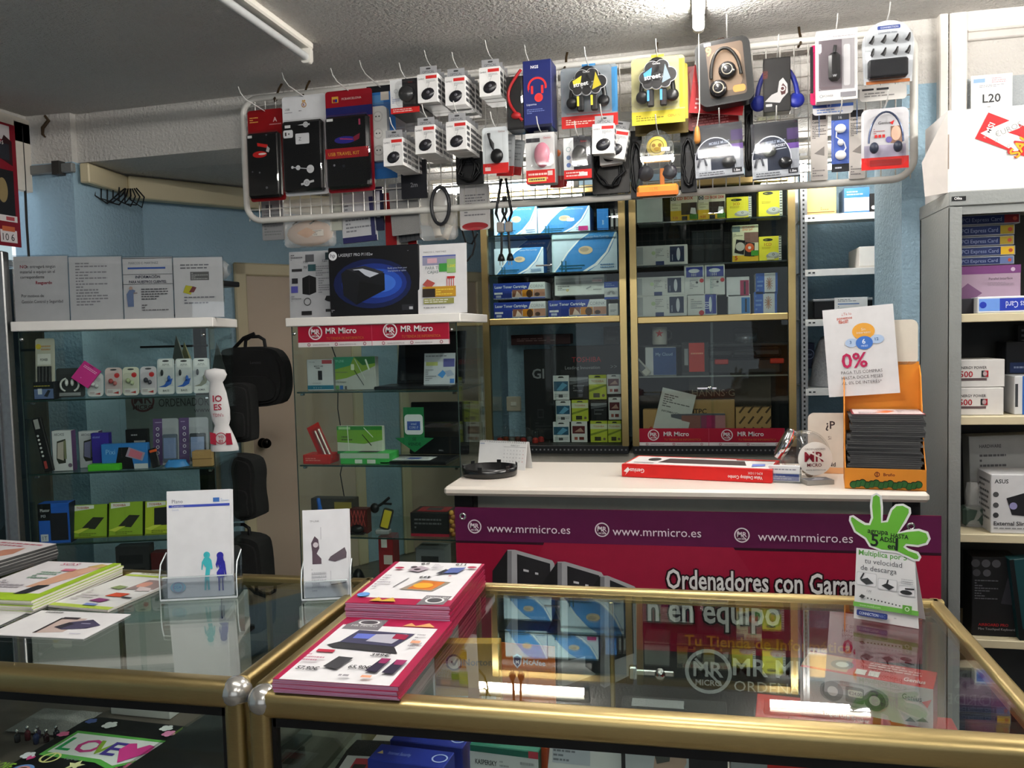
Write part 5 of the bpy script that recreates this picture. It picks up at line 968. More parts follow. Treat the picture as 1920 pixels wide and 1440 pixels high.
mb = MB(); mb.tube([(.036, 0, .078), (.062, 0, .07), (.064, 0, .035), (.037, 0, .02)], .005, M('3a3a3a', .3), 8); mb.build('handle', t)
t = thing('stand_shelf', 'dark shelf board across the rear of the right cabinet carrying the mug and disc spindle', 'shelf', FB.at(.09, onY(1300, 646, 4.7).z-.012, .15)); mb = MB(); mb.box(-.405, 0, 0, .405, .22, .012, M('1c2022', .4)); mb.build('board', t)
t = thing('disc_spindle', 'round disc spindle under a clear cover at upper right of the lower half', 'disc spindle', FB.at(FB.uz(1400, 625, .16)[0]-.0, onY(1400, 646, 4.69).z-.002, .22))
mb = MB(); mb.lathe([(.0001, 0), (.062, 0), (.062, .012), (.0001, .012)], M('151517', .3), 24); mb.build('base', t)
mb = MB(); mb.lathe([(.0001, .013), (.06, .013), (.06, .06), (.012, .061), (.0001, .061)], M('8a8c92', .15, .8), 24); mb.build('discs', t)
mb = MB(); mb.lathe([(.063, .01), (.063, .082), (.055, .088), (.0001, .088)], 'clear', 24); mb.build('cover', t)
X('wide dark monitor carton with pale outlined lettering on the floor of the cabinet', 'monitor box', (1292, 1446, 706, 838), .12, '2c2418', [('t', 'HANNS·G', .04, .7, .11, '77705c', .92), ('t', 'MONITORS', .64, .49, .06, '6a624e', .3), ('r', 0, 0, 1, .36, '6a4a26')], .2, zb=B0)
X('brown cardboard carton with black print in the middle of the cabinet floor', 'carton', (1284, 1378, 750, 838), .05, 'card', [('T', 'HTPC', .1, .68, .12, '2a2016', .34), ('w', .1, .5, .6, .62, 2, '3a2c1c')], .13, zb=B0)
X('brown cardboard carton with diagonal dark stripes at the right', 'carton', (1380, 1446, 764, 838), .06, 'card', [('l', .1+.25*i, .25+.3*j, .26+.25*i, .45+.3*j, .05, '4a3520') for i in range(4) for j in range(3)], .1, zb=B0)
X('small brown carton with a dark triangle at the left of the cabinet floor', 'carton', (1206, 1259, 768, 838), .08, 'card', [('p', [(.55, .95), (.95, .95), (.74, .72)], '3a2a1a'), ('p', [(.15, .4), (.4, .4), (.28, .52)], '9a3a22')], .08, zb=B0)
t = thing('paper_sheet', 'white printed sheet leaning diagonally on the small brown carton', 'paper', FB.at(FB.uz(1252, 770, .065)[0], B0+.03, .062), rot=(radians(-4), radians(14), 0))
mb = MB(); mb.box(-.09, 0, 0, .09, .0015, .26, M('b9b9b4')); mb.front(-.09, 0, .09, .26).art([('w', .1, .62, .9, .9, 6, '5a5a58'), ('T', 'INFORMACIÓN', .12, .52, .04, '4a4a48', .7)]); mb.build('sheet', t)
X('flat grey and pink magazine box on the cabinet floor in front of the brown cartons', 'carton', (1258, 1360, 776, 838), .03, '5a5c64', [('r', .2, .3, .55, .95, '8a5a52'), ('r', .56, .1, .82, .95, '8a3a5a'), ('r', .66, .1, .8, .95, 'a02458'), ('r', .82, .3, 1, .95, 'b0787a')], .07, zb=B0)
# red MR strips stuck low on the glass
def mrstrip(m, x0, z0, x1, z1, y, n, offs=0.0):
    m.box(x0, y, z0, x1, y+.0015, z1, M('96122c', .35)); m.front(x0, z0, x1, z1, y); A = [('r', 0, 0, 1, .2, 'd0cccb')]
    for k in range(n):
        a = offs+k/n; q = 1/n
        A += [('logo', a+.24*q, .62, .32, 'd9d2d4'), ('T', 'MR Micro', a+.38*q, .56, .26, 'd9d6d6', .5*q), ('t', 'TU TIENDA DE INFORMÁTICA', a+.39*q, .3, .12, 'b06a2a', .5*q), ('r', a+q-.003, 0, a+q, 1, 'b04a60'), ('t', 'www.mrmicro.es', a+.2*q, .06, .08, '6a5a60', .28*q), ('t', 'www.mrmicro.es', a+.56*q, .06, .08, '6a5a60', .28*q)]
        for e in (.15, .52, .9): A.append(('o', a+e*q, .1, .07, .025, '8a2a44'))
    m.art(A)
u0, u1, z0, z1 = FB.box(1193, 1471, 803, 836, .01); mb = MB(); mrstrip(mb, 0, 0, u1-u0, z1-z0, 0, 2); tag(mb.build('shop_strip', None, FB.at(u0, z0, .0095)), 'red shop name strip along the foot of the right gold cabinet glass', 'sign strip')
# ================================================================ WHITE SHELVING GOODS
S0, S1_, S2_ = 2.072, 1.80, 1.55
X('tan carton at the left of the top white shelf', 'carton', (1509, 1568, 352, 400), .2, 'c4a26a', [('r', .05, .1, .95, .13, '5a4420'), ('r', .08, .04, .9, .055, '5a4420'), ('w', .5, .18, .92, .3, 2, '8a6c3c')], .05, zb=S0)
X('blue and white ink carton in the middle of the top white shelf', 'ink box', (1583, 1630, 352, 398), .16, 'd8d9dc', [('r', 0, .62, 1, 1, '2f6cc0'), ('r', 0, 0, 1, .1, '2f6cc0'), ('w', .1, .7, .9, .9, 2, 'a8c4e8')]+[('l', .5+.1*cos(a), .28+.1*sin(a), .5+.28*cos(a), .28+.24*sin(a), .03, 'b8b8bc') for a in [pi*i/8 for i in range(9)]], .05, zb=S0, side=[('r', 0, 0, 1, 1, '5a7aa0')])
X('small black ink carton at the right of the top white shelf', 'ink box', (1631, 1661, 362, 395), .12, '1a1a1c', [('r', .35, .5, .65, .85, 'b0b0b4'), ('d', .22, .28, .1, 'd0d0d0'), ('w', .3, .1, .7, .3, 2, '8a8a8c')], .05, zb=S0)
X('white carton standing at the end of the top white shelf', 'carton', (1662, 1688, 320, 397), .2, 'e4e2df', [], .06, zb=S0)
X('long plain white carton lying on the second white shelf', 'carton', (1611, 1687, 461, 492), .3, 'e6e3de', [('r', 0, 0, 1, .1, 'c4beb6')], .03, zb=S1_)
t = thing('printer', 'black printer with a white price sheet hanging over its front on the third white shelf', 'printer', FB.at(FB.uz(1580, 575, .0)[0], S2_+.001, .0)); u0, u1, z0, z1 = FB.box(1525, 1637, 556, 593, .0); w_ = u1-u0
mb = MB(); mb.box(-w_/2, 0, 0, w_/2, .28, .098, M('121214', .3), .008); mb.build('body', t)
mb = MB(); mb.box(-w_/2, -.004, .088, w_/2, .28, .1, M('8a8c90', .25), .003); mb.build('lid', t)
mb = MB(); mb.box(-.04, -.009, -.03, .115, -.007, .104, M('e6e6e4')); mb.front(-.04, -.03, .115, .104, -.009).art([('w', .1, .84, .8, .95, 2, '7a7c80'), ('r', .1, .74, .75, .78, '5a7ab0'), ('w', .1, .4, .4, .7, 4, '8a8c90'), ('p', [(.5, .56), (.8, .6), (.78, .5), (.52, .48)], '24262a'), ('r', .52, .2, .8, .32, '2a4a94'), ('T', '229', .55, .22, .08, 'e0e4ee', .22)]); mb.build('price_sheet', t)
X('small white carton with a purple stripe right of the printer on the third white shelf', 'carton', (1646, 1688, 573, 590), .15, 'd8d6d8', [('r', 0, .1, .1, .95, '5a4a7a'), ('w', .3, .4, .9, .7, 2, '9a9aa0')], .04, zb=S2_)
X('dark blue processor carton standing behind the upright under the printer', 'carton', (1507, 1527, 643, 690), .15, '1a2440', [('o', .5, .55, .2, .03, '6a7a9a'), ('c', 'intel', .5, .5, .1, '7a8aaa', .6)], .22)
mb = MB(); 
t = thing('covered_machine', 'machine under a crumpled silver dust cover on the shelving beside the orange display', 'covered machine', FB.at(FB.uz(1572, 740, .1)[0], 1.2015, .1))
n = 18; vs = []; rn = random.Random(4)
for j in range(8):
    for i in range(n):
        a = 2*pi*i/n; r = .12*(1.0-.06*j+.05*sin(5*a+j*1.3)+rn.uniform(-.03, .03)); vs.append((r*1.15*cos(a), .1+r*.8*sin(a), .035*j+.01*sin(3*a+j)*(j > 0)))
vs.append((0, .1, .285))
mb.add(vs, [[j*n+i, j*n+(i+1) % n, (j+1)*n+(i+1) % n, (j+1)*n+i] for j in range(7) for i in range(n)]+[[7*n+i, 7*n+(i+1) % n, 8*n] for i in range(n)], 'silver_fabric', True); mb.build('dust_cover', t)
# ================================================================ GREY METAL CABINET GOODS
def C(label, cat, px, d, col, art=(), back=.05, **k): return carton(k.pop('name', 'carton'), label, cat, FC, px, d, col, art, back, **k)
for k, (y0, y1, x1, c2, nm) in enumerate(((402, 421, 1913, '7a1a24', 'red ended'), (422, 442, 1903, 'a08a2a', 'yellow ended'), (443, 461, 1902, 'a08a2a', 'second yellow ended'), (462, 480, 1904, 'd8b02a', 'brightest yellow ended'), (481, 497, 1902, '5a6a94', 'blue grey ended'))):
    C('%s flat card carton, number %s from the top in the grey cabinet' % (nm, ('one', 'two', 'three', 'four', 'five')[k]), 'card box', (1790, x1, y0, y1), .12, '9a9ca2', [('r', .02, .1, .98, .9, '1c2a58'), ('r', .76, .1, .98, .9, c2), ('t', 'PCI Express Card', .12, .32, .4, '8a94b4', .6), ('d', .92, .5, .2, 'b04a3a')], .1, group='flat card cartons stacked in the grey cabinet')
C('wider mauve parallel interface card carton standing under the flat cartons', 'card box', (1790, 1914, 498, 562), .13, '9a8496', [('r', 0, .76, 1, 1, '6a3a6c'), ('t', 'Parallel Interface', .52, .58, .07, '3a3038', .42), ('w', .5, .4, .9, .52, 3, '8a7a88'), ('p', [(0, .2), (.2, .5), (.42, .2), (.3, .05), (.1, .0)], '6a4a6a'), ('d', .88, .87, .06, 'b8a4b8')], .09, group=None)
C('dark flat carton at the bottom left of the top cabinet shelf', 'card box', (1790, 1830, 560, 578), .1, '24242a', [], .06, zb=SC[0])
C('white edged blue card carton lying upside down on the top shelf of the grey cabinet', 'card box', (1833, 1960, 555, 578), .12, 'd6d8dc', [('r', .02, .12, .98, .88, '2438a0'), ('r', .02, .12, .33, .88, '6a92d8'), ('t', 'Express Card', .92, .68, .42, 'd8dcf0', .5, 180), ('d', .08, .5, .2, '2438a0')], .02, zb=SC[0])
def psu(): return [('T', 'ENERGY POWER', .09, .66, .1, '3a3436', .55), ('T', '500', .09, .37, .22, 'a01c28', .3), ('r', .09, .24, .64, .33, '5a4a4c'), ('r', .53, .37, .57, .6, '2a2a2c'), ('r', .53, .37, .6, .4, '2a2a2c'), ('r', .53, .57, .6, .6, '2a2a2c'), ('r', .63, .37, .67, .6, 'a01c28'), ('r', .6, .37, .67, .4, 'a01c28'), ('r', .6, .57, .67, .6, 'a01c28'), ('d', .6, .485, .07, 'b09a9c')]
C('white power supply carton marked 500, upper of the two in the grey cabinet', 'power supply box', (1791, 1884, 674, 727), .16, 'd1cecb', psu(), .05, zb=SC[1]+.0935, group='white power supply cartons')
C('white power supply carton marked 500, lower of the two in the grey cabinet', 'power supply box', (1790, 1882, 727, 781), .16, 'd1cecb', psu(), .045, zb=SC[1], group='white power supply cartons')
C('dark carton behind the power supply cartons at the right', 'carton', (1886, 1960, 640, 781), .1, '1c1e22', [('r', .1, .55, .9, .7, '24345c'), ('w', .2, .6, .8, .66, 1, '8a94b0')], .18, zb=SC[1])
C('blue edged white carton at the right of the power supply cartons', 'carton', (1902, 1970, 705, 780), .12, 'c9cacc', [('r', .22, 0, 1, 1, '2a5aa4'), ('r', .02, .2, .1, .8, '3a3c40')], .06, zb=SC[1])
C('black carton at the upper right over the power supplies', 'carton', (1908, 1980, 608, 665), .04, '18191c', [('w', .1, .2, .9, .9, 4, '6a6c70')], .26)
C('white drive carton with black slim drive picture on the third shelf of the grey cabinet', 'drive box', (1858, 1990, 890, 994), .14, 'c9c9cb', [('T', 'ASUS', .05, .85, .07, '2a2a2c', .2), ('d', .07, .66, .045, '4a4a4c'), ('d', .07, .48, .045, '4a4a4c'), ('d', .07, .31, .045, '3a3a3c'), ('p', [(.22, .6), (.5, .7), (1, .74), (1, .34), (.5, .3), (.3, .32)], '1c1c20'), ('d', .32, .47, .06, '8a86b0'), ('T', 'External Slim DVD', .04, .14, .07, '2c2c2e', .8), ('w', .04, .07, .6, .11, 1, '7a7a7c')], .03, zb=SC[2], side=[('w', .15, .1, .9, .9, 9, '4a4a4c')])
C('plain white sheet box standing behind the slim drive carton', 'carton', (1822, 1960, 818, 990), .08, 'a9aaa8', [('T', 'HARDWARE', .14, .86, .04, '4a4a4c', .3), ('w', .14, .45, .5, .8, 6, '5a5a5c')], .2, zb=SC[2], tilt=-2)
t = thing('plastic_bag', 'crumpled clear bag of grey parts left of the slim drive carton', 'bag', FC.at(FC.uz(1836, 950, .08)[0], SC[2], .08))
mb = MB(); rn = random.Random(9); n = 14; vs = []
for j in range(7):
    for i in range(n): a = 2*pi*i/n; r = .03*(1.1-.1*j)+rn.uniform(-.006, .006); vs.append((r*cos(a)*1.3, .06+r*sin(a)*1.2, .025*j+rn.uniform(-.004, .004)+.001))
mb.add(vs, [[j*n+i, j*n+(i+1) % n, (j+1)*n+(i+1) % n, (j+1)*n+i] for j in range(6) for i in range(n)]+[[6*n+i for i in range(n)]], 'film', True); mb.build('bag', t)
mb = MB(); mb.box(-.04, .03, .002, .035, .09, .07, M('3a4a42', .4), .01); mb.build('contents', t)
C('black keyboard carton with red lettering on the lowest shelf of the grey cabinet', 'keyboard box', (1822, 1910, 1045, 1196), .1, '141416', [('d', .08, .92, .05, '3a3a3e'), ('d', .3, .92, .05, '4a4a4e'), ('d', .52, .92, .05, '4a4a4e'), ('d', .1, .8, .045, '3a3a3e'), ('d', .32, .8, .045, '4a4a4e'), ('w', .06, .46, .56, .72, 8, '55565a'), ('p', [(.62, .42), (.76, .74), (1, .82), (1, .4)], '303036'), ('T', 'AIRBOARD PRO', .14, .13, .035, 'a02024', .8), ('t', 'Mini Touchpad Keyboard', .14, .08, .03, '9a9a9c', .82)], .05, zb=SC[3])
C('dark teal carton leaning at the right of the black keyboard carton', 'carton', (1912, 1985, 1050, 1212), .05, '10363a', [('r', 0, 0, .12, 1, '0c0e10'), ('r', 0, 0, 1, .14, '0c0e10')], .02, zb=SC[3], tilt=-7)
# white carton with sale stickers on top
t = thing('open_carton', 'big white carton on top of the grey cabinet with red sale stickers', 'carton', (1.33, 3.05, 1.943))
mb = MB(); w_ = .51; mb.box(-w_, .02, 0, w_, .30, .265, M('d9d5d2', .6)); mb.front(-w_, 0, w_, .265, .02).art([('w', .0, .02, .004, .98, 1, '8a7a6c')]); mb.build('body', t)
for k in range(6): mb = MB(); mb.box(-w_-.001, .024, .03+.035*k, -w_, .030, .036+.035*k, 'steel'); mb.build('staple', t)
mb = MB(); mb.add([(-w_, .02, 0), (-w_, .02, .265), (-w_-.055, .12, .12), (-w_-.05, .1, .002)], [[0, 1, 2, 3]], M('cfc8c2', .6)); mb.build('side_flap', t)
mb = MB(); Q = lambda x, y: ((onY(x, y, 3.07).x-1.33+w_)/(2*w_), (onY(x, y, 3.07).z-1.943)/.265)
mb.front(-w_, 0, w_, .265, .0185); mb.art([('p', [Q(1853, 211), Q(1950, 248), Q(1925, 295), Q(1828, 260)], 'c01f24'), ('p', [Q(1838, 250), Q(1860, 240), Q(1932, 262), Q(1905, 286)], 'e6e2df'), ('p', [Q(1860, 240), Q(1903, 222), Q(1912, 240), Q(1866, 258)], 'dcd8d6')])
for tx, x, y, hh, c, an in (('€UROS', 1868, 258, .07, '8a8c8a', 22), ('MSI', 1855, 252, .07, 'e6d8d6', 62), ('2', 1843, 258, .05, 'a0a2a0', -25), ('0', 1864, 266, .05, 'a0a2a0', -25), ('0', 1886, 276, .05, 'a0a2a0', -25)): u, v = Q(x, y); mb.art([('t' if c != 'e6d8d6' else 'T', tx, u, v, hh, c, 0, an)])
u, v = Q(1905, 298)
for dx, c, s_ in ((0, 'a81c20', .15), (.003, 'f0a020', .13)): mb.art([('T', 'SALE', u+dx, v+dx, s_, c, 0, 55)])
mb.build('sale_stickers', t)
# ================================================================ GOODS IN THE TWO GLASS TOWERS
def A1(label, cat, px, d, col, art=(), back=.06, **k): return carton(k.pop('name', 'carton'), label, cat, F1, px, d, col, art, back, **k)
def A2(label, cat, px, d, col, art=(), back=.06, **k): return carton(k.pop('name', 'carton'), label, cat, F2, px, d, col, art, back, **k)
# ---- four notices standing on the left tower
def notice(px, label, art, lean=-2, back=.02, yd=0):
    u0, u1, z0, z1 = F1.box(*px, back); w, h = u1-u0, z1-z0; t = thing('notice_sheet', label, 'paper notice', F1.at((u0+u1)/2, 1.611, back), rot=(radians(lean), 0, F1.yaw+radians(yd)), group='notices on the left glass tower')
    h = z1-1.611; mb = MB(); mb.box(-w/2, 0, 0, w/2, .0015, h, M('c9c6c4', .5)); mb.front(-w/2, 0, w/2, h).art(art); mb.build('sheet', t)
    mb = MB(); mb.box(-w/2-.003, -.003, 0, w/2+.003, .0035, h+.004, 'acrylic'); mb.build('plastic_sleeve', t)
notice((26, 128, 480, 607), 'white notice sheet with red first word, leftmost of the four on the left tower', [('T', 'NO', .12, .82, .05, 'a03040'), ('t', 'se entregará ningún', .22, .82, .05, '3a3638', .55), ('t', 'material o equipo sin el', .12, .74, .05, '3a3638', .64), ('t', 'correspondiente', .12, .66, .05, '3a3638', .44), ('T', 'Resguardo', .4, .57, .05, 'a03040', .3), ('t', 'Por motivos de:', .13, .37, .05, '3a3638', .42), ('t', 'Gestión Control y Seguridad', .13, .28, .05, '3a3638', .76)])
notice((130, 229, 481, 607), 'white notice sheet filled with small centred lines, second from left on the left tower', [('w', .12, .22, .72, .92, 15, '8a8688')])
notice((231, 324, 482, 606), 'white notice sheet with blue rule and boxed heading, third from left on the left tower', [('t', 'MARCOS C. MARTINEZ', .12, .89, .04, '55585e', .6), ('r', .1, .81, .86, .84, '3a5aa4'), ('r', 0, .98, 1, .99, '3a3a3c'), ('r', .0, .72, 1, .727, '3a3a3c'), ('r', 0, .56, 1, .567, '3a3a3c'), ('C', 'INFORMACIÓN', .5, .66, .045, '2c2c40', .5), ('C', 'PARA NUESTROS CLIENTES:', .5, .58, .045, '2c2c40', .76), ('p', [(.08, .2), (.2, .2), (.2, .4), (.24, .46), (.14, .5), (.06, .4)], '6a7a9c'), ('d', .15, .5, .03, 'b89a8a'), ('l', .2, .42, .28, .42, .02, '9a8a86'), ('w', .36, .3, .9, .5, 5, '5a585a'), ('w', .36, .12, .9, .24, 3, '6a686a')])
notice((326, 418, 482, 603), 'white notice sheet with a grey photo and yellow card picture, rightmost of the four', [('w', .14, .8, .84, .9, 2, '6a686c'), ('r', .34, .62, .72, .76, '5a5a58'), ('w', .36, .63, .7, .75, 4, 'a9a9a4'), ('p', [(.18, .42), (.24, .54), (.38, .52), (.34, .38)], 'b8b02a'), ('p', [(.3, .42), (.38, .52), (.46, .5), (.4, .42)], '6a2a30'), ('w', .2, .22, .84, .36, 3, '77757a')])
# ---- left tower, top shelf
Z = S1[0]
def bl(label, cat, px, col, art, d=.015, prod=None, back=.06, zb=None, lean=-6, tilt=0, shell=(.08, .06, .92, .8), rad=.01):
    u0, u1, z0, z1 = F1.box(*px, back); z0 = (Z if zb is None else zb)+.0045; w, h = u1-u0, z1-z0
    t = thing(cat.replace(' ', '_'), label, cat, F1.at((u0+u1)/2, z0, back), rot=(radians(lean), radians(tilt), F1.yaw)); pack(col, art, shell, prod, d, rad, .003)(t, w, h); return t
bl('battery blister with rounded top and four batteries at the left of the top shelf', 'battery pack', (64, 100, 634, 702), 'b9b6a8', [('r', .1, .42, .8, .66, 'd8d6d0'), ('C', 'POWER', .45, .5, .06, '4a4a4c', .4), ('d', .16, .82, .06, 'c8b03a'), ('w', .3, .72, .8, .86, 2, 'b0885a')], prod=[('battery', lambda m, w, h, k=k: m.tube([((-.26+.18*k)*w, -.008, .04*h), ((-.26+.18*k)*w, -.008, .38*h)], .007, M('2c2c2e', .3), 8)) for k in range(4)], zb=S1[0]+.055, back=.035)
A1('dark blue cable carton under the battery blister on the top shelf', 'carton', (62, 102, 716, 750), .06, '16181e', [('r', .05, .05, .95, .6, '5a6a90'), ('r', .22, .3, .42, .62, 'c0c4cc'), ('p', [(.5, .2), (.7, .55), (.82, .5), (.66, .14)], '24262c'), ('w', .05, .72, .9, .82, 1, 'a89a3a')], .02, zb=Z)
t = bl('clear earphone pack with white ear hooks beside the battery pack', 'earphone pack', (104, 158, 690, 746), '3a3d3e', [('r', .1, .05, .85, .16, '9a9a9c')], prod=[('ear_hook', lambda m, w, h, s=s: m.tube([(s*w*(.08+.24*sin(a)), -.008, h*(.42+.22*cos(a))) for a in [.2+2.6*i/10 for i in range(11)]], .004, M('d8d8d6', .3), 6)) for s in (-1, 1)]+[('earbud', lambda m, w, h, s=s: m.ell((s*w*.1, -.01, h*.5), (.007, .006, .014), M('dcdcda', .3), 10)) for s in (-1, 1)])
t = thing('notebook', 'bright pink flat box tilted on top of the earphone packs on the top shelf', 'box', F1.at(F1.uz(157, 690, .05)[0]+.002, F1.uz(157, 700, .05)[1]-.012, .045), rot=(radians(-12), radians(36), F1.yaw))
mb = MB(); mb.box(-.036, 0, -.03, .036, .012, .05, M('c42a80', .35), .001); mb.front(-.036, -.03, .036, .05).art([('w', .15, .72, .9, .86, 2, 'e8b0d0'), ('r', .35, .92, .6, .96, '7a1a50'), ('d', .4, .25, .03, 'd86aa8')]); mb.build('cover', t)
for k, (px, c, lab) in enumerate((((163, 193, 700, 746), 'c9c9cb', 'rounded white earbud pack just right of the ear hook pack'), ((196, 228, 689, 746), 'c9b4b4', 'rounded earbud pack with red print, first of three'), ((229, 260, 688, 746), 'c6c4b4', 'rounded earbud pack with pale green tint, middle of three'), ((262, 293, 687, 745), 'c4bcc4', 'rounded earbud pack with dark buds, last of three'))):
    bl(lab, 'earphone pack', px, c, [('r', .1, .02, .9, .24, 'd8d4d4'), ('p', [(.45, .1), (.8, .16), (.8, .06)], 'a8302a'), ('d', .7, .72, .09, 'c0282c' if k else 'b8b8ba'), ('e', .5, .92, .2, .03, '3a3a3c'), ('w', .15, .1, .45, .2, 2, '8a6a6a')], prod=[('earbud', dome((-.12, -.008, .52), (.14, .008, .09), ('d8d8da', 'a84a4a', 'a9b08a', '3a3a44')[k])), ('earbud', dome((.12, -.008, .44), (.12, .008, .08), ('d0d0d2', 'b86a6a', 'b4ba98', '44444e')[k]))], rad=.014)
for k, (px, nm, ac) in enumerate((((294, 326, 672, 741), 'BASS', '2a5ab0'), ((328, 360, 672, 741), 'BASS', '2a5ab0'), ((361, 392, 671, 740), 'AIMA', '6a6a50'))):
    bl(('narrow white earphone pack with blue splash, left one next to the earbud packs', 'narrow white earphone pack with blue splash, right one', 'narrow white earphone pack with grey splash at the right end of the shelf')[k], 'earphone pack', px, 'bfc1c4', [('r', .08, .02, .92, .22, 'd8d8d6'), ('C', nm, .5, .07, .06, '3a3a3c', .6), ('r', .1, .74, .9, .97, 'd4d4d4'), ('c', 'AIMA', .5, .8, .06, '6a6a6c', .6), ('p', [(.05, .2), (.4, .26), (.6, .4), (.9, .44), (.8, .28), (.5, .2)], ac), ('e', .5, .93, .2, .025, '2a2a2c')], prod=[('earbud', dome((-.2, -.006, .6), (.08, .006, .09), '24282e')), ('earbud', dome((.2, -.006, .44), (.09, .006, .08), ac))])
# ---- second shelf: phones
Z = S1[1]
A1('tall slim black cartridge pack leaning at the left end of the phone shelf', 'phone pack', (80, 98, 784, 890), .015, '141416', [('r', .2, .8, .7, .98, '9a9a98'), ('r', .2, .06, .5, .2, '9a3a36')]+[('d', .3, .3+.075*i, .02, 'c9c9c9') for i in range(6)], .03, zb=Z, tilt=-12, lean=-4)
def phonebox(c2): return [('t', 'ARCHOS', .14, .88, .07, '2c2c2e', .5), ('p', [(.2, .3), (.26, .74), (.7, .8), (.66, .2), (.3, .18)], '2e3028'), ('p', [(.24, .32), (.29, .7), (.6, .74), (.56, .26)], c2), ('d', .88, .14, .05, '6a5a6a'), ('r', .6, .3, .72, .76, '77785a')]
A1('white upright phone carton with a colourful phone picture on the phone shelf', 'phone box', (98, 135, 808, 884), .04, 'c6c6c8', phonebox('b0a49a'), .06, zb=Z, side=[('r', 0, 0, 1, 1, '5a3a66')])
A1('white upright phone carton with a lilac screen picture behind the purple box', 'phone box', (148, 186, 809, 874), .04, 'c0c0c4', phonebox('7a789a'), .12, zb=Z, side=[('r', 0, 0, 1, 1, '4a3a66')])
A1('purple phone carton in front of the second white phone carton', 'phone box', (172, 205, 812, 874), .03, '35278a', [('t', 'alcatel', .08, .86, .07, '8a94d8', .4)], .08, zb=Z, side=[('r', 0, 0, 1, 1, '2c1f78')])
A1('sky blue tablet carton with two screen pictures in the middle of the phone shelf', 'phone box', (190, 277, 832, 880), .03, '2f74b8', [('t', 'Pixi', .1, .6, .2, '8ab4e0', .2), ('p', [(.3, .2), (.38, .86), (.62, .86), (.7, .0), (.34, .0)], '101013'), ('p', [(.52, .5), (.6, .86), (.95, .62), (.88, .3)], '9a8a9c'), ('p', [(.58, .52), (.64, .8), (.9, .6), (.84, .36)], 'c0687a'), ('r', 0, 0, .36, .16, 'b8c4d0'), ('r', .7, 0, 1, .2, 'b9bcc0')], .045, zb=Z)
A1('black phone carton standing behind the sky blue tablet carton', 'phone box', (236, 277, 805, 862), .03, '121214', [('r', .38, .1, .9, .68, '9a9a9c'), ('r', .42, .12, .86, .62, '24262a'), ('w', .26, .8, .9, .88, 1, 'a9a9ab')], .17, zb=Z)
A1('flat bright green box lying at the front of the phone shelf', 'box', (164, 224, 871, 886), .05, '4aae2a', [], .015, zb=Z)
bl('blister with a grey phone and purple icon strip, left one of two', 'phone pack', (286, 334, 785, 878), '9c9ea4', [('r', 0, 0, .36, 1, '5a4470'), ('w', .08, .9, .34, .94, 1, 'a89ab8')]+[('o', .18, .78-.13*i, .035, .012, 'd8d4e0') for i in range(5)], .016, [('phone', lambda m, w, h: m.rprism(-.1*w, .08*h, .46*w, .66*h, -.012, -.001, .006, M('5a6472', .2))), ('screen', lambda m, w, h: m.rprism(-.06*w, .14*h, .42*w, .58*h, -.0128, -.0122, .002, M('7a8ab0', .15)))], back=.09)
bl('blister with a grey phone and purple icon strip, right one of two', 'phone pack', (335, 390, 783, 877), '9c9ea4', [('r', 0, 0, .34, 1, '5a4470'), ('w', .06, .9, .3, .94, 1, 'a89ab8')]+[('o', .18, .78-.13*i, .035, .012, 'd8d4e0') for i in range(5)], .016, [('phone', lambda m, w, h: m.rprism(-.12*w, .08*h, .42*w, .66*h, -.012, -.001, .006, M('2a2e36', .2))), ('screen', lambda m, w, h: m.rprism(-.08*w, .14*h, .38*w, .58*h, -.0128, -.0122, .002, M('7a8ab0', .15)))], back=.09)
A1('small brown carton at the right end of the phone shelf', 'carton', (360, 398, 846, 877), .05, 'card', [('r', 0, .48, 1, .52, '6a4a2a')], .03, zb=Z)
t = thing('memory_pack', 'crumpled blue and white bag in front of the left phone blister', 'bag', F1.at(F1.uz(331, 865, .04)[0], Z, .045), F1.yaw)
mb = MB(); rn = random.Random(3); n = 16
vs = [((.05-.006*j)*cos(2*pi*i/n)+rn.uniform(-.003, .003), .018*sin(2*pi*i/n)*(1-.2*j), .003+.009*j+rn.uniform(-.002, .002)) for j in range(4) for i in range(n)]
mb.add(vs, [[j*n+i, j*n+(i+1) % n, (j+1)*n+(i+1) % n, (j+1)*n+i] for j in range(3) for i in range(n)]+[[3*n+i for i in range(n)]], M('3f86c8', .3), True); mb.build('bag', t)
t = thing('phone_dummy', 'black smartphone leaning beside an orange cap near the phone blisters', 'phone', F1.at(F1.uz(292, 870, .03)[0], Z+.006, .03), rot=(radians(-14), radians(-14), F1.yaw))
mb = MB(); mb.box(-.016, 0, 0, .016, .009, .075, M('17171a', .25), .003); mb.build('body', t); mb = MB(); mb.box(-.012, -.001, .058, .016, .004, .07, M('d8582a', .4), .002); mb.build('orange_cap', t)
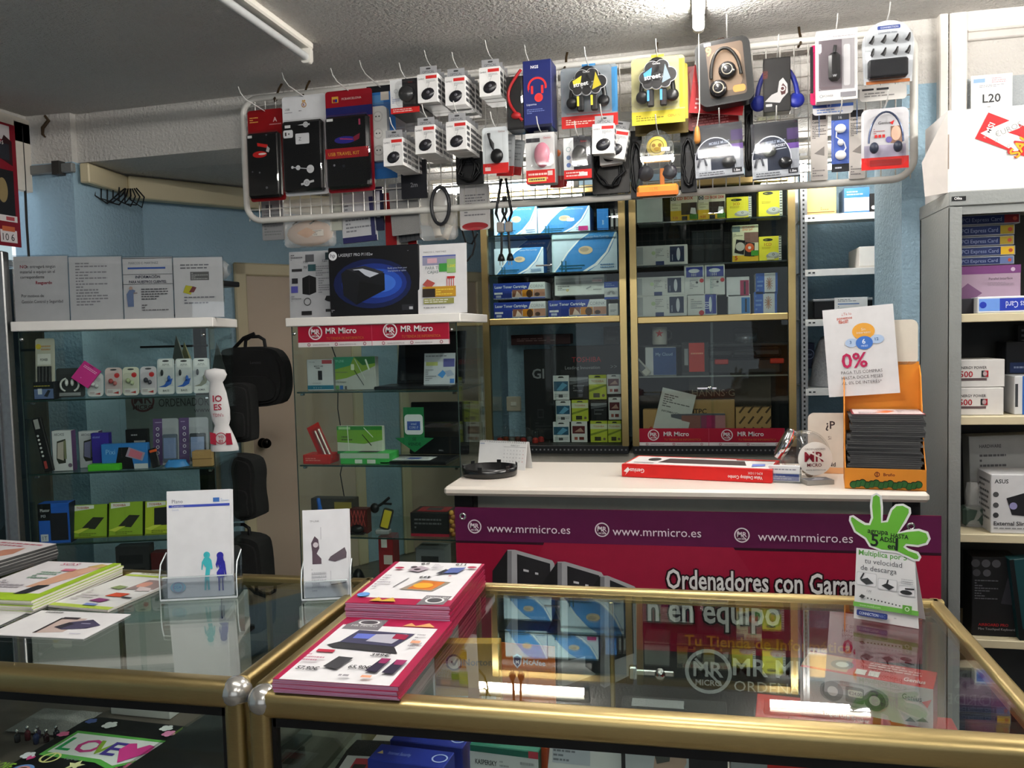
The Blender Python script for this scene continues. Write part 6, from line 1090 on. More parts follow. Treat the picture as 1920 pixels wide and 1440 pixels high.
# ---- third shelf: hard drives
Z = S1[2]
A1('dark blue drive carton with black drive picture at the left of the drive shelf', 'drive box', (72, 131, 944, 1022), .06, '2358b0', [('r', 0, .58, .42, 1, '0e0f12'), ('t', 'Maxtor', .08, .8, .08, 'c9cbd0', .3), ('t', 'M3', .1, .66, .07, 'b0b4bc', .14), ('r', .38, .08, .94, .76, '1c1c22'), ('r', .06, .06, .3, .24, 'c0c4cc'), ('t', '1T', .12, .1, .1, '3a3a44', .14)], .02, zb=Z, side=[('r', 0, 0, 1, 1, '0e1830')])
for k, (px, lab, v) in enumerate((((133, 199, 951, 1017), 'first of three in the row', 0), ((202, 266, 946, 1013), 'middle of three in the row', 0), ((270, 333, 944, 1010), 'last of three in the row', 1))):
    A1('lime green portable drive carton with white corner logo, '+lab, 'drive box', px, .045, 'a4b42a' if v else '86a52a', [('p', [(.06, .82), (.06, .98), (.62, .98), (.62, .88)], 'd8d8d0'), ('T', 'TOSHIBA', .12, .88, .065, 'a8302a', .44), ('p', [(.28, .3), (.6, .62), (.92, .6), (.66, .26)] if not v else [(.28, .28), (.28, .8), (.98, .84), (.98, .3)], '26281e' if not v else '17181a'), ('w', .2, .06, .7, .16, 2, '5a6a1a'), ('r', 0, 0, 1, .05, '6a7a20'), ('p', [(0, .2), (.3, .3), (.5, .3), (.2, .15)], 'c4cf4a')], .05, zb=Z, lean=-10, group='green portable drive cartons', side=[('r', 0, 0, 1, 1, '2c3a12')])
t = thing('inner_shelf', 'lower glass shelf of the left tower holding dark boxes', 'shelf', F1.at(.008, .56, .015), F1.yaw); mb = MB(); mb.box(-.33, 0, -.008, .33, .3, 0, 'glass'); mb.build('glass', t)
A1('dark grey camera carton on the lowest shelf of the left tower', 'carton', (218, 282, 1024, 1120), .06, '2a2b2d', [('r', .1, .6, .8, .8, '17171a'), ('r', .5, .05, .85, .5, '101012'), ('w', .05, .3, .4, .5, 3, '77787a')], .06, zb=.56)
A1('dark red carton with a white corner card at the right of the lowest shelf', 'carton', (284, 336, 1036, 1120), .06, '4a1416', [('p', [(0, 0), (0, .55), (.4, .55), (.75, 0)], 'b9b9b8'), ('t', '7', .22, .14, .16, '4a4a4c', .12), ('w', .06, .34, .34, .44, 2, '77777a')], .05, zb=.56)
# shop sign sheet hanging at the rear of the tower
u0, u1, z0, z1 = F1.box(236, 400, 742, 808, .386); t = thing('sign_sheet', 'pale sheet with the round shop logo seen through the rear of the left tower', 'sign', F1.at(u0, z0-.12, .386), F1.yaw)
mb = MB(); w_, h_ = u1-u0, z1-z0+.13; mb.box(0, 0, 0, w_, .003, h_, M('77787a', .5)); mb.front(0, 0, w_, h_).art([('o', .2, .9, .17, .03, '5a2a30'), ('C', 'MR', .2, .86, .14, '4a2a2e', .26), ('C', 'MICRO', .2, .77, .07, '4a2a2e', .26), ('t', 'ORDENADORES', .38, .8, .13, '3a3436', .66), ('t', 'www.', .78, .7, .08, '3a3436', .2)]); mb.build('sheet', t)
# ================================================================ PRINTER TOWER
TB = 1.608
t = carton('printer_box', 'big black laser printer carton with a glowing blue panel on the middle glass tower', 'printer box', F2, (617, 787, 461, 593), .24, '0c0c10', [('e', .48, .46, .43, .36, '101a44'), ('e', .5, .46, .36, .29, '182c74'), ('e', .54, .46, .27, .21, '2248a4'), ('e', .58, .46, .16, .13, '3a68c4'),
    ('p', [(.16, .3), (.14, .62), (.2, .68), (.4, .7), (.62, .6), (.62, .42), (.3, .16)], '15161a'), ('p', [(.2, .68), (.4, .72), (.62, .62), (.46, .54)], '2c2e33'), ('p', [(.27, .67), (.38, .68), (.56, .6), (.46, .55)], 'b9bec8'), ('p', [(.28, .66), (.34, .66), (.42, .57), (.36, .55)], '1a1b20'), ('p', [(.3, .16), (.34, .5), (.62, .42), (.62, .36)], '0d0d10'),
    ('d', .055, .88, .065, 'dcdde0'), ('t', 'hp', .028, .86, .06, '14141a', .06), ('t', 'LASERJET PRO P1102w', .12, .865, .045, 'b9bcc2', .38), ('t', 'Easily print from your', .66, .66, .025, 'aab4cc', .21), ('t', 'smartphone or tablet', .66, .62, .025, 'aab4cc', .2), ('r', .8, .06, .93, .14, '24252a'), ('r', .88, .07, .92, .11, 'a9abb0'), ('w', .02, .06, .06, .1, 2, 'a9abb0'), ('w', .88, .9, .93, .92, 1, '77787c')], .03, zb=TB, side=[('r', .1, .82, .6, .96, '9a9ca0')], c=.003)
u0, u1, z0, z1 = F2.box(541, 622, 470, 597, .06); w_ = u1-u0; h_ = z1-TB
t = thing('leaflet_sheet', 'grey printed price sheet with computer pictures left of the printer carton', 'leaflet', F2.at(u0, TB, .062), rot=(radians(-3), 0, 0)); mb = MB(); mb.box(0, 0, 0, w_, .0015, h_, M('a3a5a8', .5))
mb.front(0, 0, w_, h_).art([('p', [(.3, .36), (.3, .6), (.46, .64), (.62, .6), (.62, .38), (.46, .34)], '141416'), ('l', .46, .34, .46, .64, .006, '3a3a3c'), ('r', .38, .84, .58, .95, '4a4c50'), ('r', .84, .86, 1, .97, '2a3a3e'), ('r', .06, .7, .3, .74, '2a2a2c'), ('r', .44, .7, .62, .8, '2a4a4e'), ('r', .06, .52, .2, .6, '24242a'), ('r', .04, .38, .2, .48, '4a4a94'), ('t', '190', .34, .82, .04, '2c2c2e', .14), ('t', '73', .34, .74, .04, '2c2c2e', .1), ('t', '125', .78, .83, .04, '2c2c2e', .14), ('w', .62, .62, .96, .78, 5, '77797c'), ('w', .68, .36, .98, .6, 7, '77797c'), ('o', .42, .24, .06, .014, '3a3a3c'), ('p', [(.82, .26), (.86, .32), (1, .32), (1, .22), (.88, .24)], '1c1c1e'), ('r', .28, .04, .52, .1, '1c1c1e'), ('r', .84, .08, 1, .12, '2a2a2c'), ('w', .05, .24, .28, .34, 3, '77797c'), ('w', .05, .86, .32, .96, 3, '55565a')]); mb.build('sheet', t)
u0, u1, z0, z1 = F2.box(786, 879, 458, 592, .05); w_ = u1-u0; h_ = z1-TB
t = thing('price_sheet', 'white printed sheet with colour pictures right of the printer carton', 'leaflet', F2.at(u0, TB, .025), rot=(radians(-3), 0, radians(-3))); mb = MB(); mb.box(0, 0, 0, w_, .0015, h_, M('d6d5d6', .5))
mb.front(0, 0, w_, h_).art([('t', 'MARCOS C. MARTINEZ', .12, .88, .025, '4a4a50', .56), ('r', .1, .82, .78, .84, '4a5a9a'), ('r', .1, .7, .78, .82, '8a8aa4'), ('r', .2, .73, .4, .8, 'c9a0ac'), ('t', 'PARA TUS', .16, .64, .045, '5a6a6c', .34), ('t', 'CAJAS', .2, .58, .045, '5a6a6c', .24), ('r', .44, .6, .6, .72, '3a8a3a'), ('r', .6, .58, .78, .78, '8ab06a'), ('T', '1.50€', .62, .66, .04, 'd8d03a', .15), ('r', .6, .5, .76, .53, 'b02a2c')]+[('l', .6+.045*i, .39, .6+.045*i, .5, .01, 'b02a2c') for i in range(4)]+[('p', [(.1, .42), (.2, .5), (.36, .44), (.26, .36)], 'a04a44'), ('r', .1, .24, .78, .39, 'b88a2a'), ('r', .1, .24, .36, .36, '2a2420'), ('w', .38, .26, .76, .36, 3, 'e0c84a'), ('r', .12, .14, .74, .22, '8a8a4a'), ('w', .14, .15, .72, .21, 2, 'd8d8d0'), ('w', .12, .07, .6, .1, 1, '8a8a8c')]); mb.build('sheet', t)
u0, u1, z0, z1 = F2.box(559, 843, 604, 648, -.004); t = thing('shop_strip', 'red and white shop name strip across the top of the middle glass tower', 'sign strip', F2.at(u0, z0, -.006)); mb = MB(); mrstrip(mb, 0, 0, u1-u0, z1-z0, 0, 2); mb.build('strip', t)
Z = S2[0]
A2('white network box with red corner and teal foot, left of the top shelf', 'adapter box', (576, 625, 674, 736), .04, 'bfc1c4', [('r', 0, .04, 1, .17, '1f6a84'), ('r', .58, .86, .96, .98, 'a8424a'), ('T', 'MULTI USE', .28, .76, .05, '55565a', .34), ('T', '150M', .34, .7, .05, '55565a', .2), ('r', .42, .34, .58, .64, '1c1c20'), ('w', .2, .22, .8, .26, 1, '8a8c90'), ('t', 'R  E  U  S', .24, .07, .05, 'b8d0d8', .6), ('t', 'TP-LINK', .1, .9, .04, '77797c', .3)], .07, zb=Z, side=[('r', 0, 0, 1, 1, '77797c')])
A2('wide green and white wireless adapter carton with two antennas pictured, top shelf', 'adapter box', (626, 704, 669, 735), .04, 'a9aca6', [('p', [(0, .3), (0, 1), (1, 1), (1, .72), (.6, .5), (.3, .36)], '7a9a34'), ('p', [(.0, .62), (0, 1), (.5, 1), (.4, .74)], '2f8a66'), ('p', [(.5, 1), (1, 1), (1, .8), (.7, .74)], '2c6a30'), ('t', 'TP-LINK', .04, .84, .08, '8ac4b0', .22), ('p', rrect(.42, .6, .5, .78, .02), 'c9d4b8'), ('w', .03, .5, .34, .58, 1, '6a7a4a'), ('t', 'USB Adapter', .04, .22, .06, '5a5e58', .26), ('r', .04, .02, .12, .14, '5a8a4a'), ('r', .14, .02, .22, .14, '2f62a4'), ('r', .26, .02, .31, .12, '4a4a4a'), ('l', .5, .6, .72, .14, .02, '1a1b1c'), ('l', .52, .94, .76, .3, .02, 'b8c4b8'), ('l', .78, .92, .86, .6, .05, 'd8e4d0')], .09, zb=Z)
t = thing('laptop', 'open black laptop with a leaflet leaning on its screen, top shelf of the middle tower', 'laptop', F2.at(F2.uz(778, 700, .1)[0], Z+.001, .06))
mb = MB(); mb.box(-.17, 0, 0, .16, .20, .014, M('1c1d20', .3), .004); mb.build('base', t)
mb = MB(); mb.X = Matrix.Translation((0, .20, .012)) @ Matrix.Rotation(radians(-14), 4, 'X'); mb.box(-.14, 0, 0, .17, .009, .235, M('101113', .3), .006); mb.build('lid', t)
mb = MB(); mb.X = mb.X @ Matrix.Translation((0, .196, .012)) @ Matrix.Rotation(radians(-14), 4, 'X'); mb.box(-.125, -.001, .016, .155, .001, .215, M('15171b', .12)); mb.build('screen', t)
u0, u1, z0, z1 = F2.box(788, 847, 662, 718, .1); t = thing('leaflet_sheet', 'white leaflet with blue tablet pictures leaning on the open laptop', 'leaflet', F2.at(u0, Z+.016, .14), rot=(radians(-10), 0, 0)); w_ = u1-u0; h_ = z1-Z-.016
mb = MB(); mb.box(0, 0, 0, w_, .0015, h_, M('a9adb4')); mb.front(0, 0, w_, h_).art([('w', .05, .88, .8, .94, 1, '55585e'), ('r', .62, .56, .98, .82, '4a4c84'), ('r', .06, .6, .44, .72, '9aa060'), ('p', [(.44, .3), (.6, .46), (.72, .36), (.6, .2)], '3a78b4'), ('p', [(.66, .42), (.86, .46), (.98, .3), (.76, .24)], '8a94a8'), ('r', .84, .04, .98, .18, '3a68a4'), ('w', .05, .1, .4, .5, 6, '77797e')]); mb.build('sheet', t)
Z = S2[1]
t = thing('pen_pack', 'red and clear pack of slim silver pens tilted in the middle tower', 'pack', F2.at(F2.uz(622, 860, .06)[0], Z+.012, .06), rot=(radians(-5), radians(-26), 0)); 
mb = MB(); mb.box(-.045, 0, 0, .015, .003, .175, M('b02420', .35)); mb.build('card', t)
for k in range(2): mb = MB(); mb.tube([(-.012+.018*k, -.007, .01), (-.012+.018*k, -.007, .145)], .0055, M('b9a49c', .25, .4), 8); mb.build('pen', t)
mb = MB(); mb.box(-.026, -.015, .004, .018, -.0005, .155, 'clear', .006); mb.build('blister', t)
A2('flat red box lying under the pen pack on the second shelf', 'box', (568, 618, 853, 872), .1, 'b02420', [('w', .1, .3, .8, .7, 2, 'd88a80')], .03, zb=Z)
A2('green and white antenna carton standing on the second shelf', 'adapter box', (632, 717, 799, 846), .03, 'b8bcae', [('p', [(0, .42), (0, 1), (1, 1), (1, .5), (.6, .36)], '6a9a34'), ('r', 0, .86, 1, 1, '2f7a34'), ('r', .04, .88, .3, .97, '9ac48a'), ('w', .1, .46, .4, .66, 2, '4a5a2c'), ('r', 0, 0, 1, .1, '2f7a4a'), ('l', .56, .7, .76, .3, .03, '1c1c1e'), ('l', .26, .1, .24, 1, .03, 'd0d4cc'), ('l', .6, .95, .8, .6, .03, 'c9d0c4')], .1, zb=Z+.035)
A2('flat green router carton lying under the antenna carton', 'adapter box', (638, 730, 850, 872), .12, '3aa24a', [('r', 0, .55, 1, 1, 'a4b8a4'), ('r', .3, .1, .45, .45, 'c9d0c4'), ('r', .55, .1, .72, .45, 'c9d0c4')], .03, zb=Z, topart=[('r', .3, .2, .7, .6, '1c1c1e')])
t = thing('laptop', 'closed thin dark laptop lying on the second shelf with a sheet on its keys', 'laptop', F2.at(F2.uz(784, 860, .06)[0], Z+.001, .03))
mb = MB(); mb.box(-.16, 0, 0, .13, .2, .014, M('17181b', .3), .004); mb.build('base', t)
mb = MB(); mb.X = Matrix.Translation((0, .21, .014)) @ Matrix.Rotation(radians(-10), 4, 'X'); mb.box(-.10, 0, 0, .17, .009, .23, M('0e0f11', .3), .006); mb.front(-.10, 0, .17, .23).art([('t', 'DELL', .5, .06, .03, '8a8c90', .12)]); mb.build('lid', t)
mb = MB(); mb.box(-.13, .03, .0145, .05, .13, .0155, M('c4c6c8')); mb.face((-.13, .03, .0155), (1, 0, 0), (0, 1, 0), .18, .1).art([('w', .1, .1, .9, .9, 5, '8a8c90'), ('r', .4, .2, .7, .7, '4a5a94')]); mb.build('sheet', t)
t = thing('sale_tag', 'green arrow shaped for-sale tag with a white sticker hanging on the closed laptop', 'tag', F2.at(F2.uz(776, 800, .1)[0], F2.uz(776, 848, .1)[1], .1)); 
a_ = F2.uz(736, 820, .1)[0]-F2.uz(776, 820, .1)[0]
mb = MB(); mb.prism([(0, 0), (.085, .06), (.045, .062), (.045, .19), (-.045, .19), (-.045, .062), (-.085, .06)], 0, .002, M('1c6a3c', .4)); mb.front(-.085, 0, .085, .19).art([('C', 'SE', .5, .26, .07, '0f3a22', .14), ('C', 'VENDE', .5, .15, .07, '0f3a22', .46)]); mb.build('arrow', t)
mb = MB(); mb.rprism(-.04, .075, .04, .16, -.002, -.0005, .015, M('c6c8cc', .35)); mb.front(-.04, .075, .04, .16, -.002).art([('r', .14, .22, .86, .66, '2c4a94'), ('c', 'intel', .5, .48, .12, 'b0bcd8', .4), ('c', 'CORE i7', .5, .3, .12, 'b0bcd8', .5)]); mb.build('sticker', t)
Z = S2[2]
t = thing('screwdriver', 'blue handled screwdriver standing among cables on the third shelf', 'screwdriver', F2.at(F2.uz(602, 960, .08)[0], Z+.07, .08), rot=(0, radians(-8), 0))
mb = MB(); mb.lathe([(.0001, .06), (.006, .06), (.009, .05), (.008, .03), (.01, .012), (.006, 0), (.0001, 0)], M('1f5ab0', .35), 12, Matrix.Translation((0, 0, .02))); mb.build('handle', t); mb = MB(); mb.tube([(0, 0, .02), (0, 0, -.065)], .0025, 'steel', 6); mb.build('shaft', t)
t = thing('crimping_tool', 'red handled pliers lying by the blue screwdriver on the third shelf', 'pliers', F2.at(F2.uz(630, 965, .1)[0], Z+.008, .1))
for s in (-1, 1): mb = MB(); mb.tube([(-.06, 0, 0+.012*(s+1)), (-.02, .0, .02+.012*s), (.03, 0, .05+.012*s)], [.006, .007, .004], M('c4402c', .4), 8); mb.build('handle', t)
mb = MB(); mb.box(.02, -.006, .03, .055, .008, .065, 'steel', .003); mb.build('jaw', t)
A2('clear topped pack with a gold reel behind the white brochure holder on the third shelf', 'cable pack', (584, 664, 935, 1006), .06, '3a3530', [('r', .55, .6, .95, .9, '8a7a3a'), ('w', .1, .1, .5, .4, 3, '6a6460')], .1, zb=Z)
t = thing('webcam_box', 'red lattice patterned box with a black camera at the middle of the third shelf', 'camera box', F2.at(F2.uz(672, 985, .07)[0], Z+.001, .07)); mb = MB(); mb.box(-.04, 0, 0, .04, .05, .105, M('4a1a18', .4), .001); mb.front(-.04, 0, .04, .105).art([('l', .1+.2*i, .3, .3+.2*i, .95, .03, 'a0403a') for i in range(4)]+[('l', .3+.2*i, .3, .1+.2*i, .95, .03, 'a0403a') for i in range(4)]); mb.build('carton', t)
mb = MB(); mb.ell((.0, -.012, .022), (.03, .02, .02), M('131315', .3), 12); mb.box(-.03, -.03, 0, .035, .0, .008, M('131315', .3), .003); mb.build('camera', t)
t = thing('phone_holder', 'black suction phone holder with a yellow screen pad on the third shelf', 'phone holder', F2.at(F2.uz(716, 960, .07)[0], Z, .07), rot=(0, 0, 0))
mb = MB(); mb.ell((-.035, .01, .11), (.02, .018, .022), M('141416', .4), 12); mb.tube([(-.025, .01, .115), (.0, .012, .13), (.03, .015, .155)], .006, M('141416', .4), 8); mb.tube([(0, .012, .13), (.04, .012, .128)], .005, M('141416', .4), 6); mb.build('arm', t)
mb = MB(); mb.X = Matrix.Rotation(radians(14), 4, 'Y') @ Matrix.Rotation(radians(-8), 4, 'X'); mb.rprism(-.022, .022, .022, .112, -.004, .006, .008, M('2a2a26', .3)); mb.rprism(-.017, .03, .017, .104, -.0045, -.004, .004, M('b8a82a', .4)); mb.build('pad', t)
mb = MB(); mb.box(-.03, -.012, .0008, .03, .03, .02, M('8d8f90', .3), .004); mb.build('foot', t)
t = carton('game_box', 'dark red boxed device in a clear cover at the right of the third shelf', 'boxed device', F2, (770, 842, 962, 1008), .14, '1a1a1c', [('w', .1, .3, .8, .8, 3, '5a5a5c'), ('r', 0, .0, 1, .12, '9a2034')], .05, zb=Z, topart=[('r', .1, .2, .9, .9, '7a1a22'), ('r', .3, .4, .7, .8, '2a2a2c')], side=[('r', 0, 0, 1, 1, '6a161e')])
t = thing('candy_figure', 'little brown and gold figure strip at the far right of the third shelf', 'figurine', F2.at(F2.uz(848, 985, .05)[0], Z, .05)); mb = MB()
for i in range(6): mb.ell((.003*(-1)**i, 0, .012+.018*i), (.011, .009, .012), M(('8a5a2c', 'b8883c')[i % 2], .4), 10)
mb.build('figure', t)
t = thing('base_board', 'cream board shelf at the foot of the middle glass tower', 'shelf', F2.at(-1.285, .3805, .02)); mb = MB(); mb.box(-.33, 0, 0, .33, .36, .02, M('b9b4a0', .5)); mb.build('board', t)
A2('grey device on its carton at the right of the tower foot', 'carton', (780, 834, 1028, 1120), .1, '6a6c6e', [('r', .2, .6, .8, .85, '2a2a2c')], .08, zb=.4005)
A2('red and white upright carton at the foot of the middle tower', 'carton', (711, 738, 1006, 1130), .08, '8a1a22', [('r', .2, .82, .6, .98, 'd0d0cc'), ('r', .35, .55, .95, .7, 'c4b8b0')], .1, zb=.4005)
t = thing('computer_mouse', 'black mouse-like shell at the foot of the tower behind the white brochures', 'mouse', F2.at(F2.uz(668, 1075, .1)[0], .401, .1)); mb = MB(); mb.ell((0, .02, .06), (.03, .03, .06), M('131315', .3), 14); mb.build('shell', t)
t = thing('thin_cable', 'thin black cable hanging down inside the middle glass tower', 'cable', F2.at(F2.uz(637, 760, .3)[0], 0, .3)); mb = MB(); mb.tube([(-.05, .0, 1.55), (.0, 0, 1.4), (-.01, .0, 1.2), (.015, 0, 1.0), (-.01, 0, .9), (.005, 0, .8), (-.01, 0, .70)], .0025, M('1a1a1c'), 5); mb.build('cable', t)
# ================================================================ BAG STAND

SX, SY = -2.27, 3.62
t = thing('bag_stand', 'black square-tube display stand carrying the laptop bags by the door', 'display stand', (SX, SY, 0))
mb = MB(); mb.box(-.022, -.022, 0, .022, .022, 1.78, M('151517', .4), .003); mb.build('post', t)
mb = MB(); mb.box(-.2, -.2, 0, .2, .2, .02, M('151517', .4), .004); mb.build('foot', t)
for k, z in enumerate((1.60, 1.62, 1.645, 1.50)):
    mb = MB(); mb.tube([(-.30, -.02, z), (.05, -.02, z)], .006, M('17171a', .4), 6); mb.build('cross_bar', t)
mb = MB(); mb.box(-.42, -.14, 1.775, .14, .14, 1.80, M('121214', .4), .004); mb.build('top_shelf', t)
t = thing('wrapped_case', 'dark roll wrapped in clear film lying on top of the bag stand', 'case', (SX-.1, SY, 1.801)); mb = MB(); mb.X = Matrix.Rotation(pi/2, 4, 'Y'); mb.lathe([(.0001, -.22), (.04, -.22), (.045, -.2), (.045, .2), (.04, .22), (.0001, .22)], M('3a3a3c', .35), 16, Matrix.Translation((-.047, 0, 0))); mb.build('case', t)
mb = MB(); mb.X = Matrix.Rotation(pi/2, 4, 'Y'); mb.lathe([(.0001, -.23), (.046, -.23), (.0465, -.2), (.0465, .2), (.046, .24), (.02, .27)], 'film', 16, Matrix.Translation((-.047, 0, 0))); mb.build('film_wrap', t)
def bag(label, cx, cy, ztop, w, h, d, rz, shape, handle=True, logo=None, group='black bags on the bag stand', straps=False):
    t = thing('laptop_bag', label, 'bag', (cx, cy, ztop-h), rz=radians(rz), group=group)
    shape = soften(shape); mb = MB(); mb.prism([(a*w/2, b*h) for a, b in shape], -d/2, d/2, 'black_fabric'); mb.prism([(a*w*.44, b*h*.9+.05*h) for a, b in shape], -d/2-.015, d/2+.015, 'black_fabric')
    if logo: mb.front(-w/2, 0, w/2, h, -d/2-.0155).art(logo)
    bd = mb.build('body', t)
    mb = MB(); mb.prism([(a*w*.38, b*h*.42+.1*h) for a, b in shape], -d/2-.03, -d/2-.0151, 'black_fabric'); mb.build('front_pocket', bd)
    if handle:
        mb = MB(); mb.tube([(-.05, 0, h*.97), (-.045, 0, h+.03), (-.02, 0, h+.045), (.02, 0, h+.045), (.045, 0, h+.03), (.05, 0, h*.97)], .008, M('101012', .6), 8); mb.build('handle', t)
    if straps:
        mb = MB(); mb.tube([(-w*.4, 0, h*.9), (-w*.15, -.01, h*1.15), (.0, 0, h*1.22)], .008, M('0c0c0e', .7), 6); mb.build('strap', t)
    return t
SH_ = [(-1, .06), (-.94, 0), (.7, 0), (.96, .2), (1, .5), (.92, .8), (.6, 1), (-.8, 1), (-.98, .9)]
SH2 = [(-.9, 0), (.85, 0), (1, .1), (1, .85), (.8, 1), (-.8, 1), (-1, .9), (-1, .1)]
SH3 = [(-.9, 0), (.95, .05), (1, .2), (.9, .5), (1, .8), (.75, 1), (-.9, 1), (-1, .5)]
def bagat(px0, px1, py0, py1, Y): a, b = onY(px0, (py0+py1)/2, Y), onY(px1, (py0+py1)/2, Y); return (a.x+b.x)/2, b.x-a.x, onY((px0+px1)/2, py0, Y).z, onY((px0+px1)/2, py0, Y).z-onY((px0+px1)/2, py1, Y).z
cx, w_, zt, h_ = bagat(420, 543, 650, 762, 3.5); t = bag('black laptop bag hung highest on the bag stand, turned outwards with a white tag', cx, 3.5, zt, w_, h_, .07, 0, SH_, True, [('t', 'Lenovo', .5, .72, .05, '4a4a4e', .16)], straps=True)
mb = MB(); mb.box(.0, -.06, h_*.17, .04, -.057, h_*.28, M('b9b9b8')); mb.build('tag', t)
cx, w_, zt, h_ = bagat(412, 478, 718, 828, 3.38); bag('black narrow bag hung below the outward turned one on the bag stand', cx, 3.38, zt, w_, h_, .07, 0, SH2, False)
cx, w_, zt, h_ = bagat(400, 492, 852, 976, 3.46); bag('black backpack in the middle of the bag stand', cx, 3.46, zt, w_, h_, .11, 0, SH3, False, None)
cx, w_, zt, h_ = bagat(405, 504, 1002, 1180, 3.45); bag('black upright bag with a hooked rim at the bottom of the bag stand', cx, 3.45, zt, w_, h_, .12, 0, SH2, True)
for k, (px, py) in enumerate(((330, 628), (345, 640), (406, 642))):
    p = onY(px, py, 3.45); t = thing('carry_bag', ('grey folded carrier bag hanging left of the bag stand', 'yellowish folded carrier bag hanging behind the left tower', 'thin grey strap bag hanging at the bag stand bar')[k], 'bag', p); mb = MB(); c = ('8a8a86', 'a8a07a', '77787a')[k]
    mb.add([(0, 0, 0), (-.035, .01, -.13), (.045, -.01, -.13), (-.02, .03, -.12), (.03, .035, -.125)], [(0, 1, 2), (0, 3, 1), (0, 4, 3), (0, 2, 4), (1, 3, 4, 2)], M(c, .5), False); mb.build('bag', t)
# promotional white air tube
t = thing('air_tube', 'white inflatable promotional stick with red print hanging beside the left tower', 'balloon', F1.at(F1.uz(422, 845, -.06)[0], F1.uz(425, 845, -.06)[1], -.06), F1.yaw)
zt = F1.uz(415, 690, -.06)[1]-F1.uz(425, 845, -.06)[1]
mb = MB(); prof = [(.05, 0), (.052, .03), (.046, .12), (.034, .24), (.026, .31), (.034, .38), (.037, .5), (.032, .7), (.023, .83), (.034, .87), (.042, .92), (.036, .98), (.0001, 1.0)]
vs = []; n = 18
for r, v in prof:
    for i in range(n): vs.append((r*cos(2*pi*i/n)-.012*v*2, .45*r*sin(2*pi*i/n), v*zt))
mb.add(vs, [[j*n+i, j*n+(i+1) % n, (j+1)*n+(i+1) % n, (j+1)*n+i] for j in range(len(prof)-1) for i in range(n)], M('cfcdcc', .35), True)
mb.build('tube', t)
mb = MB(); mb.front(-.075, 0, .055, zt, -.0175).art([('C', 'IO', .46, .6, .08, '9a2038', .34), ('C', 'ES', .46, .5, .075, '9a2038', .34), ('c', 'TDN\'s', .46, .42, .04, 'a84a5a', .3)]); mb.build('print', t)
mb = MB(); mb.front(-.075, 0, .055, zt, -.023).art([('p', [(.22, .1), (.38, .08), (.38, .22), (.22, .24)], '9a1c34'), ('p', [(.66, .08), (.84, .08), (.8, .22), (.66, .22)], '9a1c34'), ('o', .52, .16, .07, .01, '9a1c34'), ('C', 'YO', .52, .16, .035, '9a1c34', .16), ('C', 'IES', .52, .11, .035, '9a1c34', .2)]); mb.build('print', t)
# ================================================================ ON THE DESK
def top_text(mb, x0, y0, x1, y1, z): return mb.face((x0, y0, z), (1, 0, 0), (0, 1, 0), x1-x0, y1-y0)
DZ = DT+.0008
t = thing('desk_calendar', 'white spiral desk calendar standing on the left end of the white desk', 'calendar', (-.69, 2.99, DZ), rz=radians(-18))
mb = MB(); mb.X = Matrix.Rotation(radians(-12), 4, 'X'); mb.box(-.1, 0, 0, .1, .0015, .1, M('d9d9d8')); mb.front(-.1, 0, .1, .1).art([('c', 'ENERO 2017', .76, .84, .05, '5a5a60', .3), ('r', .52, .8, .98, .81, '6a6a70')]+[('t', str(1+i+7*j), .54+.065*i, .66-.13*j, .05, '77777c' if i < 6 else 'b06a6a') for j in range(5) for i in range(7) if 1+i+7*j < 32]+[('w', .04, .86, .14, .92, 1, '6a8ab0')]); mb.build('page', t)
mb = MB(); mb.X = Matrix.Translation((0, .055, 0)) @ Matrix.Rotation(radians(12), 4, 'X'); mb.box(-.1, 0, 0, .1, .0015, .1, M('cfcfce')); mb.build('back_leaf', t)
mb = MB()
for i in range(26): mb.tube([(-.095+.0076*i, .019+.004*cos(a), .097+.004*sin(a)) for a in [2*pi*k/6 for k in range(6)]], .0007, M('3a3a3c', .3, .6), 4, True)
mb.build('spiral', t)
t = thing('spindle_tray', 'shallow black round tray with a notched rim on the left of the desk', 'tray', (-.70, 2.86, DZ))
mb = MB(); mb.lathe([(.0001, .002), (.03, .002), (.03, .012), (.04, .012), (.045, .003), (.088, .003), (.092, .03), (.097, .03), (.094, .002), (.085, .0), (.0001, 0)], M('101012', .25), 32); mb.build('tray', t)
for k in range(6):
    a = k*pi/3+.4; mb = MB(); mb.box(-.008, -.002, .02, .008, .002, .04, M('131315', .3), .001); o = mb.build('rim_tab', t, (.0945*cos(a), .0945*sin(a), 0), a+pi/2)
mb = MB(); mb.lathe([(.0001, .016), (.026, .015), (.029, .012)], M('5a5a5c', .2), 20); mb.build('hub', t)
t = thing('keyboard_box', 'long flat red and white keyboard carton lying on the desk, printed upside down', 'keyboard box', (-.005, 2.80, DZ), rz=radians(-11.7))
mb = MB(); mb.box(-.243, 0, 0, .243, .21, .042, M('c4201e', .35), .002)
mb.face((.243, 0, .042), (-1, 0, 0), (0, 0, -1), .486, .042).art([('T', 'Genius', .84, .3, .34, 'e4d8d8', .1), ('p', [(.955, .2), (.985, .55), (.965, .62), (.975, .85), (.94, .4)], 'e4d8d8'), ('T', 'Value Desktop Combo', .06, .52, .26, 'e4d8d8', .22), ('t', 'KM-110X', .06, .2, .2, 'e4d8d8', .1)])
